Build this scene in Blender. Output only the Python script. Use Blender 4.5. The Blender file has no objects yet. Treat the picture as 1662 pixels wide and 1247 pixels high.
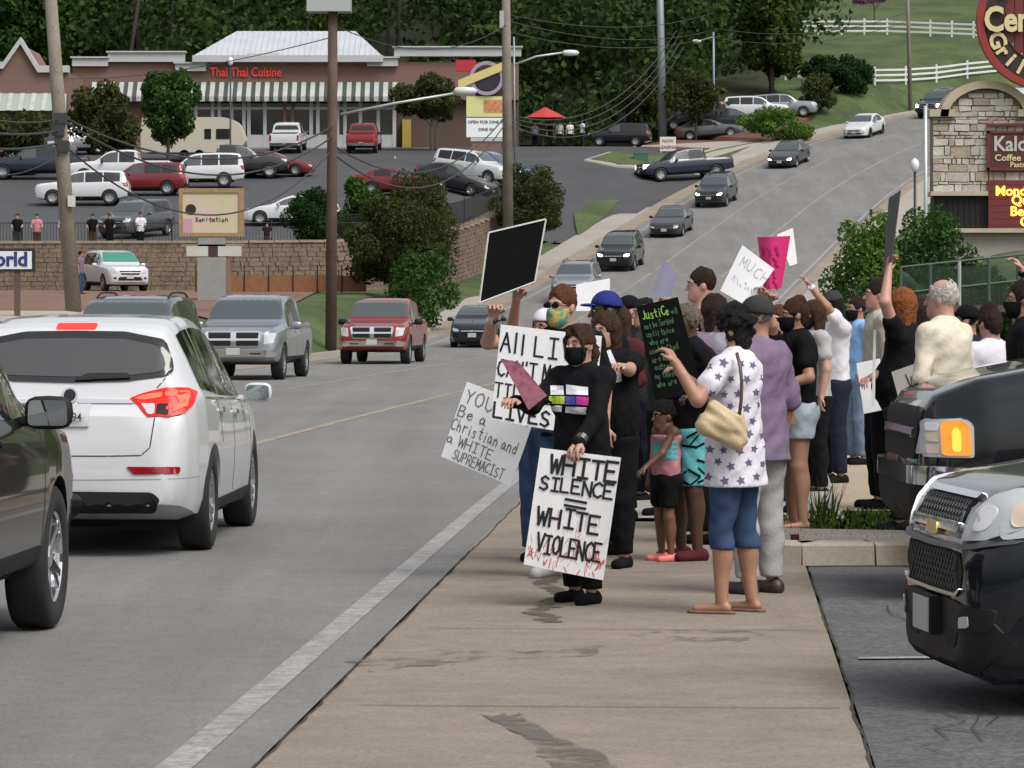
import bpy, bmesh, math, random
import numpy as np
from mathutils import Vector, Matrix
from mathutils.bvhtree import BVHTree
random.seed(7); RNG = np.random.default_rng(7)
SC = bpy.context.scene; COL = SC.collection
# ---------------------------------------------------------------- camera, sky, sun, exposure
F = 6000.0; CX = 831.0; HY = 490.0; CH = 1.77
cd = bpy.data.cameras.new('camera'); cam = bpy.data.objects.new('camera', cd); COL.objects.link(cam)
cam.location = (0, 0, CH); cam.rotation_euler = (math.radians(90), 0, 0)
cd.sensor_width = 36; cd.lens = F/1662*36; cd.shift_y = -(623.5-HY)/1662
cd.clip_start = 0.5; cd.clip_end = 3000; SC.camera = cam
SUN_EL, SUN_AZ = math.radians(54), math.radians(138)
w = bpy.data.worlds.new('World'); SC.world = w; w.use_nodes = True
nt = w.node_tree; bg = nt.nodes['Background']
sky = nt.nodes.new('ShaderNodeTexSky'); sky.sky_type = 'NISHITA'; sky.sun_disc = False
sky.sun_elevation = SUN_EL; sky.sun_rotation = SUN_AZ; sky.dust_density = 4; sky.air_density = 1.3
hs = nt.nodes.new('ShaderNodeHueSaturation'); hs.inputs['Saturation'].default_value = 0.28
nt.links.new(sky.outputs[0], hs.inputs['Color']); nt.links.new(hs.outputs[0], bg.inputs[0]); bg.inputs[1].default_value = 0.105
sl = bpy.data.lights.new('sun', 'SUN'); sl.energy = 1.5; sl.angle = math.radians(34); sl.color = (1, .96, .9)
so = bpy.data.objects.new('sun', sl); COL.objects.link(so)
sd = Vector((math.sin(SUN_AZ)*math.cos(SUN_EL), math.cos(SUN_AZ)*math.cos(SUN_EL), math.sin(SUN_EL)))
so.rotation_euler = sd.to_track_quat('Z', 'Y').to_euler(); so.location = (0, 0, 60)
vs = SC.view_settings; vs.view_transform = 'Standard'; vs.look = 'None'; vs.exposure = 0.66; vs.gamma = 1; vs.use_curve_mapping = False

# ---------------------------------------------------------------- helpers
def W(px, py, d): return Vector(((px-CX)/F*d, d, CH-(py-HY)/F*d))
def WX(px, d): return (px-CX)/F*d
def WZ(py, d): return CH-(py-HY)/F*d
def tag(o, label=None, cat=None, group=None, kind=None):
    for k, v in (('label', label), ('category', cat), ('group', group), ('kind', kind)):
        if v: o[k] = v
    return o
def empty(name, loc=(0, 0, 0), rz=0, label=None, cat=None, group=None):
    o = bpy.data.objects.new(name, None); COL.objects.link(o); o.location = loc; o.rotation_euler = (0, 0, rz)
    o.empty_display_size = .1
    return tag(o, label, cat, group)
def link(name, me, parent=None, mat=None):
    o = bpy.data.objects.new(name, me); COL.objects.link(o)
    if parent is not None: o.parent = parent
    if mat is not None:
        if len(me.materials) == 0: me.materials.append(mat)
        elif me.materials[0] is not mat:
            o.material_slots[0].link = 'OBJECT'; o.material_slots[0].material = mat
    return o
def copy_tree(o, parent=None):
    c = o.copy(); COL.objects.link(c); c.parent = parent
    for ch in o.children: copy_tree(ch, c)
    return c
MATS = {}
def M(name, col, rough=.6, metal=0, coat=0, spec=.5, var=None, bump=None, emit=0, coords='pos', col2=None, trans=0, sheen=0):
    """procedural principled material; var=(scale, amount) colour noise, bump=(scale, strength)"""
    if name in MATS: return MATS[name]
    m = bpy.data.materials.new(name); m.use_nodes = True; MATS[name] = m
    n = m.node_tree; b = n.nodes['Principled BSDF']; c4 = (*col, 1)
    b.inputs['Base Color'].default_value = c4; b.inputs['Roughness'].default_value = rough
    b.inputs['Metallic'].default_value = metal; b.inputs['Coat Weight'].default_value = coat; b.inputs['Coat Roughness'].default_value = .03
    b.inputs['Specular IOR Level'].default_value = spec
    if sheen: b.inputs['Sheen Weight'].default_value = sheen
    if emit: b.inputs['Emission Color'].default_value = c4; b.inputs['Emission Strength'].default_value = emit
    m.diffuse_color = c4
    if var or bump:
        if coords == 'pos': src = n.nodes.new('ShaderNodeNewGeometry').outputs['Position']
        else: src = n.nodes.new('ShaderNodeTexCoord').outputs['Object']
    if var:
        layers = var if isinstance(var[0], tuple) else (var,)
        prev = None
        for sc_, am, *st in layers:
            if st:
                vmul = n.nodes.new('ShaderNodeVectorMath'); vmul.operation = 'MULTIPLY'; vmul.inputs[1].default_value = st[0]; n.links.new(src, vmul.inputs[0]); vsrc = vmul.outputs[0]
            else: vsrc = src
            t = n.nodes.new('ShaderNodeTexNoise'); t.inputs['Scale'].default_value = sc_; t.inputs['Detail'].default_value = 5
            t.inputs['Roughness'].default_value = .65
            n.links.new(vsrc, t.inputs['Vector'])
            r = n.nodes.new('ShaderNodeMapRange'); r.inputs[1].default_value = .3; r.inputs[2].default_value = .7
            r.inputs[3].default_value = 1-am; r.inputs[4].default_value = 1+am
            n.links.new(t.outputs['Fac'], r.inputs[0])
            if prev is None: prev = r.outputs[0]; first = t
            else:
                k = n.nodes.new('ShaderNodeMath'); k.operation = 'MULTIPLY'; n.links.new(prev, k.inputs[0]); n.links.new(r.outputs[0], k.inputs[1]); prev = k.outputs[0]
        base = None
        if col2:
            mr = n.nodes.new('ShaderNodeMapRange'); mr.inputs[1].default_value = .42; mr.inputs[2].default_value = .58
            n.links.new(first.outputs['Fac'], mr.inputs[0])
            mx = n.nodes.new('ShaderNodeMix'); mx.data_type = 'RGBA'; mx.inputs[6].default_value = c4; mx.inputs[7].default_value = (*col2, 1)
            n.links.new(mr.outputs[0], mx.inputs[0]); base = mx.outputs[2]
        vm = n.nodes.new('ShaderNodeVectorMath'); vm.operation = 'SCALE'
        if base: n.links.new(base, vm.inputs[0])
        else: vm.inputs[0].default_value = col
        n.links.new(prev, vm.inputs['Scale']); n.links.new(vm.outputs[0], b.inputs['Base Color'])
    if bump:
        t = n.nodes.new('ShaderNodeTexNoise'); t.inputs['Scale'].default_value = bump[0]; t.inputs['Detail'].default_value = 4
        n.links.new(src, t.inputs['Vector']); bp = n.nodes.new('ShaderNodeBump'); bp.inputs['Strength'].default_value = bump[1]
        bp.inputs['Distance'].default_value = bump[2] if len(bump) > 2 else .02
        n.links.new(t.outputs['Fac'], bp.inputs['Height']); n.links.new(bp.outputs[0], b.inputs['Normal'])
    if trans:
        b.inputs['Transmission Weight'].default_value = trans
    return m
class MB:
    def __init__(s): s.v = []; s.f = []; s.t = None
    def add(s, vs, fs):
        k = len(s.v); T = s.t
        s.v += [tuple(T @ Vector(p)) for p in vs] if T is not None else [tuple(p) for p in vs]
        s.f += [tuple(i+k for i in f) for f in fs]; return s
    def box(s, x0, x1, y0, y1, z0, z1):
        return s.add([(x0,y0,z0),(x1,y0,z0),(x1,y1,z0),(x0,y1,z0),(x0,y0,z1),(x1,y0,z1),(x1,y1,z1),(x0,y1,z1)],
                     [(0,3,2,1),(4,5,6,7),(0,1,5,4),(1,2,6,5),(2,3,7,6),(3,0,4,7)])
    def cbox(s, c, sx, sy, sz): return s.box(c[0]-sx/2, c[0]+sx/2, c[1]-sy/2, c[1]+sy/2, c[2]-sz/2, c[2]+sz/2)
    def quad(s, a, b, c, d): return s.add([a, b, c, d], [(0, 1, 2, 3)])
    def tube(s, pts, rs, n=8, cap=True):
        pts = [Vector(p) for p in pts]
        if not hasattr(rs, '__len__'): rs = [rs]*len(pts)
        vs, fs = [], []
        for i, p in enumerate(pts):
            d = (pts[min(i+1, len(pts)-1)]-pts[max(i-1, 0)]).normalized()
            up = Vector((0, 0, 1)) if abs(d.z) < .9 else Vector((1, 0, 0))
            a = d.cross(up).normalized(); b = d.cross(a)
            for j in range(n):
                t = 2*math.pi*j/n; vs.append(p+(a*math.cos(t)+b*math.sin(t))*rs[i])
        for i in range(len(pts)-1):
            for j in range(n):
                k = (j+1) % n; fs.append((i*n+j, i*n+k, (i+1)*n+k, (i+1)*n+j))
        if cap: fs.append(tuple(range(n-1, -1, -1))); fs.append(tuple((len(pts)-1)*n+j for j in range(n)))
        return s.add(vs, fs)
    def lathe(s, prof, n=16, axis='z', c=(0, 0, 0)):
        vs, fs = [], []
        for (r, h) in prof:
            for j in range(n):
                t = 2*math.pi*j/n; x, y = r*math.cos(t), r*math.sin(t)
                vs.append((c[0]+x, c[1]+y, c[2]+h) if axis == 'z' else (c[0]+x, c[1]+h, c[2]+y) if axis == 'y' else (c[0]+h, c[1]+x, c[2]+y))
        for i in range(len(prof)-1):
            for j in range(n):
                k = (j+1) % n; fs.append((i*n+j, i*n+k, (i+1)*n+k, (i+1)*n+j))
        return s.add(vs, fs)
    def prism(s, poly, y0, y1, plane='xz'):
        n = len(poly)
        def P(a, b, c): return (a, c, b) if plane == 'xz' else (c, a, b) if plane == 'yz' else (a, b, c)
        vs = [P(a, b, y0) for a, b in poly]+[P(a, b, y1) for a, b in poly]
        return s.add(vs, [tuple(range(n-1, -1, -1)), tuple(range(n, 2*n))]+[(i, (i+1) % n, n+(i+1) % n, n+i) for i in range(n)])
    def mesh(s, name, smooth=False, fix=True):
        me = bpy.data.meshes.new(name); me.from_pydata(s.v, [], s.f)
        if fix:
            bm = bmesh.new(); bm.from_mesh(me); bmesh.ops.recalc_face_normals(bm, faces=bm.faces[:]); bm.to_mesh(me); bm.free()
        if smooth: me.shade_smooth()
        return me
    def build(s, name, mat, parent=None, smooth=False, fix=True):
        return link(name, s.mesh(name, smooth, fix), parent, mat)
def np_mesh(name, V, Fq, smooth=False):
    """fast mesh from numpy verts (n,3), faces (m,k)"""
    me = bpy.data.meshes.new(name); V = np.asarray(V, np.float32); Fq = np.asarray(Fq, np.int32); m, k = Fq.shape
    me.vertices.add(len(V)); me.vertices.foreach_set('co', V.ravel())
    me.loops.add(m*k); me.loops.foreach_set('vertex_index', Fq.ravel())
    me.polygons.add(m); me.polygons.foreach_set('loop_start', np.arange(0, m*k, k, dtype=np.int32))
    me.update(calc_edges=True); me.validate()
    if smooth: me.shade_smooth()
    return me
def sm(a, b, x): t = np.clip((x-a)/(b-a), 0, 1); return t*t*(3-2*t)
def hermite(xs, ys):
    xs = np.array(xs, float); ys = np.array(ys, float); d = np.gradient(ys, xs)
    def f(x):
        x = np.asarray(x, float); i = np.clip(np.searchsorted(xs, x)-1, 0, len(xs)-2)
        h = xs[i+1]-xs[i]; t = (x-xs[i])/h; tc = np.clip(t, 0, 1)
        r = (2*tc**3-3*tc**2+1)*ys[i]+(tc**3-2*tc**2+tc)*h*d[i]+(-2*tc**3+3*tc**2)*ys[i+1]+(tc**3-tc**2)*h*d[i+1]
        return r+np.where(t < 0, (x-xs[i])*d[i], 0)+np.where(t > 1, (x-xs[i+1])*d[i+1], 0)
    return f
# ---------------------------------------------------------------- stroke lettering (marker pen) and type
STROKES = {
'A': [[(0,0),(.5,1),(1,0)],[(.2,.4),(.8,.4)]], 'B': [[(0,0),(0,1),(.7,.95),(.8,.75),(.6,.55),(0,.52)],[(.6,.55),(.95,.35),(.8,.05),(0,0)]],
'C': [[(.95,.85),(.6,1),(.15,.8),(0,.45),(.2,.1),(.6,0),(.95,.15)]], 'D': [[(0,0),(0,1),(.6,.9),(.95,.5),(.6,.1),(0,0)]],
'E': [[(.95,1),(0,1),(0,0),(.95,0)],[(0,.52),(.7,.52)]], 'F': [[(.95,1),(0,1),(0,0)],[(0,.52),(.7,.52)]],
'G': [[(.95,.85),(.5,1),(.05,.7),(.05,.3),(.5,0),(.95,.2),(.95,.45),(.55,.45)]], 'H': [[(0,0),(0,1)],[(.95,0),(.95,1)],[(0,.5),(.95,.5)]],
'I': [[(.5,0),(.5,1)],[(.1,1),(.9,1)],[(.1,0),(.9,0)]], 'J': [[(.8,1),(.8,.2),(.5,0),(.15,.15)]], 'K': [[(0,0),(0,1)],[(.9,1),(0,.45),(.95,0)]],
'L': [[(0,1),(0,0),(.9,0)]], 'M': [[(0,0),(.1,1),(.5,.35),(.9,1),(1,0)]], 'N': [[(0,0),(0,1),(.9,0),(.9,1)]],
'O': [[(.5,1),(.1,.8),(0,.45),(.2,.08),(.55,0),(.9,.25),(.95,.65),(.75,.95),(.5,1)]], 'P': [[(0,0),(0,1),(.7,.95),(.85,.72),(.6,.5),(0,.48)]],
'Q': [[(.5,1),(.1,.8),(0,.45),(.2,.08),(.55,0),(.9,.25),(.95,.65),(.75,.95),(.5,1)],[(.6,.3),(1,-.1)]],
'R': [[(0,0),(0,1),(.7,.95),(.8,.72),(.6,.52),(0,.5)],[(.4,.5),(.95,0)]], 'S': [[(.9,.85),(.5,1),(.1,.8),(.25,.55),(.75,.42),(.9,.2),(.5,0),(0,.12)]],
'T': [[(0,1),(1,1)],[(.5,1),(.5,0)]], 'U': [[(0,1),(.05,.25),(.45,0),(.85,.25),(.9,1)]], 'V': [[(0,1),(.45,0),(.95,1)]],
'W': [[(0,1),(.22,0),(.5,.75),(.75,0),(1,1)]], 'X': [[(0,0),(.95,1)],[(0,1),(.95,0)]], 'Y': [[(0,1),(.45,.5),(.9,1)],[(.45,.5),(.4,0)]], 'Z': [[(0,1),(.9,1),(0,0),(.95,0)]],
'a': [[(.75,.45),(.4,.6),(.05,.35),(.2,.02),(.6,.1),(.75,.45),(.75,.15),(.95,0)]], 'e': [[(.1,.32),(.8,.36),(.6,.6),(.15,.5),(.05,.2),(.4,0),(.85,.12)]],
'h': [[(.1,1),(.1,0)],[(.1,.4),(.5,.6),(.75,.4),(.75,0)]], 'i': [[(.5,.55),(.5,0)],[(.5,.75),(.5,.8)]], 'l': [[(.5,1),(.5,0)]],
'n': [[(.1,.6),(.1,0)],[(.1,.4),(.5,.6),(.8,.4),(.8,0)]], 'r': [[(.1,.6),(.1,0)],[(.1,.35),(.45,.58),(.8,.5)]], 's': [[(.75,.5),(.35,.6),(.15,.45),(.7,.2),(.6,.02),(.05,.05)]],
't': [[(.45,.95),(.45,.1),(.8,.02)],[(.05,.62),(.85,.62)]], 'd': [[(.8,1),(.8,0)],[(.8,.4),(.4,.6),(.05,.3),(.3,0),(.8,.15)]], 'o': [[(.4,.6),(.05,.35),(.3,0),(.75,.15),(.7,.5),(.4,.6)]],
'u': [[(.05,.6),(.1,.1),(.5,0),(.8,.2),(.8,.6)],[(.8,.3),(.85,0)]], 'm': [[(.0,.6),(.0,0)],[(.0,.4),(.3,.6),(.45,.4),(.45,0)],[(.45,.4),(.8,.6),(.95,.4),(.95,0)]],
'f': [[(.8,.95),(.5,1),(.35,.8),(.35,0)],[(.05,.58),(.7,.58)]], 'w': [[(0,.6),(.22,0),(.5,.5),(.75,0),(1,.6)]], 'b': [[(.1,1),(.1,0),(.6,.05),(.75,.35),(.5,.58),(.1,.4)]],
"'": [[(.5,1),(.45,.8)]], '=': [[(0,.65),(1,.65)],[(0,.3),(1,.3)]], '-': [[(.1,.5),(.9,.5)]], '.': [[(.4,0),(.5,.03)]],
'0': [[(.5,1),(.1,.8),(.1,.2),(.5,0),(.9,.2),(.9,.8),(.5,1)]], '1': [[(.2,.8),(.5,1),(.5,0)]], '3': [[(.1,.9),(.5,1),(.85,.8),(.5,.55),(.9,.25),(.5,0),(.1,.1)]],
'4': [[(.7,0),(.7,1),(.05,.35),(.95,.35)]], '5': [[(.85,1),(.2,1),(.15,.55),(.6,.6),(.9,.3),(.5,0),(.1,.1)]], '8': [[(.5,.55),(.15,.75),(.5,1),(.85,.75),(.5,.55),(.05,.25),(.5,0),(.95,.25),(.5,.55)]],
'9': [[(.85,.6),(.5,.45),(.15,.7),(.5,1),(.85,.8),(.8,.3),(.5,0)]]}
def strokes(text, x, y, h, w, gap, th, jit=0.0, seed=1, slant=0.0):
    """marker strokes for a line of text: list of polylines (2D) starting at x,y baseline"""
    rr = random.Random(seed); out = []
    for ch in text:
        if ch == ' ': x += w*.7; continue
        k = .3 if ch in "'.l" else .75 if ch in 'i1' else 1
        jx, jy, js = rr.uniform(-jit, jit)*w, rr.uniform(-jit, jit)*h, 1+rr.uniform(-jit, jit)
        for pl in STROKES.get(ch, STROKES.get(ch.upper(), [])):
            out.append(([(x+jx+(a*w*k)*js+b*h*slant, y+jy+b*h*js) for a, b in pl], th))
        x += w*k+gap
    return out
def ribbon_mesh(lines, name, zoff=0.0, thick=.0015):
    """flat ink ribbons lying on the local XZ plane facing -Y"""
    mb = MB(); q = 0
    for pl, th in lines:
        for (a, b) in zip(pl[:-1], pl[1:]):
            q = (q+1) % 5; dx, dz = b[0]-a[0], b[1]-a[1]; L = math.hypot(dx, dz) or 1e-6; ux, uz = dx/L*th*.42, dz/L*th*.42; nx, nz = -dz/L*th/2, dx/L*th/2
            yy = zoff-thick*.15*q
            mb.add([(a[0]-ux+nx, yy, a[1]-uz+nz), (a[0]-ux-nx, yy, a[1]-uz-nz), (b[0]+ux-nx, yy, b[1]+uz-nz), (b[0]+ux+nx, yy, b[1]+uz+nz)], [(0, 1, 2, 3)])
    return mb.mesh(name, fix=False)
def type_mesh(text, size, name, depth=.01, bold=0.0, align='CENTER', spacing=1.0):
    cu = bpy.data.curves.new(name, 'FONT'); cu.body = text; cu.size = size; cu.extrude = depth/2; cu.offset = bold; cu.align_x = align; cu.align_y = 'CENTER'; cu.resolution_u = 3; cu.space_character = spacing
    ob = bpy.data.objects.new(name, cu)
    me = bpy.data.meshes.new_from_object(ob); bpy.data.objects.remove(ob); bpy.data.curves.remove(cu)
    me.transform(Matrix.Rotation(math.radians(90), 4, 'X')); me.name = name
    return me
# ---------------------------------------------------------------- terrain and road
RX = hermite([-30,0,14,46,74,100,132,158,181,199,219,238,254,272,296,322,360], [-7.6,-5.9,-5.1,-3.2,-.95,1.2,4.1,7.1,10.7,14.3,19.4,25.9,32.8,42.5,59,84,128])
RZ = hermite([-30,60,115,125,132,145,158,170,181,199,219,238,254,272,296,322,360], [0,0,0,.02,.1,.55,1.4,2.3,3.35,5.6,8.7,11.8,14.2,16.6,19,21,22.5])
def RD(y): return (RX(y+.5)-RX(y-.5))
def road_coords(x, y):
    ys = np.array(y, float)
    for _ in range(4):
        m = RD(ys); e = (x-RX(ys))*m+(y-ys); ys = np.clip(ys+.8*e/(1+m*m), -29, 359)
    m = RD(ys); c = 1/np.sqrt(1+m*m)
    return ys, (x-RX(ys))*c-(y-ys)*m*c
def RS(ys, o, dz=0):
    m = RD(ys); c = 1/np.sqrt(1+m*m)
    return Vector((float(RX(ys)+o*c), float(ys-o*m*c), float(RZ(ys)+dz)))
WALL = [(-60,159.5),(-40,159.5),(-22,160),(-12,160.5),(-7.5,161.5),(-5.2,165),(-3.3,171),(-1.7,178),(.1,186),(1.5,191.5)]   # retaining wall line (x,y)
def wall_x(y): return np.interp(y, [p[1] for p in WALL[3:]], [p[0] for p in WALL[3:]])
ZL = hermite([150,162,176,190,212,230,236,255,300], [3.4,4.1,5.0,6.7,9.0,11.1,11.6,12.2,14])
def in_lot(x, y, inset=0.0):
    a = (y > 160.6+inset) & (x < wall_x(y)-inset) & (y < 195)
    return a | (y >= 195)
def H(x, y):
    x = np.asarray(x, float); y = np.asarray(y, float)
    ys, o = road_coords(x, y); zr = RZ(ys); u = -o-8.9; v = o-4.9
    B = np.interp(y, [0,60,95,125,150,165,400], [.2,.7,1.5,1.35,2.1,2.3,2.3])
    front = zr+np.maximum(0, B-zr)*sm(.3, 3.0, u)+.08*np.clip(u, 0, 8)*(y > 165)
    lot = np.where(y < 195, ZL(y), zr+(ZL(y)-zr)*sm(1.5, 9, u))
    field = 15.3+(y-258)*.2
    k = sm(250, 262, y)*sm(7, 15, x)*sm(.5, 4, u)
    lot = lot*(1-k)+np.maximum(field, zr-.5)*k
    lot = lot+np.clip(y-262, 0, 200)*.22*(1-sm(7, 15, x))
    left = np.where(in_lot(x, y, 1.3), lot, front)
    T = np.interp(y, [0,48,95,140,180,230,400], [0,0,3.1,3.5,4.2,6,12])
    right = zr+np.maximum(0, T-zr)*sm(2, 7.5, v)
    z = np.where(u > 0, left, np.where(v > 0, right, zr))
    return z
def Hs(x, y): return float(H(np.array([x]), np.array([y]))[0])
m_grass = M('grass', (.040,.068,.016), .9, var=((.25,.28),(2.5,.25),(9,.35)), bump=(14,.6,.06), col2=(.058,.080,.022))
m_asph = M('asphalt_road', (.152,.148,.143), .85, var=((1.0,.16,(1.3,.045,1)),(.3,.10),(6,.12),(38,.30)), bump=(70,.5,.008))
m_dark = M('asphalt_sealed', (.050,.051,.056), .8, var=((.3,.18),(40,.15)), bump=(120,.2,.006))
m_lotas = M('asphalt_lot', (.085,.085,.088), .85, var=((.9,.2),(9,.25),(34,.55)), bump=(60,.7,.01))
m_conc = M('concrete', (.198,.167,.131), .85, var=((1.0,.07,(.5,2.0,1)),(.7,.18),(5,.12),(40,.25)), bump=(60,.35,.005))
m_conc2 = M('concrete_walk', (.29,.265,.235), .85, var=((.5,.12),(30,.1)), bump=(100,.2,.004))
m_gut = M('gutter_concrete', (.23,.185,.14), .85, var=((.6,.2),(25,.12)))
m_dirt = M('red_dirt', (.155,.085,.06), .95, var=((.3,.2),(6,.2)))
m_tan = M('tan_gravel', (.30,.245,.175), .95, var=((.5,.15),(20,.2)))
m_gravel = M('gravel', (.19,.17,.15), .95, var=((3,.2),(45,.5)), bump=(60,.9,.03))
m_mulch = M('mulch', (.12,.05,.032), .95, var=((1,.2),(20,.35)), bump=(30,.6,.04))
m_white = M('road_paint', (.30,.295,.285), .8, var=((9,.12),(1.5,.15),(40,.3)), col2=(.19,.186,.18))
m_yel = M('road_paint_yellow', (.235,.20,.145), .8, var=((.8,.25),(8,.3),(30,.35)))
def sheet(name, mat, xs, ys, fn, kind='structure', parent=None):
    X, Y = np.meshgrid(xs, ys); P = fn(X, Y); nx, ny = len(xs), len(ys)
    V = np.stack([a.ravel() for a in P], 1); i = np.arange(ny-1)[:, None]*nx+np.arange(nx-1)[None]
    i = i.ravel(); o = link(name, np_mesh(name, V, np.stack([i, i+1, i+nx+1, i+nx], 1), True), parent, mat)
    if parent is None: o['kind'] = kind
    return o
def ground_fn(X, Y):
    Z = H(X, Y); ys, o = road_coords(X, Y)
    Z = Z-.22*((o > -9.2) & (o < 5.3))-.06*((o >= 5.3) & (o < 40) & (Y < 25.4))
    Z = Z-.4*in_lot(X, Y, 1.3)*(Y < 258)*(X < 20)*(o < -9.2)
    return X, Y, Z
sheet('ground', m_grass, np.concatenate([np.arange(-160, -60, 8), np.arange(-60, 90, 1.0), np.arange(90, 260, 10)]), np.concatenate([np.arange(-30, 320, 1.0), np.arange(320, 620, 10)]), ground_fn)
def strip(name, mat, o0, o1, y0, y1, dz, n=2, step=2.0, parent=None, usefn=None):
    def fn(O, Y):
        m = RD(Y); c = 1/np.sqrt(1+m*m); x = RX(Y)+O*c; y = Y-O*m*c
        return x, y, (RZ(Y) if usefn is None else usefn(x, y))+dz
    return sheet(name, mat, np.linspace(o0, o1, n), np.arange(y0, y1+.01, step), fn, parent=parent)
road = strip('road', m_asph, -8.1, 4.1, -25, 340, 0, n=12)
strip('edge_line', m_white, 3.74, 3.88, -25, 330, .004)
strip('edge_line', m_white, -7.62, -7.5, 60, 330, .004)
strip('turn_lane_line', m_yel, -.07, .07, -25, 330, .004)
strip('turn_lane_line', m_yel, -3.75, -3.63, 60, 330, .004)
strip('gutter', m_gut, -9.25, -8.1, 30, 330, .003)
strip('gutter', m_gut, 4.1, 4.85, 26.5, 330, .003)
def curb(name, o0, o1, y0, y1, hh, mat, step=1.5):
    mb = MB(); ys = np.arange(y0, y1+.01, step); n = len(ys); V = []
    for y in ys:
        h = hh*float(sm(30, 37, y))+.003
        V += [RS(y, o0, -.1), RS(y, o0+.02*(1 if o1 > o0 else -1), h), RS(y, o1, h), RS(y, o1, -.1)]
    fs = [(4*i+j, 4*i+j+1, 4*i+j+5, 4*i+j+4) for i in range(n-1) for j in range(3)]+[(0, 1, 2, 3), (4*n-4, 4*n-3, 4*n-2, 4*n-1)]
    o = mb.add(V, fs).build(name, mat); o['kind'] = 'structure'; return o
curb('kerb', -8.9, -9.1, 60, 209, .13, m_conc2); curb('kerb', -8.9, -9.1, 223, 300, .13, m_conc2)
curb('kerb', 4.85, 5.05, 30.5, 320, .13, m_conc2)
strip('pavement', m_conc2, -10.5, -9.1, 150, 300, 0, step=1.0, usefn=lambda x, y: RZ(road_coords(x, y)[0])+.006+.12*(1-sm(203, 208, road_coords(x, y)[0])*(1-sm(223, 228, road_coords(x, y)[0]))))
strip('pavement', m_conc2, 5.05, 6.9, 30.5, 320, 0, step=1.5, usefn=lambda x, y: RZ(road_coords(x, y)[0])+.004+.12*sm(30, 37, y))
# driveway apron (concrete) and parking asphalt on the right, near the camera
apron = strip('driveway_apron', m_conc, 4.12, 6.45, -20, 30.5, .004, n=4, step=1)
strip('pavement', m_conc, 6.452, 7.3, 25.2, 31.5, .0, step=.9)
strip('parking_lot', m_lotas, 6.47, 60, -20, 26.2, -.006, n=20, step=1)
def ragged(name, mat, pts, wd, z, seed):
    rr = random.Random(seed); mb = MB(); L = []
    for (a, b) in zip(pts[:-1], pts[1:]):
        n = max(2, int((Vector(b)-Vector(a)).length/.07))
        for i in range(n): L.append(Vector(a).lerp(Vector(b), i/n))
    L.append(Vector(pts[-1])); V = []
    for p in L:
        ph = getattr(rr, 'ph', 0.0)*.86+rr.uniform(-.3, .3)*wd; rr.ph = ph; c = ph; k = wd*rr.uniform(.45, .95)
        V += [(p.x+c-k/2, p.y, z), (p.x+c+k/2, p.y, z)]
    mb.add(V, [(2*i, 2*i+1, 2*i+3, 2*i+2) for i in range(len(L)-1)])
    o = mb.build(name, mat); o['kind'] = 'structure'; return o
def stainmat(name, col, th):
    m = M(name, col, .8)
    if 'Transparent BSDF' in m.node_tree.nodes: return m
    n = m.node_tree; b = n.nodes['Principled BSDF']; o = n.nodes['Material Output']; g = n.nodes.new('ShaderNodeNewGeometry'); t = n.nodes.new('ShaderNodeTexNoise'); t.inputs['Scale'].default_value = 3.5; t.inputs['Detail'].default_value = 7; t.inputs['Roughness'].default_value = .7
    r = n.nodes.new('ShaderNodeMapRange'); r.inputs[1].default_value = th; r.inputs[2].default_value = th+.16; r.inputs[3].default_value = 0; r.inputs[4].default_value = .75; tr = n.nodes.new('ShaderNodeBsdfTransparent'); mx = n.nodes.new('ShaderNodeMixShader')
    n.links.new(g.outputs['Position'], t.inputs['Vector']); n.links.new(t.outputs['Fac'], r.inputs[0]); n.links.new(r.outputs[0], mx.inputs[0]); n.links.new(tr.outputs[0], mx.inputs[1]); n.links.new(b.outputs[0], mx.inputs[2]); n.links.new(mx.outputs[0], o.inputs[0]); return m
m_crack = M('crack_tar', (.028,.026,.024), .9)
def rs2(y, o): v = RS(y, o); return (v.x, v.y)
ragged('crack', m_crack, [rs2(y, 4.12) for y in np.arange(8, 34, .8)], .016, .0085, 1)
ragged('crack', m_crack, [rs2(y, 6.46) for y in np.arange(8, 25, .8)], .018, .0085, 2)
ragged('crack', m_crack, [(2.1,14),(2.35,15.2),(2.2,16.4),(2.6,17.3),(2.5,18.6),(2.9,20)], .02, .003, 3)
ragged('crack', m_crack, [(2.9,13.5),(2.7,14.8),(3.1,16),(3.0,17.2),(3.4,18.4)], .02, .003, 4)
ragged('crack', m_crack, [(1.75,15.4),(2.0,15.1),(2.3,15.3),(2.8,15.0)], .02, .003, 5)
rk = random.Random(6)
for i in range(22):
    x, y = rk.uniform(1.6, 3.6), rk.uniform(12.5, 21); p = [(x, y)]
    for j in range(rk.randint(3, 6)): x += rk.uniform(-.16, .16); y += rk.uniform(.1, .5); p.append((x, y))
    ragged('crack', m_crack, [q for q in p if q[0] > RS(q[1], 6.6).x] if sum(q[0] > RS(q[1], 6.6).x for q in p) > 1 else [(2.6+.05*i, 13), (2.62+.05*i, 13.4)], .009, .0032, 40+i)
mb = MB(); mb.quad((1.72,18.30,.004),(3.2,18.45,.004),(3.2,18.55,.004),(1.72,18.38,.004)); o = mb.build('parking_line', m_white); o['kind'] = 'structure'
m_joint = M('joint_dirt', (.10,.085,.07), .9, var=(8, .4))
for y_ in (12.6, 16.4, 20.2, 24.4):
    a = RS(y_, 4.3); b = RS(y_, 6.4); mb = MB(); mb.quad((a.x, a.y, .0082), (b.x, b.y, .0082), (b.x, b.y+.012, .0082), (a.x, a.y+.012, .0082)); o = mb.build('expansion_joint', m_joint); o['kind'] = 'structure'
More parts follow.
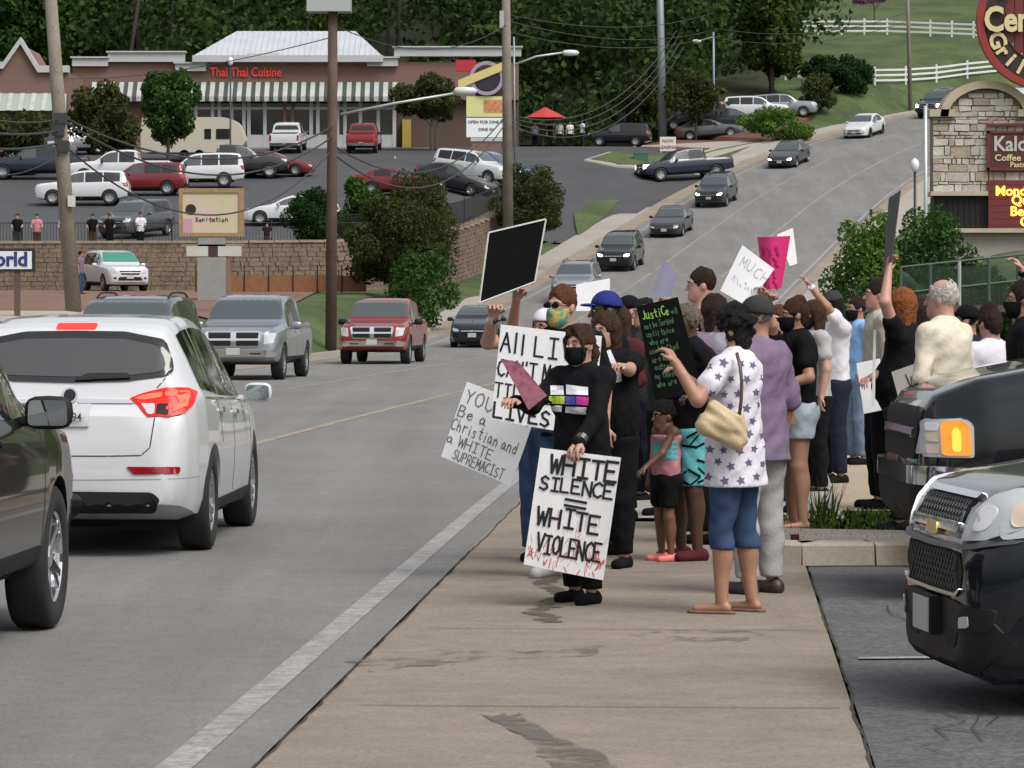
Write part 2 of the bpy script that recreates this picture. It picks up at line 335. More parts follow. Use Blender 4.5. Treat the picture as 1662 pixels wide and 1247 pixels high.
# damp trail, stains and painted gutter shading on the apron
m_stain = stainmat('damp_stain', (.12,.105,.09), .38)
def blob(name, mat, pts, z, seed=0):
    rr = random.Random(seed); L = []
    for i, p in enumerate(pts):
        q = pts[(i+1) % len(pts)]
        for k in range(5): t = k/5; L.append((p[0]+(q[0]-p[0])*t+rr.uniform(-.015, .015), p[1]+(q[1]-p[1])*t+rr.uniform(-.1, .1), z))
    mb = MB(); mb.add(L, [tuple(range(len(L)))]); o = mb.build(name, mat); o['kind'] = 'structure'; return o
def gp(px, py, z=.0): d = F*(CH-z)/(py-HY); return ((px-CX)/F*d, d)
blob('stain', m_stain, [gp(785,1165),gp(840,1160),gp(905,1200),gp(985,1225),gp(1005,1260),gp(900,1260),gp(860,1205)], .009, 1)
ragged('gutter_dirt_shade', stainmat('gutter_dirt_shade', (.085,.07,.055), .34), [rs2(y, 4.95-.012*(y-21)) for y in np.arange(20.6, 34, .8)], .16, .0092, 12)  # dirty gutter line, darkened to paint in the shading of the kerb dip
m_stain2 = stainmat('tyre_scuff', (.15,.13,.11), .48)
blob('stain', m_stain2, [gp(560,1075),gp(700,1055),gp(850,1058),gp(980,1052),gp(960,1066),gp(760,1078),gp(600,1092)], .0088, 3)
blob('stain', m_stain2, [gp(1010,1030),gp(1150,1022),gp(1250,1030),gp(1200,1042),gp(1080,1046)], .0088, 4)
# the kerb at the far side of the parking lot (segments are lifted stones)
m_kerb = M('kerb_concrete', (.33,.29,.23), .85, var=((2,.14),(30,.12)), bump=(60,.3,.01))
KP = [(1.45,25.5),(1.62,24.95),(1.95,24.78),(2.45,24.82),(3.55,25.1),(5.6,25.5),(8.6,26),(12,26.5),(16,27)]
for i, (a, b) in enumerate(zip(KP[:-1], KP[1:])):
    a = Vector((*a, 0)); b = Vector((*b, 0)); d = (b-a).normalized(); n = Vector((-d.y, d.x, 0)); b2 = b-d*.015; mb = MB(); h0 = .05 if i == 0 else .15; h1 = .15
    mb.add([a, b2, b2+n*.02+Vector((0,0,h1-.02)), a+n*.02+Vector((0,0,h0-.02)), a+n*.05+Vector((0,0,h0)), b2+n*.05+Vector((0,0,h1)), b2+n*.3+Vector((0,0,h1)), a+n*.3+Vector((0,0,h0)), a+n*.3, b2+n*.3],
           [(0,1,2,3),(3,2,5,4),(4,5,6,7),(7,6,9,8),(0,3,4,7,8),(1,9,6,5,2)]); o = mb.build('kerb_stone', m_kerb, smooth=False); o['kind'] = 'structure'
def poly_sheet(name, mat, pts, dz, fn=None):
    mb = MB(); mb.add([(p[0], p[1], (fn(p[0], p[1]) if fn else 0)+dz) for p in pts], [tuple(range(len(pts)))]); o = mb.build(name, mat); o['kind'] = 'structure'; return o
poly_sheet('gravel_patch', m_gravel, [(1.60,25.7),(1.95,25.06),(2.45,25.1),(3.55,25.38),(4.4,25.6),(4.1,27.2),(3.0,27.8),(1.7,28.2)], .05)
strip('gravel_walk', m_tan, 6.9, 12.5, 31.5, 47, .012, step=1.5)
# left: verge, dirt lot, sealed parking lot with drive
EDG = [RS(q, -9.15) for q in np.arange(150, 300, 2.0)]
def lot2fn(U, Y):
    xe = np.interp(Y, [e.y for e in EDG], [e.x for e in EDG]); x = -70+(xe+70)*U; return x, Y, H(x, Y)+.03
sheet('parking_lot', m_dark, np.linspace(0, 1, 70), np.arange(195.3, 247, 1.5), lot2fn)
def lotfn(U, Y):
    x = -70+(wall_x(Y)-.45+70)*U; return x, Y, ZL(Y)+.03
sheet('parking_lot', m_dark, np.linspace(0, 1, 60), np.append(np.arange(163.2, 195, 1.5), 195.6), lotfn)
def vergefn(U, Y): x = -70+(wall_x(Y)-.3+70)*U; return x, Y, ZL(163)+.0*Y-.06+.03*(Y-160)
sheet('grass_verge', m_grass, np.linspace(0, 1, 60), np.arange(160.9, 164, .6), vergefn)
sheet('dirt_lot', m_dirt, np.arange(-45, -7, 1.0), np.arange(112, 160, 1.5), lambda X, Y: (X, Y, H(X, Y)+.05))
sheet('gravel_path', M('pale_path', (.32,.28,.23), .95, var=((.5,.1),(10,.15))), np.arange(-24, -9.8, .6), np.arange(86, 108, 1.0), lambda X, Y: (X, Y, H(X, Y)+.04))
# ---------------------------------------------------------------- vehicles
def paint(name, col, metal=.0, rough=.35): return M('paint_'+name, col, rough, metal=metal, coat=.9, spec=.15)
P_white = paint('white', (.53,.54,.56)); P_silver = paint('silver', (.27,.29,.32), .6, .35); P_grey = paint('grey', (.10,.105,.11), .5); P_black = paint('black', (.008,.009,.011), 0, .25)
P_red = paint('red', (.23,.018,.022), .2); P_maroon = paint('maroon', (.16,.014,.02), .2); P_navy = paint('navy', (.012,.018,.035)); P_char = paint('charcoal', (.022,.024,.027), .1); P_blue = paint('blue', (.06,.12,.24), .3); P_brown = paint('brownblack', (.010,.009,.008), .1)
G_glass = M('car_glass', (.018,.022,.025), .04, spec=.9, coat=1); G_tint = M('tinted_glass', (.01,.011,.012), .05, spec=.7); G_screen = M('windscreen_glass', (.05,.062,.066), .04, spec=.8, coat=.5)
C_trim = M('black_trim', (.012,.012,.013), .6, spec=.25); C_under = M('underbody', (.008,.008,.008), .9); C_chrome = M('chrome', (.75,.76,.78), .12, metal=1); C_seam = M('panel_gap', (.02,.02,.022), .8)
C_tyre = M('tyre_rubber', (.014,.014,.014), .85); C_rim = M('alloy', (.42,.43,.45), .3, metal=.9); C_steel = M('dark_rim', (.03,.03,.032), .4, metal=.6)
L_clear = M('headlamp_lens', (.46,.48,.50), .18, spec=.6, coat=.3); L_on = M('headlamp_lit', (1, .98, .92), .2, emit=5); L_red = M('tail_lens', (.26,.008,.01), .12, coat=1); L_brake = M('brake_lamp_lit', (1, .03, .025), .5, spec=.1, emit=.9); L_core = M('brake_lamp_core', (1, .10, .06), .5, spec=.1, emit=.9); L_amber = M('amber_lens', (.85,.30,.015), .15, coat=1, emit=.25)
C_plate = M('number_plate', (.42,.43,.43), .5); C_badge = M('badge_metal', (.55,.56,.58), .25, metal=1); C_ink = M('plate_ink', (.03,.035,.06), .6); C_cream = M('lamp_reflector', (.62,.50,.38), .25, coat=1)
def rnd(poly, r=.03, n=3):
    out = []; N = len(poly)
    for i in range(N):
        p, a, b = Vector(poly[i]), Vector(poly[i-1]), Vector(poly[(i+1) % N]); da, db = a-p, b-p
        ra = min(r, da.length*.45); rb = min(r, db.length*.45); s, e = p+da.normalized()*ra, p+db.normalized()*rb
        for k in range(n+1): t = k/n; out.append(tuple((s*(1-t)+p*t)*(1-t)+(p*(1-t)+e*t)*t))
    return out
class Shell:
    """a car body shell lofted from a side profile, belt line, plan outline and roof width"""
    def __init__(s, key, L, Wd, top, belt, bot, plan, roofw, wheels, wr, arch=1.14, tw=.23, ground=0.0, nst=64):
        s.key, s.L, s.W, s.wheels, s.wr, s.tw = key, L, Wd, wheels, wr, tw
        f = lambda pts: (lambda x: np.interp(x, [p[0] for p in pts], [p[1] for p in pts]))
        s.top, s.belt0, s.bot, s.plan, s.rw = f(top), f(belt), f(bot), f(plan), f(roofw); s.belt = lambda x: np.minimum(s.belt0(x), s.top(x)-.03)
        xs = sorted(set([0, L]+[p[0] for p in top]+[p[0] for p in plan]+list(np.linspace(0, L, nst)))); xs = [xs[0]]+[x for a, x in zip(xs[:-1], xs[1:]) if x-a > .004]
        sec = []
        for x in xs:
            zt, zs, zb = float(s.top(x)), float(s.belt(x)), float(s.bot(x)); hw = Wd/2*float(s.plan(x)); wr_ = hw*float(s.rw(x)); h = zs-zb; g = zt-zs; lp = lambda t: .945*hw+(wr_-.945*hw)*t
            q = [(0, zb), (.8*hw, zb), (.94*hw, zb+.05*h), (.975*hw, zb+.16*h), (.995*hw, zb+.42*h), (hw, zb+.62*h), (.99*hw, zb+.78*h), (.978*hw, zb+.9*h), (.958*hw, zs), (lp(.10), zs+g*.10), (lp(.5), zs+g*.5), (lp(.88), zs+g*.84), (lp(1.0)*.985, zs+g*.93), (wr_*.9, zs+g*.975), (wr_*.55, zs+g*.995), (0, zt)]
            sec.append([(L/2-x, y, z) for y, z in q]+[(L/2-x, -y, z) for y, z in q[-2:0:-1]])
        # light smoothing along the car keeps hard profile corners from faceting
        A = np.array(sec); n = A.shape[1]; V = A.reshape(-1, 3); fs = []
        for i in range(len(xs)-1):
            for j in range(n):
                k = (j+1) % n; fs.append((i*n+j, i*n+k, (i+1)*n+k, (i+1)*n+j))
        mb = MB(); mb.v = [tuple(p) for p in V]; mb.f = fs+[tuple(range(n)), tuple((len(xs)-1)*n+j for j in range(n-1, -1, -1))]
        me = mb.mesh(key+'_shell'); bm = bmesh.new(); bm.from_mesh(me); bmesh.ops.triangulate(bm, faces=[q for q in bm.faces if len(q.verts) == 4]); bm.to_mesh(me); s.bvh = BVHTree.FromBMesh(bm); bm.free()
        cut = MB()
        for wx in wheels:
            for sg in (-1, 1):
                c = []; r = wr*arch; N = 28
                for yy in (sg*(Wd/2-.34), sg*(Wd/2+.2)):
                    c += [(L/2-wx+r*math.cos(2*math.pi*j/N), yy, wr+r*math.sin(2*math.pi*j/N)) for j in range(N)]
                cut.add(c, [tuple(range(N)), tuple(range(2*N-1, N-1, -1))]+[(j, (j+1) % N, N+(j+1) % N, N+j) for j in range(N)])
        a = bpy.data.objects.new('a', me); b = bpy.data.objects.new('b', cut.mesh('cut')); COL.objects.link(a); COL.objects.link(b)
        md = a.modifiers.new('b', 'BOOLEAN'); md.object = b; md.operation = 'DIFFERENCE'; md.solver = 'EXACT'
        s.me = bpy.data.meshes.new_from_object(a.evaluated_get(bpy.context.evaluated_depsgraph_get())); s.me.name = key+'_body'
        bpy.data.objects.remove(a); bpy.data.objects.remove(b); s.me.materials.clear(); s.me.shade_smooth(); s.me.set_sharp_from_angle(angle=math.radians(38))
        mw = MB(); R_ = wr; t = tw
        prof = [(R_*.62, -t*.42), (R_*.8, -t*.5), (R_*.93, -t*.48), (R_*.985, -t*.4), (R_, -t*.25), (R_, t*.25), (R_*.985, t*.4), (R_*.93, t*.48), (R_*.8, t*.5), (R_*.66, t*.47), (R_*.62, t*.38)]
        mw.lathe(prof, 32, 'y'); s.tyre = mw.mesh('tyre', True)
        mr = MB(); mr.lathe([(R_*.645, t*.36), (R_*.63, t*.42), (R_*.60, t*.36), (R_*.58, t*.1), (R_*.2, .0), (0.001, 0)], 32, 'y')
        for k in range(10):
            a0 = 2*math.pi*(k//2)/5+(-.17 if k % 2 else .17)
            for z0, z1, wd in ((.08, .60, .05),):
                ca, sa = math.cos(a0), math.sin(a0); p = lambda r, o, h: (R_*(r*ca-o*sa), t*h, R_*(r*sa+o*ca))
                mr.add([p(.1, -.075, .28), p(.1, .075, .28), p(.61, .045, .40), p(.61, -.045, .40), p(.1, -.075, .05), p(.1, .075, .05), p(.61, .045, .1), p(.61, -.045, .1)], [(0,1,2,3),(0,3,7,4),(1,5,6,2),(3,2,6,7)])
        mr.lathe([(R_*.16, t*.3), (R_*.13, t*.34), (.001, t*.34)], 12, 'y'); s.rim = mr.mesh('rim', False); s.cache = {}
    def patch(s, view, poly, off=.006, rim=.02, seg=.075, name='patch'):
        k = (view, tuple(poly), off)
        if k in s.cache: return s.cache[k]
        bm = bmesh.new(); f = bm.faces.new([bm.verts.new((p[0], p[1], 0)) for p in poly]); bmesh.ops.triangulate(bm, faces=[f])
        for _ in range(5):
            le = [e for e in bm.edges if e.calc_length() > seg]
            if not le: break
            bmesh.ops.subdivide_edges(bm, edges=le, cuts=1); bmesh.ops.triangulate(bm, faces=[q for q in bm.faces if len(q.verts) > 3])
        d = {'F': Vector((-1,0,0)), 'R': Vector((1,0,0)), 'L': Vector((0,-1,0)), 'D': Vector((0,1,0)), 'T': Vector((0,0,-1))}[view]; last = None
        be = [e for e in bm.edges if e.is_boundary]
        r = bmesh.ops.extrude_edge_only(bm, edges=be); ring = set(v for v in r['geom'] if isinstance(v, bmesh.types.BMVert))
        hits = {}
        for v in bm.verts:
            a, b = v.co.x, v.co.y
            p = Vector((0, a, b)) if view in 'FR' else Vector((a, 0, b)) if view in 'LD' else Vector((a, b, 0))
            h, nn, *_ = s.bvh.ray_cast(p-d*12, d)
            if h is None: h, nn, *_ = s.bvh.find_nearest(p-d*s.L*.45 if view in 'FR' else p-d*s.W*.5)
            hits[v] = (h, nn if nn.dot(d) < 0 else -nn)
        for v, (h, nn) in hits.items(): v.co = h+d*rim if v in ring else h+nn*off
        bmesh.ops.recalc_face_normals(bm, faces=bm.faces[:]); me = bpy.data.meshes.new(name); bm.to_mesh(me); bm.free(); me.shade_smooth(); me.set_sharp_from_angle(angle=math.radians(40)); s.cache[k] = me
        return me
def X(s, x): return s.L/2-x
def side_window(s, x0, x1, lo=.035, hi=.10, n=9, slant0=0, slant1=0):
    xs = np.linspace(x0, x1, n); b = [(X(s, x), float(s.belt(x))+lo) for x in xs]; t = []
    for x in np.linspace(x0+slant0, x1-slant1, n):
        t.append((X(s, x), max(float(s.top(x))-hi, float(s.belt(x))+lo+.004)))
    return rnd(b+t[::-1], .012, 1)
def ln(x0, z0, x1, z1, w=.012):
    dx, dz = x1-x0, z1-z0; L = math.hypot(dx, dz); nx, nz = -dz/L*w/2, dx/L*w/2
    return [(x0+nx, z0+nz), (x0-nx, z0-nz), (x1-nx, z1-nz), (x1+nx, z1+nz)]
SHELLS = {}
def shell(key):
    if key in SHELLS: return SHELLS[key]
    if key == 'crossover':
        s = Shell(key, 4.65, 1.86, [(0,.66),(.02,.78),(.08,.88),(.22,.95),(.55,1.02),(1.1,1.09),(1.28,1.14),(1.6,1.34),(1.9,1.50),(2.2,1.60),(2.6,1.66),(3.1,1.68),(3.7,1.66),(4.05,1.62),(4.18,1.58),(4.27,1.47),(4.42,1.22),(4.48,1.06),(4.56,1.02),(4.61,.98),(4.64,.8),(4.65,.62)],
            [(0,.6),(.3,.86),(.9,.95),(1.6,1.0),(3,1.05),(4.0,1.12),(4.4,1.1),(4.5,1.0),(4.65,.6)], [(0,.34),(.15,.24),(.5,.2),(4.2,.24),(4.5,.32),(4.65,.36)], [(0,.58),(.03,.70),(.12,.82),(.3,.91),(.6,.97),(1.2,1),(3.4,1),(4.0,.985),(4.3,.95),(4.5,.89),(4.6,.82),(4.65,.74)],
            [(0,.8),(1.1,.82),(1.35,.80),(2.2,.70),(3.5,.68),(4.2,.70),(4.4,.80),(4.65,.85)], (.92, 3.70), .355, ground=0)
    elif key == 'suv':
        s = Shell(key, 5.05, 2.02, [(0,.9),(.02,1.02),(.08,1.1),(.3,1.16),(.8,1.2),(1.35,1.24),(1.5,1.29),(1.8,1.53),(2.1,1.74),(2.35,1.83),(2.8,1.88),(3.5,1.9),(4.5,1.88),(4.78,1.83),(4.88,1.72),(4.98,1.35),(5.02,1.1),(5.05,.8)],
            [(0,.82),(.3,1.03),(1,1.1),(2,1.13),(4.6,1.17),(4.9,1.15),(5.05,.76)], [(0,.5),(.1,.42),(.5,.34),(4.5,.36),(5.05,.46)], [(0,.72),(.03,.82),(.12,.90),(.35,.96),(.8,.99),(1.3,1),(4.4,1),(4.8,.97),(4.98,.91),(5.05,.84)],
            [(0,.84),(1.3,.86),(1.5,.84),(2.3,.76),(4.6,.75),(4.9,.8),(5.05,.86)], (.98, 3.93), .39, arch=1.13)
    elif key == 'wagon':   # mid-size SUV
        s = Shell(key, 4.75, 1.92, [(0,.78),(.02,.9),(.08,1.0),(.3,1.06),(.8,1.11),(1.2,1.15),(1.35,1.2),(1.7,1.47),(1.95,1.63),(2.25,1.70),(2.7,1.74),(3.5,1.74),(4.3,1.71),(4.45,1.66),(4.56,1.45),(4.66,1.14),(4.72,1.0),(4.75,.7)],
            [(0,.7),(.3,.95),(1,1.02),(2,1.06),(4.3,1.12),(4.6,1.1),(4.75,.66)], [(0,.42),(.12,.3),(.5,.26),(4.3,.3),(4.75,.42)], [(0,.64),(.03,.76),(.12,.86),(.35,.94),(.8,.985),(1.3,1),(4.0,1),(4.4,.965),(4.66,.9),(4.75,.8)],
            [(0,.82),(1.2,.84),(1.35,.82),(2.2,.72),(4.3,.70),(4.6,.8),(4.75,.85)], (.93, 3.78), .365)
    elif key == 'pickup':
        s = Shell(key, 5.8, 2.02, [(0,.88),(.02,1.02),(.08,1.1),(.35,1.16),(1,1.21),(1.5,1.25),(1.65,1.3),(1.95,1.54),(2.25,1.75),(2.5,1.83),(2.9,1.88),(3.4,1.9),(3.8,1.87),(3.92,1.8),(4.0,1.4),(4.02,1.3),(4.08,1.285),(5.6,1.28),(5.74,1.26),(5.78,1.15),(5.8,.8)],
            [(0,.8),(.3,1.03),(1,1.1),(2,1.13),(3.9,1.15),(5.7,1.15),(5.8,.76)], [(0,.48),(.1,.42),(.5,.36),(5.2,.42),(5.8,.52)], [(0,.74),(.03,.84),(.12,.91),(.35,.96),(.8,.99),(1.3,1),(5.4,1),(5.7,.96),(5.8,.88)],
            [(0,.86),(1.4,.86),(1.65,.84),(2.4,.76),(3.85,.76),(4.02,.9),(5.8,.92)], (1.0, 4.62), .40, arch=1.15, tw=.27)
    elif key == 'sedan':
        s = Shell(key, 4.8, 1.83, [(0,.54),(.02,.64),(.08,.71),(.3,.79),(.8,.88),(1.25,.94),(1.45,.98),(1.8,1.17),(2.15,1.33),(2.45,1.41),(2.8,1.45),(3.15,1.44),(3.5,1.39),(3.85,1.25),(4.1,1.11),(4.25,1.06),(4.6,1.04),(4.72,.98),(4.78,.8),(4.8,.6)],
            [(0,.5),(.3,.74),(1,.84),(2,.89),(3.4,.93),(4.4,.95),(4.7,.9),(4.8,.56)], [(0,.28),(.12,.2),(.5,.17),(4.3,.2),(4.8,.32)], [(0,.56),(.03,.68),(.12,.8),(.35,.92),(.8,.98),(1.3,1),(3.8,1),(4.3,.96),(4.65,.88),(4.8,.74)],
            [(0,.8),(1.25,.84),(1.45,.82),(2.3,.70),(3.4,.68),(4.1,.8),(4.8,.86)], (.92, 3.72), .33)
    elif key == 'hatch':
        s = Shell(key, 4.45, 1.76, [(0,.6),(.02,.72),(.08,.8),(.3,.88),(.8,.98),(1.05,1.03),(1.25,1.12),(1.6,1.3),(1.95,1.43),(2.3,1.49),(2.7,1.49),(3.1,1.45),(3.6,1.34),(4.1,1.19),(4.25,1.14),(4.36,1.0),(4.43,.8),(4.45,.6)],
            [(0,.55),(.3,.8),(1,.9),(2,.95),(3.4,1.0),(4.2,1.02),(4.45,.56)], [(0,.28),(.12,.2),(.5,.17),(4.0,.2),(4.45,.32)], [(0,.56),(.03,.68),(.12,.8),(.35,.92),(.8,.98),(1.3,1),(3.5,1),(4.0,.95),(4.35,.87),(4.45,.76)],
            [(0,.8),(1.0,.84),(1.25,.82),(2.2,.70),(3.2,.68),(4.1,.76),(4.45,.86)], (.88, 3.56), .32)
    SHELLS[key] = s; return s
m_scr = {'crossover': (1.3, 2.12), 'suv': (1.52, 2.28), 'wagon': (1.38, 2.18), 'pickup': (1.68, 2.42), 'sedan': (1.48, 2.4), 'hatch': (1.27, 2.2)}
m_rear = {'crossover': (4.22, 4.40), 'suv': (4.86, 4.96), 'wagon': (4.47, 4.63), 'pickup': (3.93, 3.99), 'sedan': (3.55, 4.08), 'hatch': (3.2, 4.0)}
m_side = {'crossover': ((1.62, 2.42), (2.48, 3.3), (3.38, 3.95)), 'suv': ((1.75, 2.68), (2.74, 3.62), (3.7, 4.7)), 'wagon': ((1.62, 2.5), (2.56, 3.42), (3.48, 4.3)), 'pickup': ((1.9, 2.86), (2.93, 3.78)), 'sedan': ((1.72, 2.66), (2.72, 3.62)), 'hatch': ((1.5, 2.45), (2.5, 3.4))}
def car(key, loc, rz, col, label, cat, name, group=None, lit=False, z=None, pitch=0, rims=None, detail=1, front=None, rails=False, cladding=True, plate=True, scale=1.0, grille='bar', tail=True, bright_bumper=False):
    """a vehicle (Empty at its base) with body, windows, lamps, grille, plate, mirrors, wheels > rim as parts; faces local +x"""
    s = shell(key); L, Wd = s.L, s.W; hw = Wd/2
    root = empty(name, loc, rz, label, cat, group); root.rotation_mode = 'XYZ'; root.rotation_euler = (0, pitch, rz); root.scale = (scale,)*3
    link('body', s.me, root, col); add = lambda nm, v, poly, mat, off=.006, par=root: link(nm, s.patch(v, [(round(a, 4), round(b, 4)) for a, b in poly], off, name=nm), par, mat)
    x0, x1 = m_scr[key]; zb, zt = float(s.top(x0))+.015, float(s.top(x1))-.02
    pw = float(s.plan(x0))*hw; wb, wt = pw*float(s.rw(x0))*1.02, pw*float(s.rw(x1))*.93
    add('windscreen', 'F', rnd([(-wb, zb), (wb, zb), (wt, zt), (-wt, zt)], .06), G_screen)
    x0, x1 = m_rear[key]; zb, zt = float(s.top(x1))+.0, float(s.top(x0))-.03; pw = float(s.plan(x1))*hw
    if key != 'crossover': add('rear_window', 'R', rnd([(-pw*.78, zb), (pw*.78, zb), (pw*.66, zt), (-pw*.66, zt)], .06), G_tint)
    ws = m_side[key]
    for v in 'LD':
        for i, (a, b) in enumerate(ws):
            add('side_window', v, side_window(s, a, b, hi=.115 if key != 'crossover' else .10, slant0=.0, slant1=.0), G_glass if i == 0 else G_tint)
        if detail:
            bt, bb = lambda x: float(s.belt(x))+.03, lambda x: float(s.bot(x))+.1
            xs = (ws[0][0]-.32, ws[0][1]+.03, ws[1][1]+.03)
            for q, xx in enumerate(xs):
                if q == 2 and s.wheels[1]-xx < .5: add('door_gap', v, ln(X(s, xx), bt(xx), X(s, xx-.12), .75), C_seam, .0015)
                else: add('door_gap', v, ln(X(s, xx), bt(xx), X(s, xx), bb(xx)), C_seam, .0015)
            for xx in (ws[0][1]-.12, ws[1][1]-.10):
                zz = float(s.belt(xx))-.10; add('door_handle', v, rnd([(X(s, xx)-.09, zz), (X(s, xx)+.09, zz), (X(s, xx)+.09, zz+.035), (X(s, xx)-.09, zz+.035)], .015), col if key != 'crossover' else C_chrome, .025)
        if cladding:
            xa, xb = s.wheels[0]+s.wr*1.14, s.wheels[1]-s.wr*1.14; zz = float(s.bot(2))
            add('sill_trim', v, [(X(s, xb), zz+.01), (X(s, xa), zz+.01), (X(s, xa), zz+.13), (X(s, xb), zz+.13)], C_trim, .008)
    f = lambda pts: [(a*hw, b) for a, b in pts]; mir = lambda pts: [(-a, b) for a, b in pts][::-1]
    lamp = L_on if lit else L_clear
    if front is None:
        zt = float(s.top(.08)); zb = float(s.bot(.0)); hgt = zt-zb
        if key in ('pickup', 'suv'):
            gr = [(-.56, zb+.40*hgt), (.56, zb+.40*hgt), (.62, zt-.035), (-.62, zt-.035)]
            g = add('grille', 'F', rnd(f(gr), .05), C_chrome if grille != 'dark' else C_trim, .02)
            for sg in (-1, 1):
                for k in (0, 1):
                    za = zb+(.45+.26*k)*hgt; add('grille_opening', 'F', rnd(f([(sg*.06, za), (sg*.54, za), (sg*.555, za+.19*hgt), (sg*.06, za+.19*hgt)]), .02), C_trim, .027, g)
            hl = [(.66, zb+.5*hgt), (.86, zb+.54*hgt), (.90, zt-.06), (.68, zt-.06)]
            bp = [(-.88, zb+.04), (.88, zb+.04), (.92, zb+.30*hgt), (-.92, zb+.30*hgt)]
            b_ = add('bumper', 'F', rnd(f(bp), .06), C_chrome if bright_bumper else C_trim, .07)
            for sg in (-1, 1): add('tow_opening', 'F', rnd(f([(sg*.36, zb+.09), (sg*.62, zb+.09), (sg*.62, zb+.2*hgt), (sg*.36, zb+.2*hgt)]), .03), C_under, .076, b_)
        else:
            gr = [(-.40, zb+.50*hgt), (.40, zb+.50*hgt), (.5, zb+.78*hgt), (-.5, zb+.78*hgt)]
            g = add('grille', 'F', rnd(f(gr), .05), C_trim, .008)
            add('grille_bar', 'F', rnd(f([(-.46, zb+.62*hgt), (.46, zb+.62*hgt), (.47, zb+.67*hgt), (-.47, zb+.67*hgt)]), .01), C_chrome, .016, g)
            add('badge', 'F', rnd(f([(-.07, zb+.59*hgt), (.07, zb+.59*hgt), (.07, zb+.70*hgt), (-.07, zb+.70*hgt)]), .04), C_badge, .024, g)
            hl = [(.52, zb+.62*hgt), (.74, zb+.60*hgt), (.82, zb+.74*hgt), (.80, zb+.86*hgt), (.56, zb+.78*hgt)]
            add('air_intake', 'F', rnd(f([(-.55, zb+.08*hgt), (.55, zb+.08*hgt), (.5, zb+.34*hgt), (-.5, zb+.34*hgt)]), .05), C_trim, .006)
            for sg in (-1, 1): add('fog_lamp', 'F', rnd(f([(sg*.62, zb+.16*hgt), (sg*.74, zb+.18*hgt), (sg*.74, zb+.32*hgt), (sg*.62, zb+.32*hgt)]), .03), C_trim, .006)
        for pts in (hl, mir(hl)): add('headlight', 'F', rnd(f(pts), .03), lamp, .012)
        if plate:
            zz = zb+.22*hgt if key not in ('pickup', 'suv') else zb+.14*hgt; mb = MB(); px_ = L/2+(.012 if key not in ('pickup', 'suv') else .085); mb.box(px_-.03, px_, -.15, .15, zz, zz+.15); mb.build('number_plate', C_plate, root)
    if tail and key != 'crossover':
        zs = float(s.belt(L-.2)); hl = [(.76, zs-.22), (.93, zs-.20), (.93, zs+.02), (.78, zs+.02)]
        if key == 'pickup': hl = [(.80, .82), (.93, .82), (.93, 1.2), (.80, 1.2)]
        for pts in (hl, mir(hl)): add('tail_light', 'R', rnd(f(pts), .03), L_red, .012)
        zz = .62 if key != 'pickup' else .6; mb = MB(); mb.box(-L/2-.02, -L/2+.05, -.15, .15, zz, zz+.15); mb.build('number_plate', C_plate, root)
        add('bumper', 'R', rnd(f([(-.84, float(s.bot(L))+.02), (.84, float(s.bot(L))+.02), (.88, float(s.bot(L))+.18), (-.88, float(s.bot(L))+.18)]), .04), C_chrome if key == 'pickup' else C_trim, .02)
        if key == 'pickup': add('bed_cover', 'T', [(X(s, 4.14), -hw*.8), (X(s, 4.14), hw*.8), (X(s, 5.7), hw*.8), (X(s, 5.7), -hw*.8)], C_trim, .004)
    # mirrors
    xm = ws[0][0]+.12
    for sg in (-1, 1):
        zz = float(s.belt(xm))+.07; mb = MB(); N, K = 14, 8; big = 1.1 if key in ('suv', 'pickup') else .95; V = []
        sgn = lambda v, p: math.copysign(abs(v)**p, v)
        for i in range(K+1):
            ph = -math.pi/2+math.pi*i/K
            for j in range(N):
                th = 2*math.pi*j/N; cz, cx_, cy = sgn(math.sin(ph), .6), sgn(math.cos(ph), .6)*sgn(math.cos(th), .7), sgn(math.cos(ph), .6)*sgn(math.sin(th), .7)
                V.append((.075*cx_ if cx_ > 0 else .03*cx_, .115*cy*big, .08*cz*big))
        mb.t = Matrix.Translation((X(s, xm)-.02, sg*(hw+.10), zz)); mb.add(V, [(i*N+j, i*N+(j+1) % N, (i+1)*N+(j+1) % N, (i+1)*N+j) for i in range(K) for j in range(N)])
        mb.t = None; mb.tube([(X(s, xm), sg*(hw*.93), zz-.05), (X(s, xm), sg*(hw+.03), zz-.04)], .03, 6)
        m_ = link('wing_mirror', mb.mesh('wing_mirror', True), root, C_trim if key in ('suv', 'pickup') and col is not P_silver else col)
        g_ = MB(); g_.t = Matrix.Translation((X(s, xm)-.052, sg*(hw+.10), zz)); g_.prism(rnd([(-.095*big, -.06*big), (.095*big, -.06*big), (.09*big, .06*big), (-.09*big, .06*big)], .03), -.003, .003, 'yz'); g_.build('mirror_glass', M('mirror', (.35,.38,.4), .03, metal=1), m_)
    if rails:
        for sg in (-1, 1):
            mb = MB(); xa, xb = (m_scr[key][1]+.25, m_rear[key][0]-.2); mb.tube([(X(s, x), sg*hw*.66, float(s.top(x))+.05-(.05 if x in (xa, xb) else 0)) for x in np.linspace(xa, xb, 7)], .018, 6); mb.build('roof_rail', C_trim, root, True)
    for wx in s.wheels:
        for sg in (-1, 1):
            o = link('wheel', s.tyre, root, C_tyre); o.location = (L/2-wx, sg*(hw-s.tw/2-.015), s.wr); o.rotation_euler = (0, 0, 0 if sg > 0 else math.pi)
            link('rim', s.rim, o, rims or C_rim)
    mb = MB(); mb.box(-L/2+.6, L/2-.5, -hw*.8, hw*.8, float(s.bot(2))-.04, float(s.bot(2))+.12); mb.build('underbody', C_under, root)
    return root, s, add, f, mir
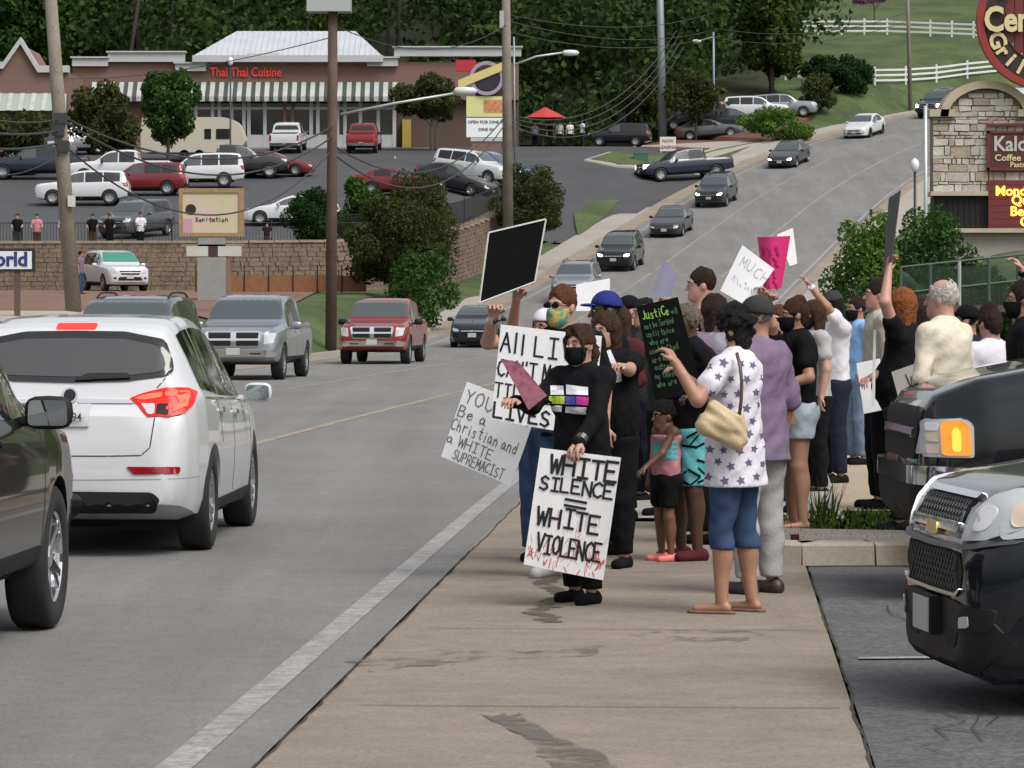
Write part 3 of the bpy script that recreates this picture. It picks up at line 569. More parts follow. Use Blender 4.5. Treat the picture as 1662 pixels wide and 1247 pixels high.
def on_road(ys, o, towards=True):
    p = RS(ys, o); m = float(RD(ys)); h = math.atan2(1, m); dz = float(RZ(ys+1)-RZ(ys-1))/2/math.sqrt(1+m*m)
    return p, (h+math.pi if towards else h), (math.atan(dz) if towards else -math.atan(dz))
def road_car(key, px, py, ys, col, label, cat, name, do=0, **k):
    """oncoming car whose front bumper shows near column px"""
    p, h, pt = on_road(ys, -5.6+do); return car(key, p, h, col, label, cat, name, pitch=pt, group='traffic coming down the road', **k)
# ---------------------------------------------------------------- the vehicles of this street
road_car('pickup', 420, 612, 86, P_silver, 'silver pickup truck with chrome split grille, behind the grey SUV on the road', 'pickup truck', 'pickup_truck', bright_bumper=True, do=-.5, scale=1.03)
road_car('suv', 225, 612, 68, P_grey, 'dark grey SUV with roof rails, half hidden behind the white crossover', 'suv', 'sport_utility_car', rails=True)
road_car('pickup', 622, 588, 107.5, P_red, 'red pickup truck with a chrome cross grille and silver bumper, driving towards us', 'pickup truck', 'pickup_truck', bright_bumper=True, plate=True)
road_car('hatch', 770, 565, 134.5, P_black, 'black hatchback following the red pickup, one headlamp glowing', 'car', 'hatchback_car', lit=False)
road_car('wagon', 930, 480, 164, P_silver, 'silver car with roof bars driving behind the raised blank black sign', 'car', 'sport_utility_car', rails=True, do=.5)
road_car('wagon', 1005, 432, 182, P_black, 'black SUV with headlights on, just above the silver car on the road', 'suv', 'sport_utility_car', lit=True)
road_car('sedan', 1085, 383, 198, P_char, 'dark grey sedan without lights between two black SUVs on the slope', 'car', 'sedan_car')
road_car('wagon', 1157, 333, 211, P_char, 'dark crossover with bright headlights passing the drive entrance', 'suv', 'crossover_car', lit=True, scale=.97)
road_car('sedan', 1278, 270, 229, P_char, 'dark sedan with lit headlights halfway up the hill road', 'car', 'sedan_car', lit=True)
road_car('sedan', 1378, 222, 245, P_white, 'white sedan with black wheels coming down the hill', 'car', 'sedan_car', rims=C_steel)
road_car('suv', 1515, 187, 259, P_black, 'big black SUV at the top of the hill beside the white fence', 'suv', 'sport_utility_car', lit=True)
road_car('sedan', 1640, 140, 274, P_white, 'pale car just showing over the arched stone sign', 'car', 'sedan_car')
# ---- parked cars
def solve_d(px, py, d0=165, d1=262):
    d = np.arange(d0, d1, .4); e = np.abs(HY+(CH-H(WX(px, d), d))*F/d-py); return float(d[np.argmin(e)])
def park(key, px, py, hdg, col, label, cat, name, d0=165, d1=262, group='cars parked in the upper car park', **k):
    d = solve_d(px, py, d0, d1); x = WX(px, d); h = math.radians(hdg); g = (Hs(x+math.cos(h), d+math.sin(h))-Hs(x-math.cos(h), d-math.sin(h)))/2
    return car(key, (x, d, Hs(x, d)+.03), h, col, label, cat, name, pitch=-math.atan(g), group=group, detail=0, **k)
park('wagon', 135, 334, 181, P_white, 'white SUV parked side-on behind the grey wooden pole', 'suv', 'parked_car', scale=1.02)
park('wagon', 222, 386, 248, P_grey, 'grey SUV parked nose-out at the railing, a person leaning in front of it', 'suv', 'parked_car', d1=185)
park('wagon', 232, 318, 178, P_maroon, 'dark red SUV parked behind the side-on white SUV', 'suv', 'parked_car')
park('pickup', 195, 300, 180, P_white, 'white pickup cab showing above the dark red SUV', 'pickup truck', 'parked_pickup')
park('suv', 322, 306, 184, P_white, 'white SUV parked above the yellow board sign', 'suv', 'parked_car')
park('pickup', 383, 290, 4, P_char, 'dark pickup beside the white SUV near the yellow board sign', 'pickup truck', 'parked_pickup')
park('sedan', 442, 287, -6, P_maroon, 'red sedan parked facing right in the middle of the car park', 'car', 'parked_car')
park('pickup', 468, 244, 88, P_white, 'white pickup seen from behind at the shop doors', 'pickup truck', 'parked_pickup', scale=.97, d0=229, d1=230)
park('pickup', 591, 243, 88, P_red, 'bright red pickup seen from behind at the shop front', 'pickup truck', 'parked_pickup', scale=.95, d0=229, d1=230)
park('wagon', 768, 296, 330, P_white, 'white SUV above the bushes beside the blue car', 'suv', 'parked_car')
park('sedan', 738, 312, 330, P_char, 'dark sedan half hidden behind the curved wall bushes', 'car', 'parked_car')
park('sedan', 800, 290, 325, P_blue, 'blue car just right of the white SUV behind the shrub', 'car', 'parked_car')
park('sedan', 472, 366, 182, P_white, 'white car poking out from the round dark bush at the railing', 'car', 'parked_car')
park('sedan', 648, 318, 350, P_maroon, 'red car roof hidden behind the tall bushes', 'car', 'parked_car')
park('wagon', 118, 252, 200, P_silver, 'silver car under the dark tree by the wooden pole', 'suv', 'parked_car')
park('pickup', 62, 292, 182, P_navy, 'dark pickup at the far left of the car park', 'pickup truck', 'parked_pickup')
park('wagon', 60, 262, 188, P_silver, 'pale grey car behind the dark pickup at far left', 'car', 'parked_car')
park('sedan', -6, 285, 5, P_red, 'red car cut off by the left picture edge', 'car', 'parked_car')
park('sedan', 1152, 226, -4, P_grey, 'grey sedan parked under the small brown tree, facing right', 'car', 'parked_car', d0=215, d1=290, group='cars by the hedge')
park('sedan', 1192, 212, -10, P_char, 'black sedan beside the leafy hedge behind the grey sedan', 'car', 'parked_car', d0=215, d1=290, group='cars by the hedge')
park('wagon', 1228, 199, -8, P_white, 'white SUV above the leafy hedge on the hill', 'suv', 'parked_car', d0=215, d1=290, group='cars by the hedge')
park('wagon', 1272, 193, -8, P_silver, 'grey estate car at the top end of the hedge', 'car', 'parked_car', d0=215, d1=290, group='cars by the hedge')
park('wagon', 1130, 206, 172, P_char, 'dark SUV tucked behind the grey sedan and brown tree', 'suv', 'parked_car', d0=215, d1=290, group='cars by the hedge')
park('suv', 1006, 203, 170, P_black, 'black car by the dark woodland edge behind the drive', 'suv', 'parked_car', d0=215, d1=262, group='cars by the hedge', scale=.8)
park('pickup', 1112, 292, 198, P_navy, 'navy pickup turning from the road into the drive', 'pickup truck', 'pickup_truck', d0=185, d1=240, group='traffic coming down the road', lit=True)
r_ = park('wagon', 186, 467, 292, P_white, 'white car with green windscreen parked below the stone wall', 'car', 'parked_car', d0=125, d1=157, group='cars parked below the wall')[0]
for c_ in r_.children:
    if c_.name.startswith('windscreen'): c_.material_slots[0].link = 'OBJECT'; c_.material_slots[0].material = M('green_glass', (.03,.20,.14), .06, coat=1)
# ---- big white crossover, brake lamps lit
hd = math.atan2(1, .035)
root, s, add, f, mir = car('crossover', (-3.0, 27.85, 0), hd, P_white, 'white crossover seen from behind with brake lights on, queueing in the near lane', 'suv', 'crossover_car', tail=False, scale=1.0)
def both(nm, poly, mat, off=.008, par=None):
    par = par or (root, root); return [add(nm, 'R', rnd(q, .012, 2), mat, off, pp) for q, pp in ((poly, par[0]), (mir(poly), par[1]))]
def symm(h): return h+[(-a, b) for a, b in h[::-1]]
gl = add('rear_window', 'R', rnd(symm([(0,1.205),(-.4,1.215),(-.68,1.25),(-.705,1.29),(-.69,1.36),(-.63,1.50),(-.35,1.555),(0,1.56)]), .03), G_tint, .012)
add('glass_panel', 'R', rnd(symm([(0,1.24),(-.4,1.25),(-.62,1.275),(-.655,1.31),(-.64,1.37),(-.59,1.455),(-.35,1.50),(0,1.505)]), .03), M('rear_glass', (.045,.045,.047), .05, spec=.6, coat=.6), .016, gl)
add('wiper', 'R', rnd([(-.02,1.215),(-.42,1.228),(-.40,1.262),(-.12,1.26)], .02), C_trim, .028, gl)
add('brake_lamp', 'R', rnd([(-.14,1.575),(.14,1.575),(.14,1.61),(-.14,1.61)], .012), L_brake, .012)
TL = [(-.417,1.095),(-.50,1.13),(-.66,1.17),(-.80,1.165),(-.85,1.13),(-.845,1.06),(-.79,.99),(-.70,.972),(-.56,.972),(-.47,1.06)]
tl = both('tail_light', TL, M('tail_lens_glow', (.60,.010,.010), .35, spec=.2, coat=.15, emit=.22), .014)
both('brake_lamp', [(-.45,1.095),(-.52,1.12),(-.645,1.14),(-.645,1.105),(-.52,1.085)], L_core, .019, tl)
both('brake_lamp', [(-.665,1.145),(-.80,1.145),(-.825,1.10),(-.80,1.03),(-.72,1.0),(-.72,1.025),(-.775,1.06),(-.785,1.095),(-.75,1.11),(-.665,1.11)], L_core, .019, tl)
both('reversing_lamp', [(-.50,1.05),(-.60,1.05),(-.605,.985),(-.565,.98)], L_clear, .019, tl)
both('lamp_divider', [(-.612,1.05),(-.69,1.05),(-.69,.985),(-.615,.985)], C_trim, .018, tl)
both('chrome_strip', [(-.06,1.095),(-.43,1.085),(-.45,1.06),(-.06,1.062)], C_chrome, .014)
bd = add('badge', 'R', [(.055*math.cos(t), 1.115+.055*math.sin(t)) for t in np.linspace(0, 2*math.pi, 20)[:-1]], C_badge, .016)
add('badge_centre', 'R', [(.042*math.cos(t), 1.115+.042*math.sin(t)) for t in np.linspace(0, 2*math.pi, 20)[:-1]], C_trim, .019, bd)
pl = add('number_plate', 'R', [(-.155,.905),(.155,.905),(.155,1.045),(-.155,1.045)], C_plate, .02)
def glyphs(nm, text, h, pos, mat, parent, rot=0, bold=.0):
    me = type_mesh(text, h, nm, .004, bold); o = link(nm, me, parent, mat); o.location = pos; o.rotation_euler = (0, 0, rot); return o
# the plate's own plane: rear of the car is local -x, letters face -x
t_ = glyphs('plate_number', '015 894', .085, (-s.L/2-.012, 0, .97), C_ink, pl, -math.pi/2, .001); t_.data.transform(Matrix.Scale(.8, 4, (1, 0, 0)))
g_ = glyphs('model_lettering', 'ENVISION', .042, (-2.285, -.40, .765), C_trim, root, -math.pi/2+.16, .001); g_.data.transform(Matrix.Scale(1.35, 4, (1, 0, 0)))
for q in ([(0,.70),(-.30,.70),(-.30,.708),(0,.708)], [(-.30,.70),(-.52,.705),(-.52,.713),(-.30,.708)], [(-.52,.705),(-.585,.76),(-.578,.765),(-.52,.713)], [(-.585,.76),(-.615,.97),(-.607,.97),(-.578,.765)], [(-.607,1.165),(-.70,1.28),(-.694,1.284),(-.6,1.17)]): both('tailgate_gap', q, C_seam, .002)
for q in ([(0,.535),(-.88,.545),(-.88,.553),(0,.543)],): both('bumper_crease', q, M('crease', (.33,.335,.34), .5), .002)
both('reflector', [(-.42,.632),(-.78,.628),(-.775,.585),(-.47,.58)], L_red, .01)
add('lower_valance', 'R', rnd(symm([(0,.33),(-.60,.33),(-.66,.40),(-.60,.455),(0,.46)]), .03), C_trim, .03)
for v in 'LD': add('chrome_strip', v, rnd([(X(s, 3.9), 1.085), (X(s, 1.55), 1.012), (X(s, 1.55), 1.022), (X(s, 3.95), 1.098)], .003, 1), C_chrome, .01)
# ---- dark vehicle at the left edge, facing away
car('suv', (-3.54, 18.55, 0), math.atan2(1, .055), P_brown, 'black-brown SUV cut off by the left picture edge, its front wheel and mirror showing', 'suv', 'sport_utility_car', rims=C_chrome)
# ---- big black SUV nose on the right
SHELLS['suv_std'] = SHELLS.pop('suv'); _t = shell
SHELLS['suv'] = Shell('fullsize', 5.05, 2.02, [(0,.9),(.02,1.04),(.08,1.13),(.3,1.22),(.8,1.31),(1.35,1.36),(1.5,1.41),(1.8,1.6),(2.1,1.76),(2.35,1.83),(2.8,1.88),(3.5,1.9),(4.5,1.88),(4.78,1.83),(4.88,1.72),(4.98,1.35),(5.02,1.1),(5.05,.8)], [(0,.82),(.3,1.07),(1,1.16),(2,1.17),(4.6,1.17),(4.9,1.15),(5.05,.76)], [(0,.5),(.1,.42),(.5,.34),(4.5,.36),(5.05,.46)], [(0,.66),(.03,.76),(.12,.86),(.35,.95),(.8,.99),(1.3,1),(4.4,1),(4.8,.97),(4.98,.91),(5.05,.84)], [(0,.82),(1.3,.84),(1.5,.82),(2.3,.76),(4.6,.75),(4.9,.8),(5.05,.86)], (.98, 3.93), .39, arch=1.13)
root, s, add, f, mir = car('suv', (5.12, 22.75, 0), math.pi+.03, P_black, 'black full-size SUV with amber lamp and chrome bumper strip, nose towards the road', 'suv', 'sport_utility_car', front='own', scale=1.08, cladding=False)
for sg in (-1, 1):
    q = lambda pts: [(sg*a, b) for a, b in pts][::sg]
    h_ = add('headlight', 'F', rnd(q([(.62,.80),(.78,.81),(.80,.98),(.66,1.0)]), .03), L_clear, .012)
    v = 'L' if sg > 0 else 'D'; P = lambda x, z: (X(s, x), z)
    a_ = add('headlight', v, rnd([P(.27,.79),P(.02,.79),P(.02,.99),P(.23,1.0),P(.27,.97)], .02), L_clear, .012)
    add('amber_lamp', v, rnd([P(.26,.80),P(.11,.80),P(.11,.98),P(.22,.985),P(.25,.96)], .025), L_amber, .018, a_)
    for zz in (.81, .87, .93): add('reflector', v, rnd([P(.10,zz),P(.04,zz),P(.04,zz+.045),P(.10,zz+.045)], .01), C_cream if zz < .9 else M('lamp_white', (.7,.7,.72), .2), .017, a_)
    add('amber_lens_bar', v, rnd([P(.205,.82),P(.16,.82),P(.16,.93),P(.182,.955),P(.205,.93)], .02), M('amber_bright', (1, .42, .05), .2, emit=.8), .021, a_)
    add('bumper_strip', v, rnd([P(.78,.66),P(.06,.62),P(.03,.70),P(.80,.745)], .01), C_chrome, .03)
    add('bumper_lower', v, rnd([P(.58,.36),P(.06,.40),P(.06,.615),P(.62,.63)], .02), C_trim, .028)
add('bumper_strip', 'F', rnd([(-.92,.64),(.92,.64),(.94,.74),(-.94,.74)], .03), C_chrome, .06)
add('bumper', 'F', rnd([(-.90,.42),(.90,.42),(.93,.64),(-.93,.64)], .04), C_trim, .05)
g = add('grille', 'F', rnd([(-.6,.77),(.6,.77),(.62,1.05),(-.62,1.05)], .03), C_trim, .02); add('grille_bar', 'F', [(-.6,.89),(.6,.89),(.6,.94),(-.6,.94)], C_chrome, .03, g)
SHELLS['suv_full'] = SHELLS.pop('suv'); SHELLS['suv'] = SHELLS.pop('suv_std')
# ---- dark crossover nose, nearest on the right
def equinox():
    s = Shell('equinox', 4.75, 1.86, [(0,.70),(.02,.80),(.06,.88),(.14,.955),(.30,1.0),(.7,1.06),(1.15,1.12),(1.3,1.17),(1.65,1.4),(1.95,1.56),(2.3,1.64),(2.8,1.68),(3.6,1.67),(4.3,1.62),(4.45,1.56),(4.62,1.15),(4.7,1.0),(4.75,.7)],
        [(0,.64),(.2,.86),(.6,.95),(1.2,1.0),(3,1.05),(4.3,1.1),(4.6,1.08),(4.75,.66)], [(0,.20),(.1,.12),(.5,.14),(4.3,.28),(4.75,.4)], [(0,.62),(.02,.70),(.06,.78),(.14,.85),(.3,.92),(.6,.975),(1.1,1),(4,1),(4.4,.96),(4.66,.89),(4.75,.78)], [(0,.84),(1.1,.86),(1.3,.83),(2.2,.72),(4.3,.70),(4.75,.85)], (.95, 3.8), .36, nst=80)
    SHELLS['equinox'] = s; m_scr['equinox'] = (1.33, 2.2); m_rear['equinox'] = (4.47, 4.6); m_side['equinox'] = ((1.6, 2.5), (2.56, 3.42), (3.5, 4.2))
equinox()
root, s, add, f, mir = car('equinox', (4.25, 16.75, 0), math.pi+math.radians(6), paint('blueblack', (.006,.008,.013), 0, .2), 'glossy blue-black crossover nose with honeycomb grille, nearest car on the right', 'suv', 'crossover_car', front='own', cladding=False)
F2 = lambda nm, poly, mat, off=.008, par=root, r=.02: add(nm, 'F', rnd(symm([(-a, b) for a, b in poly]), r), mat, off, par)
g = F2('grille', [(0,.795),(.44,.80),(.47,.905),(0,.915)], C_under, .006)
add('grille_strip', 'F', rnd([(-.48,.905),(.48,.905),(.49,.93),(-.49,.93)], .008), C_chrome, .02, g); add('grille_strip', 'F', rnd([(-.46,.765),(.46,.765),(.46,.805),(-.46,.805)], .008), C_chrome, .022, g)
def mesh_bars(parent, y0, y1, z0, z1, n, wd=.006):
    for sg in (-1, 1):
        for i in range(n):
            a = y0+(y1-y0)*i/n; b = a+(z1-z0)*1.1
            pts = ln(a, z0, b, z1, wd) if sg > 0 else ln(b, z0, a, z1, wd)
            pts = [(max(y0, min(y1, p[0])), p[1]) for p in pts]; add('grille_mesh', 'F', pts, C_chrome if wd > .01 else M('mesh_bar', (.05,.05,.055), .4), .012+.001*(sg > 0), parent)
mesh_bars(g, -.44, .44, .81, .90, 16)
g2 = F2('lower_grille', [(0,.50),(.50,.505),(.56,.60),(.5,.685),(0,.69)], C_under, .006); mesh_bars(g2, -.48, .48, .515, .68, 16)
F2('bumper_shelf', [(0,.69),(.62,.70),(.80,.74),(.80,.755),(.6,.722),(0,.712)], M('grey_trim', (.10,.10,.105), .4), .025)
F2('chrome_strip', [(0,.485),(.48,.49),(.55,.52),(.55,.535),(.46,.506),(0,.502)], C_chrome, .02)
F2('lower_bumper', [(0,.16),(.66,.17),(.80,.30),(.72,.45),(.45,.47),(0,.47)], C_trim, .012)
for sg in (-1, 1):
    q = lambda pts: [(sg*a, b) for a, b in pts][::sg]; v = 'L' if sg > 0 else 'D'; P = lambda x, z: (X(s, x), z)
    F1 = lambda nm, pts, mat, off, par=root, r=.03: add(nm, 'F', rnd(q(pts), r), mat, off, par)
    h_ = F1('headlight', [(.52,.735),(.70,.745),(.80,.80),(.85,.92),(.80,.985),(.66,.955),(.58,.86)], L_clear, .014)
    F1('reflector', [(.60,.78),(.68,.785),(.70,.88),(.63,.90)], M('lamp_white', (.7,.7,.72), .2), .018, h_)
    h2 = add('headlight', v, rnd([P(.12,.75),P(.36,.79),P(.62,.945),P(.56,.98),P(.30,.96),P(.14,.88)], .03), L_clear, .012)
    add('reflector', v, rnd([P(.16,.80),P(.30,.83),P(.34,.92),P(.18,.90)], .04), C_cream, .017, h2)
    F1('fog_recess', [(.50,.33),(.74,.36),(.76,.46),(.54,.44)], C_under, .016); F1('fog_lamp', [(.55,.36),(.64,.37),(.64,.42),(.56,.41)], L_clear, .022, r=.015)
    F1('vent', [(.28,.26),(.46,.27),(.52,.35),(.30,.34)], C_under, .016)
    add('wheel_arch_trim', v, rnd([P(.02,.22),P(.55,.22),P(.5,.34),P(.1,.36)], .02), C_trim, .01)
bd = add('badge', 'F', rnd([(-.11,.735),(.11,.735),(.09,.79),(-.09,.79)], .01), M('gold_badge', (.55,.42,.16), .3, metal=.8), .03)
mb = MB(); mb.box(s.L/2+.0, s.L/2+.06, -.17, .17, .30, .47); hb = mb.build('plate_holder', C_trim, root); mb = MB(); mb.box(s.L/2+.062, s.L/2+.068, -.152, .152, .31, .46); mb.build('number_plate', C_plate, root)
# ---------------------------------------------------------------- people: bodies grown from a distance field, one continuous surface each
class SDF:
    def __init__(s): s.p = []; s.cuts = []; s.noise = None
    def cone(s, a, b, r1, r2, k=.02, flat=1.0, sub=False): s.p.append(('c', np.array(a, np.float32), np.array(b, np.float32), r1, r2, k, flat, sub)); return s
    def ell(s, c, r, k=.02, rot=None, sub=False): s.p.append(('e', np.array(c, np.float32), np.array(r, np.float32), None if rot is None else np.array(rot, np.float32), 0, k, 1, sub)); return s
    def cut(s, p, n): s.cuts.append((np.array(p, np.float32), np.array(n, np.float32))); return s   # keep where (x-p).n < 0
    def mesh(s, name, h):
        lo, hi = [], []
        for q in s.p:
            if q[-1]: continue
            if q[0] == 'c': r = max(q[3], q[4]); lo.append(np.minimum(q[1], q[2])-r); hi.append(np.maximum(q[1], q[2])+r)
            else: r = q[2].max() if q[3] is not None else q[2]; lo.append(q[1]-r); hi.append(q[1]+r)
        lo = np.min(lo, 0)-3*h; hi = np.max(hi, 0)+3*h; n = np.ceil((hi-lo)/h).astype(int)+1
        ax = [lo[i]+h*np.arange(n[i], dtype=np.float32) for i in range(3)]; D = np.full(n, 1.0, np.float32)
        for q in s.p:
            k = q[5]; m = k+2.5*h
            if q[0] == 'c': r = max(q[3], q[4]); a, b = np.minimum(q[1], q[2])-r-m, np.maximum(q[1], q[2])+r+m
            else: r = q[2].max() if q[3] is not None else q[2]; a, b = q[1]-r-m, q[1]+r+m
            i0 = np.clip(((a-lo)/h).astype(int), 0, n-1); i1 = np.clip(((b-lo)/h).astype(int)+2, 0, n)
            sl = tuple(slice(i0[i], i1[i]) for i in range(3)); x = ax[0][sl[0]][:, None, None]; y = ax[1][sl[1]][None, :, None]; z = ax[2][sl[2]][None, None, :]
            if 0 in (i1-i0).tolist(): continue
            if q[0] == 'c':
                A, B, f = q[1], q[2], q[6]; px, py, pz = x-A[0], (y-A[1])*f, z-A[2]; bx, by, bz = B[0]-A[0], (B[1]-A[1])*f, B[2]-A[2]; bb = bx*bx+by*by+bz*bz+1e-9
                t = np.clip((px*bx+py*by+pz*bz)/bb, 0, 1); d = np.sqrt((px-t*bx)**2+(py-t*by)**2+(pz-t*bz)**2)-(q[3]+(q[4]-q[3])*t)
            else:
                px, py, pz = x-q[1][0], y-q[1][1], z-q[1][2]; R = q[3]
                if R is not None: px, py, pz = R[0,0]*px+R[1,0]*py+R[2,0]*pz, R[0,1]*px+R[1,1]*py+R[2,1]*pz, R[0,2]*px+R[1,2]*py+R[2,2]*pz
                d = (np.sqrt((px/q[2][0])**2+(py/q[2][1])**2+(pz/q[2][2])**2)-1)*q[2].min()
            o = D[sl]
            if q[7]: d = -d; hh = np.clip(.5-.5*(d-o)/-k, 0, 1) if False else None; D[sl] = np.maximum(o, d)
            else: hh = np.clip(.5+.5*(d-o)/k, 0, 1); D[sl] = d*(1-hh)+o*hh-k*hh*(1-hh)
        if s.noise:
            am, fq, sd = s.noise; x = ax[0][:, None, None]; y = ax[1][None, :, None]; z = ax[2][None, None, :]
            D += am*(np.sin(fq*(x+.7*z)+sd)*np.sin(fq*(.9*y-.5*z)+1.3*sd)+.6*np.sin(fq*2.1*(x*.6+z)+2*sd)*np.sin(fq*1.9*(y+.3*x)+sd)).astype(np.float32)
        for p, nn in s.cuts:
            D = np.maximum(D, (ax[0][:, None, None]-p[0])*nn[0]+(ax[1][None, :, None]-p[1])*nn[1]+(ax[2][None, None, :]-p[2])*nn[2])
        return surfnet(D, lo, h, name)
def surfnet(D, lo, h, name):
    S = D < 0; c = S[:-1,:-1,:-1].astype(np.int8); off = [(i, j, k) for i in (0, 1) for j in (0, 1) for k in (0, 1)]
    n = D.shape; tot = np.zeros((n[0]-1, n[1]-1, n[2]-1), np.int8)
    for i, j, k in off: tot += S[i:n[0]-1+i, j:n[1]-1+j, k:n[2]-1+k]
    I = np.nonzero((tot > 0) & (tot < 8)); m = len(I[0]); ids = np.full(tot.shape, -1, np.int32); ids[I] = np.arange(m)
    val = np.stack([D[I[0]+i, I[1]+j, I[2]+k] for i, j, k in off], 1); P = np.zeros((m, 3), np.float32); cnt = np.zeros((m, 1), np.float32); O = np.array(off, np.float32)
    for a in range(8):
        for b in range(a+1, 8):
            if np.abs(O[a]-O[b]).sum() != 1: continue
            va, vb = val[:, a], val[:, b]; x = (va < 0) != (vb < 0); t = np.where(x, va/(va-vb+1e-12), 0)[:, None]
            P += np.where(x[:, None], O[a]+(O[b]-O[a])*t, 0); cnt += x[:, None]
    V = lo+h*(np.stack(I, 1)+P/np.maximum(cnt, 1)); fs = []
    for axn in range(3):
        u, v = (axn+1) % 3, (axn+2) % 3; s0 = [slice(None)]*3; s1 = [slice(None)]*3; s0[axn] = slice(0, n[axn]-1); s1[axn] = slice(1, n[axn])
        a, b = S[tuple(s0)], S[tuple(s1)]; E = np.nonzero(a != b); E = np.stack(E, 1); ok = (E[:, u] > 0) & (E[:, v] > 0) & (E[:, u] < n[u]-1) & (E[:, v] < n[v]-1); E = E[ok]
        du = np.zeros(3, int); du[u] = 1; dv = np.zeros(3, int); dv[v] = 1
        q = [ids[tuple((E-du-dv).T)], ids[tuple((E-dv).T)], ids[tuple(E.T)], ids[tuple((E-du).T)]]; fw = a[tuple(E.T)]; q = np.stack(q, 1); q[~fw] = q[~fw][:, ::-1]; fs.append(q)
    return np_mesh(name, V, np.concatenate(fs), True)
def Rz(a): c, s_ = math.cos(a), math.sin(a); return np.array([[c, -s_, 0], [s_, c, 0], [0, 0, 1]])
SK = {'fair': M('skin_fair', (.42,.235,.17), .55, var=(30, .08), coords='o'), 'tan': M('skin_tan', (.33,.17,.11), .55, var=(30, .08), coords='o'), 'brown': M('skin_brown', (.145,.066,.038), .5, var=(30, .08), coords='o'), 'dark': M('skin_dark', (.065,.032,.022), .5, var=(30, .08), coords='o'), 'pink': M('skin_pink', (.46,.24,.19), .55, var=(30, .08), coords='o')}
def cloth(name, col, **k): return M('cloth_'+name, col, .9, var=((6, .12), (60, .1)), bump=(14, .28, .03), coords='o', spec=.15, **k)
K = dict(black=cloth('black', (.0055,.0055,.007)), jeans=cloth('jeans', (.035,.062,.125)), ltjeans=cloth('ltjeans', (.14,.20,.29)), navy=cloth('navy', (.014,.016,.030)), white=cloth('white', (.60,.58,.64)), cream=cloth('cream', (.60,.55,.44)), lav=cloth('lavender', (.17,.125,.185)), grey=cloth('grey', (.35,.34,.34)), ltblue=cloth('ltblue', (.20,.36,.60)), aqua=cloth('aqua', (.12,.42,.46)), shorts=cloth('denim_short', (.36,.42,.46)), beige=cloth('beige', (.42,.39,.33)), pink=cloth('pink', (.46,.20,.23)), camo=cloth('camo', (.028,.024,.016)), blue=cloth('blue', (.02,.03,.16)), dkgrey=cloth('dkgrey', (.035,.035,.038)), brown=cloth('brown', (.06,.035,.022)), teal=cloth('teal', (.02,.26,.22)), maroon=cloth('maroon', (.07,.015,.02)), tan=cloth('tan', (.42,.31,.18)), red=cloth('red', (.3,.03,.03)))
def hairm(n, c): return M('hair_'+n, c, .7, spec=.2, var=((40, .3), (120, .3)), bump=(110, 1.0, .02), coords='o')
HR = dict(brown=hairm('brown', (.045,.022,.013)), black=hairm('black', (.008,.007,.007)), red=hairm('red', (.22,.072,.022)), white=hairm('white', (.50,.46,.42)), auburn=hairm('auburn', (.10,.035,.016)), grey=hairm('grey', (.14,.11,.09)), dkbrown=hairm('dkbrown', (.022,.012,.009)))
EYE_W = M('eye_white', (.33,.31,.30), .3); EYE_D = M('eye_iris', (.03,.02,.015), .2)
PG = 'protesters standing along the kerb'
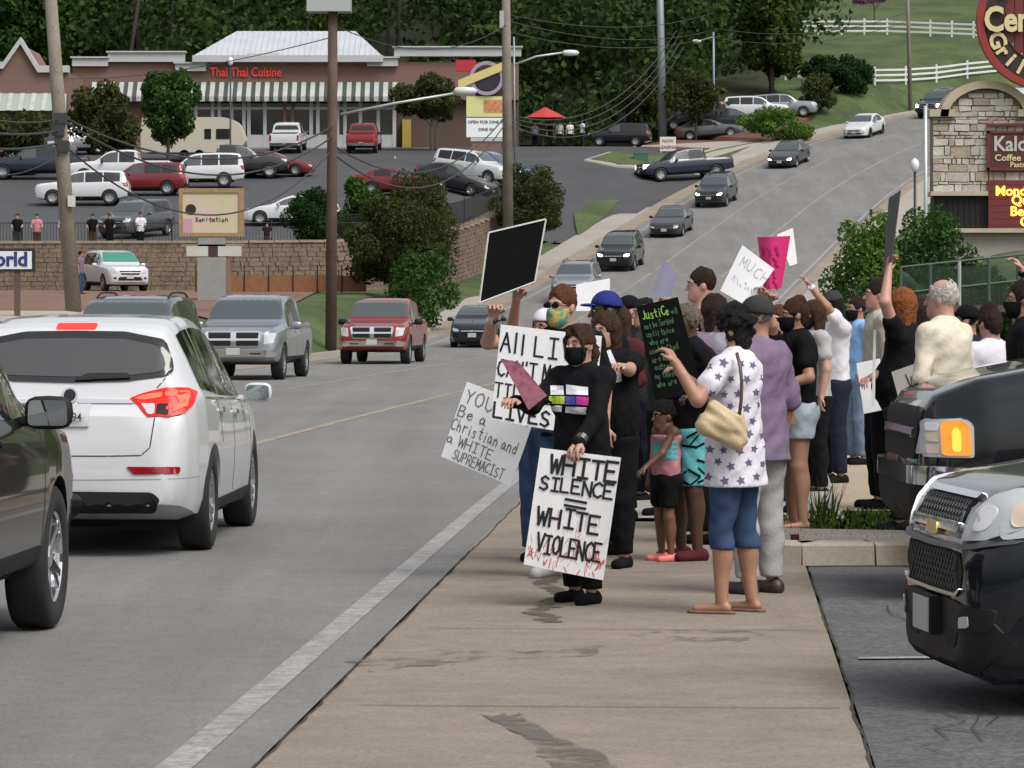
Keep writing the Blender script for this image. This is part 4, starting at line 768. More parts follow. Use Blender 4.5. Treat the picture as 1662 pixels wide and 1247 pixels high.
def person(label, px, d, h, rz, skin, shirt, pants, arms=None, sleeve=.55, hem=.86, pant_hem=.1, hair=('short', 'brown'), look=0, mask=None, cap=None, shoe='black', build=1.0, belly=0, bust=0, res=None, x=None, z0=0.0, stance=.0, glasses=False, nolower=False, tank=False, tilt=0, group=PG, sandal=False, beard=None, hand_face=None, sloppy=1.0, bare_side=None, fit=.96):
    k = h/1.78; rzr = math.radians(rz); X0 = WX(px, d) if x is None else x; res = res or (.0088 if d < 24.0 else .0112 if d < 34 else .014)
    root = empty('person', (X0, d, z0), rzr, label, 'person', group); Mi = Matrix.Translation((X0, d, z0)) @ Matrix.Rotation(rzr, 4, 'Z'); inv = Mi.inverted(); bx = build
    J = lambda a, b, c: np.array([a*k*1.0, b*k, c*k]); sh = {}; el = {}; wr = {}; hd = {}
    for sg in (-1, 1):
        S = J(sg*.175*bx, .0, 1.435); sh[sg] = S; tgt = (arms or {}).get(sg); L1, L2 = .285*k, .25*k
        if tgt is None: T = J(sg*(.27*bx+belly*.05), -.06, .86)
        elif len(tgt) == 3 and tgt[2] > 5: T = np.array(inv @ W(*tgt)[:]) if False else np.array(inv @ W(*tgt))
        else: T = np.array(tgt, float)*k
        v = T-S; D = np.linalg.norm(v); u = v/D
        if D > (L1+L2)*.985: D = (L1+L2)*.985; T = S+u*D
        a = (L1*L1-L2*L2+D*D)/(2*D); hh = math.sqrt(max(L1*L1-a*a, 0)); hint = np.array([sg*.5, .2, -1.0]) if T[2] < S[2]+.05 else np.array([sg*1.0, -.1, -.45]); hint = hint-u*hint.dot(u); hint /= np.linalg.norm(hint)
        el[sg] = S+u*a+hint*hh; wr[sg] = T; fd = T-el[sg]; hd[sg] = fd/np.linalg.norm(fd)
    R = Rz(math.radians(look)); tl = math.radians(tilt); Rx = np.array([[1,0,0],[0,math.cos(tl),-math.sin(tl)],[0,math.sin(tl),math.cos(tl)]]); R = R @ Rx; HC = J(0, -.02, 1.645)
    hk = min(k, 1.05)*.98 if h > 1.4 else k*1.28
    if h < 1.4: HC = J(0, -.02, 1.60)
    hp = lambda a, b, c: HC+R @ np.array([a, b, c])*hk
    B = SDF(); e = lambda c, r, kk=.015, sub=False: B.ell(hp(*c), np.array(r)*hk, kk*hk, R, sub)
    def head(T, o=0.0):
        T.ell(hp(0, .015, .03), (np.array((.076, .094, .10)))*hk+o, .02, R); T.ell(hp(0, -.022, -.045), np.array((.061, .070, .085))*hk+o, .03, R); T.ell(hp(0, -.072, -.098), np.array((.026, .024, .022))*hk+o, .03, R)
        T.cone(hp(0, -.094, .005), hp(0, -.112, -.03), .009*hk+o, .014*hk+o, .012)
    head(B); e((0, -.080, .027), (.052, .018, .010), .015); e((0, -.090, -.064), (.024, .012, .010), .01)
    for sg in (-1, 1): e((sg*.078, .012, -.008), (.011, .022, .032), .008); e((sg*.031, -.098, .006), (.017, .012, .010), .01, True)
    B.cone(hp(0, .02, -.07), J(0, .012, 1.46), .056*k, .066*k*bx**.5, .03)
    def torso(T, o=0.0, low=.90):
        T.cone(J(0, .01, low), J(0, .0, 1.13), .168*bx*k+o, (.150*bx+belly*.05)*k+o, .05, 1.38); T.cone(J(0, 0, 1.13), J(0, .01, 1.33), (.150*bx+belly*.05)*k+o, .168*bx*k+o, .05, 1.42)
        T.cone(J(-.12*bx, .012, 1.41), J(.12*bx, .012, 1.41), .066*k+o, .066*k+o, .05); T.cone(J(0, .012, 1.47), J(0, .012, 1.40), .06*k+o, .09*k+o, .06)
        if belly: T.ell(J(0, -.06, 1.08), np.array((.17*bx, .13+.05*belly, .17))*k+o, .06)
        if bust:
            for sg in (-1, 1): T.ell(J(sg*.075, -.085, 1.27), np.array((.07, .065, .075))*k*bust+o, .04)
    torso(B, -.012)
    for sg in (-1, 1):
        f = .92+.08*bx; B.ell(sh[sg], np.array((.062, .062, .062))*k*f, .04); B.cone(sh[sg], el[sg], .052*k*f, .042*k*f, .02); B.cone(el[sg], wr[sg], .043*k*f, .028*k, .015)
        # hand: palm, four curled fingers of unequal length, thumb from the side of the palm
        u = hd[sg]; t0 = np.array([0, 0, 1.0]) if abs(u[2]) < .85 else np.array([0, -1.0, 0]); v = np.cross(u, t0); v /= np.linalg.norm(v); nn = np.cross(v, u)
        if hand_face and sg in hand_face: v, nn = nn, -v
        p0 = wr[sg]; pc = p0+u*.055*k; kk = k if h > 1.4 else k*1.1
        for q in (-.5, .5): B.cone(p0+v*q*.02*kk, p0+u*.075*kk+v*q*.052*kk, .020*kk, .016*kk, .012)
        for i, (L_, o_) in enumerate(((.068, -.036), (.080, -.012), (.075, .012), (.058, .036))):
            a = p0+u*.085*kk+v*o_*kk; b = a+(u*.75-nn*.55)*L_*.5*kk; c = b+(u*.15-nn*.9)*L_*.5*kk; B.cone(a, b, .0098*kk, .009*kk, .004); B.cone(b, c, .009*kk, .0078*kk, .004)
        a = p0+u*.025*kk-v*.03*kk; b = a+(u*.6-v*.6-nn*.25)*.045*kk; c = b+(u*.8-nn*.4)*.035*kk; B.cone(a, b, .0125*kk, .011*kk, .006); B.cone(b, c, .011*kk, .009*kk, .004)
    hips, knee, ank = {}, {}, {}
    for sg in (-1, 1):
        st = stance*sg; hips[sg] = J(sg*.092*bx, .005, .90); knee[sg] = J(sg*.10*bx, -.015-st*.5, .49); ank[sg] = J(sg*.105*bx, .015-st, .085)
        B.cone(hips[sg], knee[sg], .082*k*bx, .056*k*bx, .03); B.cone(knee[sg], ank[sg], .058*k*bx, .037*k, .02); B.ell(knee[sg]*.55+ank[sg]*.45+J(0, .022, .06), np.array((.046, .048, .11))*k*bx, .03)
        B.cone(ank[sg]+J(0, .03, -.045), ank[sg]+J(sg*.02, -.15, -.055), .030*k, .024*k, .02)
    B.cut((0, 0, .003), (0, 0, -1))
    link('body', B.mesh('body', res), root, SK[skin])
    nz = lambda T, a=.0045, q=26: setattr(T, 'noise', (a*sloppy, q, random.uniform(0, 6)))
    # shirt
    if shirt:
        T = SDF(); o = .014+.009*sloppy; torso(T, o, low=min(.9, hem-.02)); 
        if hem < .86: T.cone(J(0, .01, hem), J(0, 0, 1.0), .185*bx*k+o, .165*bx*k+o, .06, 1.3)
        for sg in (-1, 1):
            sl = sleeve if not isinstance(sleeve, dict) else sleeve[sg]
            if tank: continue
            T.ell(sh[sg], np.array((.068, .068, .066))*k+.006, .04)
            if sl <= 1: T.cone(sh[sg], sh[sg]+(el[sg]-sh[sg])*sl, .058*k+.008, .060*k+.012*sloppy, .03)
            else: T.cone(sh[sg], el[sg], .058*k+.008, .050*k+.008, .03); T.cone(el[sg], el[sg]+(wr[sg]-el[sg])*min(1, sl-1), .050*k+.008, .036*k+.007, .02)
            if sl <= 1: uu = el[sg]-sh[sg]; uu = uu/np.linalg.norm(uu)
        nz(T, .0055)
        if tank: T.cut(J(0, 0, 1.445 if h > 1.4 else 1.40), (0, 0, 1))
        T.cut(J(0, 0, hem), (0, 0, -1)); sobj = link('shirt', T.mesh('shirt', res*1.4), root, K[shirt])
    else: sobj = None
    if pants and not nolower:
        T = SDF(); o = .014+.005*sloppy; T.cone(J(0, .01, .93), J(0, .01, .98), .170*bx*k+o*.7, .160*bx*k+o*.5, .04, 1.38); T.ell(J(0, .03, .90), np.array((.165*bx, .13, .10))*k+o*.6, .05)
        for sg in (-1, 1): T.cone(hips[sg], knee[sg], .092*k*bx+o, (.062*k*bx+o)*fit, .03); T.cone(knee[sg], ank[sg], (.062*k*bx+o)*fit, (.050*k+o)*fit, .02)
        if pant_hem < .45:
            for sg in (-1, 1): T.ell(knee[sg]*.55+ank[sg]*.45+J(0, .022, .06), np.array((.046, .048, .11))*k*bx+(o*.9 if pant_hem < .3 else .011), .03)
        nz(T, .0045, 22); T.cut(J(0, 0, pant_hem), (0, 0, -1)); T.cut(J(0, 0, min(1.03, hem+.06)), (0, 0, 1)); link('trousers' if pant_hem < .2 else 'shorts' if pant_hem > .4 else 'capri_trousers', T.mesh('trousers', res*1.45), root, K[pants])
    if not nolower:
        for sg in (-1, 1):
            T = SDF(); a = ank[sg]; z = .016 if not sandal else .006
            if sandal: T.cone(a+J(0, .05, -.085+z), a+J(sg*.015, -.165, -.085+z), .036*k, .042*k, .01); T.cut((0, 0, .022), (0, 0, 1)); T.cone(a+J(-.035, -.12, -.05), a+J(.035, -.12, -.05), .012*k, .012*k, .01)
            else: T.ell(a+J(0, .02, -.045), np.array((.046, .06, .055))*k, .03); T.cone(a+J(0, .035, -.05), a+J(sg*.015, -.15, -.052), .042*k, .040*k, .03); T.cut((0, 0, .135*k), (0, 0, 1))
            T.cut((0, 0, .002), (0, 0, -1)); link('shoe', T.mesh('shoe', res), root, K[shoe] if shoe in K else MATS[shoe])
    # hair
    st_, hc = hair; T = SDF(); Hm = HR[hc]
    if st_ != 'none':
        big = {'curly': .016, 'short': .009, 'bun': .010, 'long': .014, 'bald': .009, 'bob': .016, 'crop': .008, 'tied': .009}[st_]
        if cap: big = min(big, .003)
        T.ell(hp(0, .018, .038), (np.array((.076, .092, .099))+big)*hk, .02, R)
        if st_ in ('long', 'bob'):
            dn = -.22 if st_ == 'long' else -.13
            for sx in (-1, 0, 1): T.cone(hp(sx*.05, .05, .03), hp(sx*.058, .055, dn), .05*hk, .042*hk, .04)
            for sx in (-1, 1): T.cone(hp(sx*.072, .0, .04), hp(sx*.078, .01, dn*.8), .028*hk, .020*hk, .03)
        if st_ in ('bun',): T.ell(hp(0, .055, .125), np.array((.046, .046, .036))*hk, .03, R); T.ell(hp(0, .075, -.03), np.array((.06, .05, .07))*hk, .04, R)
        if st_ == 'tied':
            T.cone(hp(0, .10, .02), hp(.02, .125, -.06), .03*hk, .034*hk, .02); T.cone(hp(.02, .125, -.06), hp(.03, .10, -.2), .034*hk, .016*hk, .02)
            for q in (-.055, -.03, -.008, .02, .045): T.cone(hp(q*.5, -.075, .115), hp(q*1.35, -.098+abs(q)*.45, .045-abs(q)*.4), .012*hk, .008*hk, .008)
            for q in (-1, 1): T.cone(hp(q*.07, -.05, .05), hp(q*.082, -.055, -.09), .010*hk, .006*hk, .01)
        if st_ in ('long', 'bob', 'bun', 'tied', 'short') and not cap:
            rr = random.Random(int(px)); dn2 = {'long': -.22, 'bob': -.14}.get(st_, .0)
            for i in range(16):
                an = rr.uniform(-.3, math.pi+.3); cx_, cy_ = math.cos(an)*.082, math.sin(an)*.098+.02; T.cone(hp(cx_*.6, cy_*.6, .125), hp(cx_*1.04, cy_*1.03, .02), .012*hk, .011*hk, .008)
                if dn2 < 0: T.cone(hp(cx_*1.04, cy_*1.0, .03), hp(cx_*rr.uniform(.85, 1.1), cy_*.9, dn2*rr.uniform(.7, 1.08)), .013*hk, .007*hk, .01)
        if st_ == 'curly':
            rr = random.Random(3)
            for i in range(46):
                v = np.array([rr.gauss(0, 1), rr.gauss(.35, 1), rr.gauss(.35, 1)]); v /= np.linalg.norm(v); T.ell(hp(*(v*np.array((.098, .112, .112))+np.array((0, .025, .035)))), np.array((.021,)*3)*hk, .012)
            T.ell(hp(0, .07, -.06), np.array((.07, .05, .07))*hk, .03, R)
        if st_ == 'bald': T.ell(hp(0, .0, .10), np.array((.07, .078, .055))*hk, .01, R, True)
        # face opening
        T.ell(hp(0, -.135, -.045), np.array((.079, .12, .118))*hk, .01, R, True)
        if st_ in ('short', 'crop', 'bald'):
            for sg in (-1, 1): T.ell(hp(sg*.085, -.02, -.06), np.array((.03, .05, .06))*hk, .01, R, True)
            T.ell(hp(0, .06, -.13), np.array((.1, .1, .065))*hk, .01, R, True)
        T.noise = (.007 if st_ == 'curly' else .004, 90 if st_ == 'curly' else 60, 1.0); link('hair', T.mesh('hair', min(res, .009)), root, Hm)
    ey = SDF()
    for sg in (-1, 1):
        w_ = SDF().ell(hp(sg*.031, -.086, .006), np.array((.0115, .009, .0058))*hk, .01, R); eo = link('eye', w_.mesh('eye', .004), root, EYE_W)
        link('iris', SDF().ell(hp(sg*.031-.002, -.0945, .006), np.array((.0062, .004, .0062))*hk, .01, R).mesh('iris', .003), eo, EYE_D)
        link('eyebrow', SDF().cone(hp(sg*.018, -.098, .030), hp(sg*.046, -.090, .030), .005*hk, .004*hk, .01).mesh('eyebrow', .004), root, Hm if hc != 'white' else HR['grey'])
    if mask:
        T = SDF(); head(T, .007*k); T.ell(hp(0, -.06, -.06), np.array((.055, .052, .055))*hk, .03, R); n = R @ np.array([0, .0, 1.0]); T.cut(hp(0, 0, -.012), n); T.cut(hp(0, -.012, 0), R @ np.array([0, 1.0, 0])); T.cut(hp(0, 0, -.128), -n); mk = link('face_mask', T.mesh('face_mask', min(res, .008)), root, K[mask] if mask in K else MATS[mask])
        for sg in (-1, 1):
            mb = MB(); mb.tube([hp(sg*.066, -.02, -.035), hp(sg*.082, .01, -.01), hp(sg*.082, .03, .0)], .003, 5); mb.build('ear_loop', K[mask] if mask in K else MATS[mask], mk)
    if cap:
        T = SDF(); T.ell(hp(0, .014, .045), np.array((.095, .112, .104))*hk, .01, R); n = R @ np.array([0, -.12, -1.0]); T.cut(hp(0, 0, .042), n); c_ = link('cap', T.mesh('cap', min(res, .009)), root, K[cap])
        if cap != 'white': link('visor', SDF().ell(hp(0, -.115, .046), np.array((.066, .062, .012))*hk, .01, R).mesh('visor', .006), c_, K[cap])
    if glasses:
        mb = MB(); 
        for sg in (-1, 1): mb.lathe([(.026*hk, -.003), (.026*hk, .003), (0.001, .003)], 12, 'y', (sg*.032*hk, 0, 0)); mb.tube([(sg*.058*hk, .0, .0), (sg*.078*hk, .10*hk, .0)], .004, 5)
        mb.tube([(-.01*hk, 0, 0), (.01*hk, 0, 0)], .004, 5); me = mb.mesh('sunglasses'); me.transform(Matrix.Scale(.66, 4, (0, 0, 1))); me.transform(Matrix(R.tolist()).to_4x4()); o_ = link('sunglasses', me, root, G_tint); o_.location = hp(0, -.106, .008)
    if beard: T = SDF(); head(T, .007*k); n = R @ np.array([0, 0, 1.0]); T.cut(hp(0, 0, -.05), n); T.cut(hp(0, -.0, 0), R @ np.array([0, 1.0, 0])); link('beard', T.mesh('beard', .008), root, HR[beard])
    return dict(root=root, M=Mi, inv=inv, shirt=sobj, k=k, wr=wr, el=el, sh=sh, hp=hp, hd=hd, J=J)
def decal(p, obj, polys, name, mat, off=.004, dirw=(0, 1, 0), seg=.04):
    """printed shapes laid on a garment: polys in photo pixels at the person's depth, cast on along the view direction"""
    bm = bmesh.new(); bm.from_mesh(obj.data); bv = BVHTree.FromBMesh(bm); bm.free(); inv3 = p['inv'].to_3x3(); d0 = p['root'].location.y; mb = MB()
    for poly in polys:
        b2 = bmesh.new(); fc = b2.faces.new([b2.verts.new((a, b, 0)) for a, b in poly]); bmesh.ops.triangulate(b2, faces=[fc])
        for _ in range(4):
            le = [e for e in b2.edges if e.calc_length() > seg*F/d0]
            if not le: break
            bmesh.ops.subdivide_edges(b2, edges=le, cuts=1); bmesh.ops.triangulate(b2, faces=[q for q in b2.faces if len(q.verts) > 3])
        vs = []
        for v in b2.verts:
            w_ = W(v.co.x, v.co.y, d0); o = p['inv'] @ Vector((w_.x*.95, w_.y-1, w_.z)); o = p['inv'] @ (w_-Vector((0, 1.2, 0))); dr = inv3 @ Vector((0, 1, 0)); h, nn, *_ = bv.ray_cast(o, dr)
            if h is None: vs.append(None)
            else: vs.append(h+(nn if nn.dot(dr) < 0 else -nn)*off)
        b2.verts.index_update()
        for fc in b2.faces:
            ii = [v.index for v in fc.verts]
            if all(vs[i] is not None for i in ii) and max((vs[i]-vs[ii[0]]).length for i in ii) < .15: mb.add([vs[i] for i in ii], [(0, 1, 2)])
        b2.free()
    return tag(mb.build(name, mat, obj, False, False), kind='stuff') if mb.f else None
# ---- placards
INK = M('black_marker', (.012,.012,.014), .6); INK2 = M('grey_marker', (.10,.10,.12), .6); BOARD = M('poster_board', (.86,.86,.88), .7, var=(9, .05), coords='o'); BLACKB = M('black_board', (.006,.0065,.007), .85, spec=.1, var=(9, .1), coords='o'); PINKB = M('pink_board', (.75,.03,.20), .6); GREENI = M('green_marker', (.16,.42,.13), .6); EDGEW = M('foam_edge', (.6,.6,.58), .7); REDI = M('red_paint', (.60,.10,.08), .6); PURPB = M('lilac_board', (.26,.25,.36), .7); BROWNB = M('card_folder', (.25,.145,.055), .7)
def placard(label, corners, mat, inks=(), name='protest_sign', bow=.0, thick=.006, edge=None, group='hand-made protest signs', nx=6):
    """a board through four photo points (TL, TR, BR, BL) each at its own depth; inks = (list of strokes in u 0..asp, v 0..1, material, part name)"""
    TL, TR, BR, BL = [W(*c) for c in corners]; wd = ((TR-TL).length+(BR-BL).length)/2; ht = ((TL-BL).length+(TR-BR).length)/2; asp = wd/ht; n = (TR-TL).cross(TL-BL).normalized()
    if n.y > 0: n = -n
    base = (BL+BR)/2; root = empty(name, base, 0, label, 'sign', group)
    def mp(u, v, off=0.0):
        t = u/asp; return (BL*(1-t)+BR*t)*(1-v)+(TL*(1-t)+TR*t)*v+n*(off+bow*4*t*(1-t))-base
    mb = MB(); N = nx
    V = [mp(asp*i/N, j/4, o) for o in (thick/2, -thick/2) for j in range(5) for i in range(N+1)]; q = (N+1)*5; fs = []
    for j in range(4):
        for i in range(N):
            a = j*(N+1)+i; fs += [(a, a+1, a+N+2, a+N+1), (q+a, q+a+N+1, q+a+N+2, q+a+1)]
    for j in range(4): a = j*(N+1); fs += [(a, a+N+1, q+a+N+1, q+a), (a+N, q+a+N, q+a+N+N+1, a+N+N+1)]
    for i in range(N): b = 4*(N+1)+i; fs += [(i, q+i, q+i+1, i+1), (b, b+1, q+b+1, q+b)]
    mb.add(V, fs).build('board', mat, root)
    if edge:
        mb = MB(); P = [mp(0, 0, .004), mp(asp, 0, .004), mp(asp, 1, .004), mp(0, 1, .004)]
        for a, b in zip(P, P[1:]+P[:1]): mb.tube([a, b], .006, 5)
        mb.build('board_edge', edge, root)
    for lines, m, nm in inks:
        mb = MB(); z = 0
        for pl, th in lines:
            for a, b in zip(pl[:-1], pl[1:]):
                z = (z+1) % 6; dx, dy = b[0]-a[0], b[1]-a[1]; L = math.hypot(dx, dy) or 1e-6; ux, uy = dx/L*th*.4, dy/L*th*.4; qx, qy = -dy/L*th/2, dx/L*th/2; of = thick/2+.002+z*.0004
                mb.add([mp(a[0]-ux+qx, a[1]-uy+qy, of), mp(a[0]-ux-qx, a[1]-uy-qy, of), mp(b[0]+ux-qx, b[1]+uy-qy, of), mp(b[0]+ux+qx, b[1]+uy+qy, of)], [(0, 1, 2, 3)])
        tag(mb.build(nm, m, root, fix=False), kind='stuff')
    return root, mp, asp
# ---------------------------------------------------------------- the crowd
MATS['sneaker'] = M('sneaker_grey', (.35,.34,.36), .7); MATS['pinkshoe'] = M('pink_shoe', (.70,.16,.14), .6); MATS['sandalm'] = M('tan_sandal', (.16,.085,.05), .7); MATS['brownshoe'] = M('brown_leather', (.035,.02,.014), .5)
MATS['tealmask'] = M('teal_mask', (.03,.30,.24), .8, var=(26, .15), coords='o', col2=(.45,.28,.05))
A = person('woman in black with black mask holding the white silence sign at the kerb', 944, 21.7, 1.64, -34, 'fair', 'black', 'black', {-1: (836, 652, 21.45), 1: (936, 728, 21.3)}, sleeve=2, hem=.84, hair=('tied', 'brown'), look=-6, mask='black', stance=.06, bust=.9, build=.98)
bars = [('rainbow_print_white', (.7,.7,.72), [[(893,626),(915,626),(915,641),(893,641)],[(919,624),(954,628),(954,641),(919,640)],[(890,657),(912,658),(911,668),(890,667)],[(918,659),(952,660),(951,671),(917,669)]]), ('rainbow_print_green', (.35,.50,.03), [[(890,643),(916,643),(916,655),(890,655)]]), ('rainbow_print_blue', (.04,.06,.30), [[(917,643),(934,643),(934,656),(917,656)]]), ('rainbow_print_magenta', (.36,.02,.22), [[(935,643),(955,644),(954,657),(935,656)]])]
for nm, c, ps in bars: decal(A, A['shirt'], ps, 'shirt_print', M(nm, c, .8))
B = person('tall red-haired man in sunglasses and green mask raising a blank black sign', 912, 23.7, 1.88, -15, 'fair', 'black', 'jeans', {-1: (800, 512, 23.45)}, sleeve=.6, hair=('crop', 'auburn'), look=-22, mask='tealmask', glasses=True, shoe='sneaker', build=1.08)
C = person('woman in black and white T-shirt behind the all lives sign', 985, 24.6, 1.70, -28, 'fair', 'black', 'black', {-1: (825, 590, 23.3), 1: (966, 606, 23.3)}, hair=('long', 'brown'), look=-10, build=1.2, belly=.5)
decal(C, C['shirt'], [[(968,575),(990,568),(1000,590),(985,602),(970,596)],[(990,606),(1006,600),(1008,618),(994,622)]], 'shirt_print', K['white'])
E = person('brown-haired person in white cap with an arm up behind the green mask man', 885, 25.2, 1.72, -10, 'tan', 'black', 'jeans', {-1: (838, 480, 24.9), 1: (886, 470, 24.3)}, hair=('long', 'brown'), cap='white', look=-25, sleeve={-1: .6, 1: 2})
G = person('dark-skinned person in a blue cap facing the road', 986, 25.9, 1.84, -70, 'dark', 'black', 'black', {1: (958, 640, 25.5)}, hair=('short', 'black'), cap='blue', look=-5)
Hh = person('fair young person in black cap and black clothes behind the black text sign', 1022, 33, 1.82, -72, 'pink', 'black', 'black', {1: (1018, 612, 32.7)}, hair=('short', 'dkbrown'), cap='black', look=0, sleeve=.7)
I_ = person('brown-haired woman in lavender T-shirt behind the black text sign', 1160, 27.0, 1.82, -128, 'fair', 'lav', 'black', {1: (1122, 560, 26.6)}, hair=('bob', 'dkbrown'), sleeve=1.0, build=1.05)
J_ = person('person in aqua patterned swim shorts holding the black text sign', 1116, 25.3, 1.76, -62, 'dark', 'black', 'aqua', {-1: (1050, 497, 25.0), 1: (1128, 640, 25.0)}, hair=('short', 'grey'), pant_hem=.52, shoe='maroon', sloppy=1.6, build=1.05)
rr = random.Random(5); ps = []
for i in range(12):
    a, b, t = rr.uniform(1096, 1142), rr.uniform(702, 788), rr.uniform(-.9, .9); c, s_ = math.cos(t)*12, math.sin(t)*12; ps.append([(a-c, b-s_-2), (a+c, b+s_-2), (a+c, b+s_+2), (a-c, b-s_+2)])
for ch in J_['root'].children:
    if ch.name.startswith('shorts'): decal(J_, ch, ps, 'print', K['black'], dirw=(0, 1, 0))
Kk = person('burly short-haired man in a black sleeveless top looking up the road', 1142, 28.6, 2.05, -84, 'pink', 'black', 'black', None, hair=('crop', 'dkbrown'), tank=True, build=1.15, look=0)
L_ = person('curly-haired woman in star-print top and rolled jeans with a tan bag', 1192, 21.0, 1.74, -116, 'tan', 'white', 'jeans', {1: (1097, 590, 20.75), -1: (1112, 612, 21.2)}, hair=('curly', 'black'), pant_hem=.375, hem=.74, shoe='sandalm', sandal=True, sloppy=1.5, stance=.05, build=1.04, look=10, mask='white', fit=.80)
rr = random.Random(8); ps = []
for gy in range(9):
    for gx in range(5):
        a, b, r, t = 1150+gx*24+(12 if gy % 2 else 0)+rr.uniform(-4, 4), 590+gy*23+rr.uniform(-4, 4), rr.uniform(6.5, 8.5), rr.uniform(0, 6.28)
        ps.append([(a+(r if i % 2 == 0 else r*.45)*math.cos(t+i*math.pi/5), b+(r if i % 2 == 0 else r*.45)*math.sin(t+i*math.pi/5)) for i in range(10)])
decal(L_, L_['shirt'], ps, 'star_print', M('star_ink', (.10,.09,.17), .8))
M_ = person('older man in dark grey cap, lavender shirt and pale grey trousers', 1230, 22.4, 1.80, -140, 'tan', 'lav', 'grey', None, hair=('short', 'grey'), cap='dkgrey', sleeve=1.0, shoe='brownshoe', hem=.80, sloppy=1.4, look=20)
N_ = person('woman with piled-up brown hair, black T-shirt and frayed denim shorts', 1292, 28.7, 1.80, -76, 'tan', 'black', 'shorts', {1: (1262, 628, 28.4), -1: (1258, 632, 28.7)}, hair=('bun', 'brown'), mask='black', pant_hem=.70, shoe='maroon', sandal=True, hem=.93, build=1.12, bust=1.1, sloppy=1.3)
O_ = person('person in white T-shirt and black cap raising an arm with a paper sign', 1352, 36, 1.87, -62, 'tan', 'white', 'navy', {1: (1300, 445, 35.7), -1: None}, hair=('long', 'black'), cap='dkgrey', mask='black', hem=.92)
P_ = person('man in light blue T-shirt and jeans beside the white T-shirt person', 1392, 40, 1.83, -66, 'tan', 'ltblue', 'ltjeans', {1: (1400, 600, 39.6)}, hair=('short', 'dkbrown'), mask='black', build=1.05)
Q_ = person('slim man in beige shirt and glasses with dark hair facing left', 1428, 31.5, 1.98, -82, 'pink', 'beige', 'black', None, hair=('short', 'dkbrown'), sleeve=1.9)
R_ = person('ginger-haired person in black T-shirt thrusting a sign overhead', 1466, 28.4, 1.87, -112, 'pink', 'black', 'camo', {1: (1442, 440, 28.2), -1: (1416, 612, 28.3)}, hair=('bob', 'red'), build=1.1, belly=.4, sleeve=.4, shoe='black')
S_ = person('white-haired balding man in a loose cream shirt', 1532, 24.75, 1.93, -128, 'pink', 'cream', 'tan', None, hair=('bald', 'white'), sleeve=1.2, hem=.8, sloppy=1.2, build=1.08, look=10)
T_ = person('woman with dark bun and white T-shirt bending her head by the black SUV', 1608, 27, 1.74, -150, 'fair', 'white', 'black', None, hair=('bun', 'dkbrown'), tilt=14)
U_ = person('dark-haired person in black T-shirt and mask at the right picture edge', 1664, 26, 1.93, -92, 'tan', 'black', 'black', None, hair=('short', 'dkbrown'), mask='black')
V_ = person('person outside the right edge whose bare arm points into view', 1712, 28.5, 1.92, -80, 'pink', 'black', 'jeans', {1: (1632, 398, 28.2)}, hair=('short', 'brown'), sleeve=.5)
W_ = person('small girl in pink and teal vest, dark shorts and pink shoes', 1080, 25.2, 1.10, -62, 'brown', 'pink', 'black', {1: (1045, 762, 25.0)}, hair=('short', 'black'), tank=True, pant_hem=.60, shoe='pinkshoe', hem=.92, res=.008)
decal(W_, W_['shirt'], [[(1060,715),(1098,715),(1098,745),(1060,745)]], 'shirt_print', K['aqua'])
X_ = person('person in black hidden behind the white paper sign', 1222, 28.6, 1.72, -30, 'fair', 'black', 'black', {1: (1238, 474, 28.2)}, hair=('short', 'black'), look=-40)
Y_ = person('pale-haired person holding up the pink sign', 1262, 31, 1.74, -20, 'fair', 'beige', 'jeans', {-1: (1252, 470, 30.6)}, hair=('long', 'auburn'))
Z_ = person('person holding the lilac sign behind the burly man', 1082, 30.5, 1.70, -40, 'fair', 'dkgrey', 'black', {-1: (1076, 478, 30.2)}, hair=('short', 'dkbrown'))
person('long-haired person in maroon check shirt between the blue cap and black cap', 1004, 30, 1.74, -40, 'fair', 'maroon', 'black', {1: (1000, 640, 29.7)}, hair=('long', 'brown'), sleeve=1.6)
person('dark-haired person in grey shirt behind the black text sign hand', 1048, 32.5, 1.80, -60, 'tan', 'dkgrey', 'navy', None, hair=('short', 'black'))
person('brown-haired person in black behind the pink sign holder', 1200, 32.5, 1.78, -50, 'fair', 'black', 'jeans', None, hair=('long', 'dkbrown'), mask='black')
person('person in grey T-shirt half hidden behind the woman with piled-up hair', 1322, 33.5, 1.78, -70, 'fair', 'grey', 'black', None, hair=('long', 'brown'), mask='black')
person('person in dark grey just behind the ginger-haired one', 1490, 31, 1.80, -95, 'tan', 'dkgrey', 'black', None, hair=('bob', 'dkbrown'))
person('person in navy shirt between the cream shirt man and white T-shirt woman', 1572, 29.5, 1.74, -110, 'tan', 'navy', 'black', None, hair=('short', 'black'), cap='black')
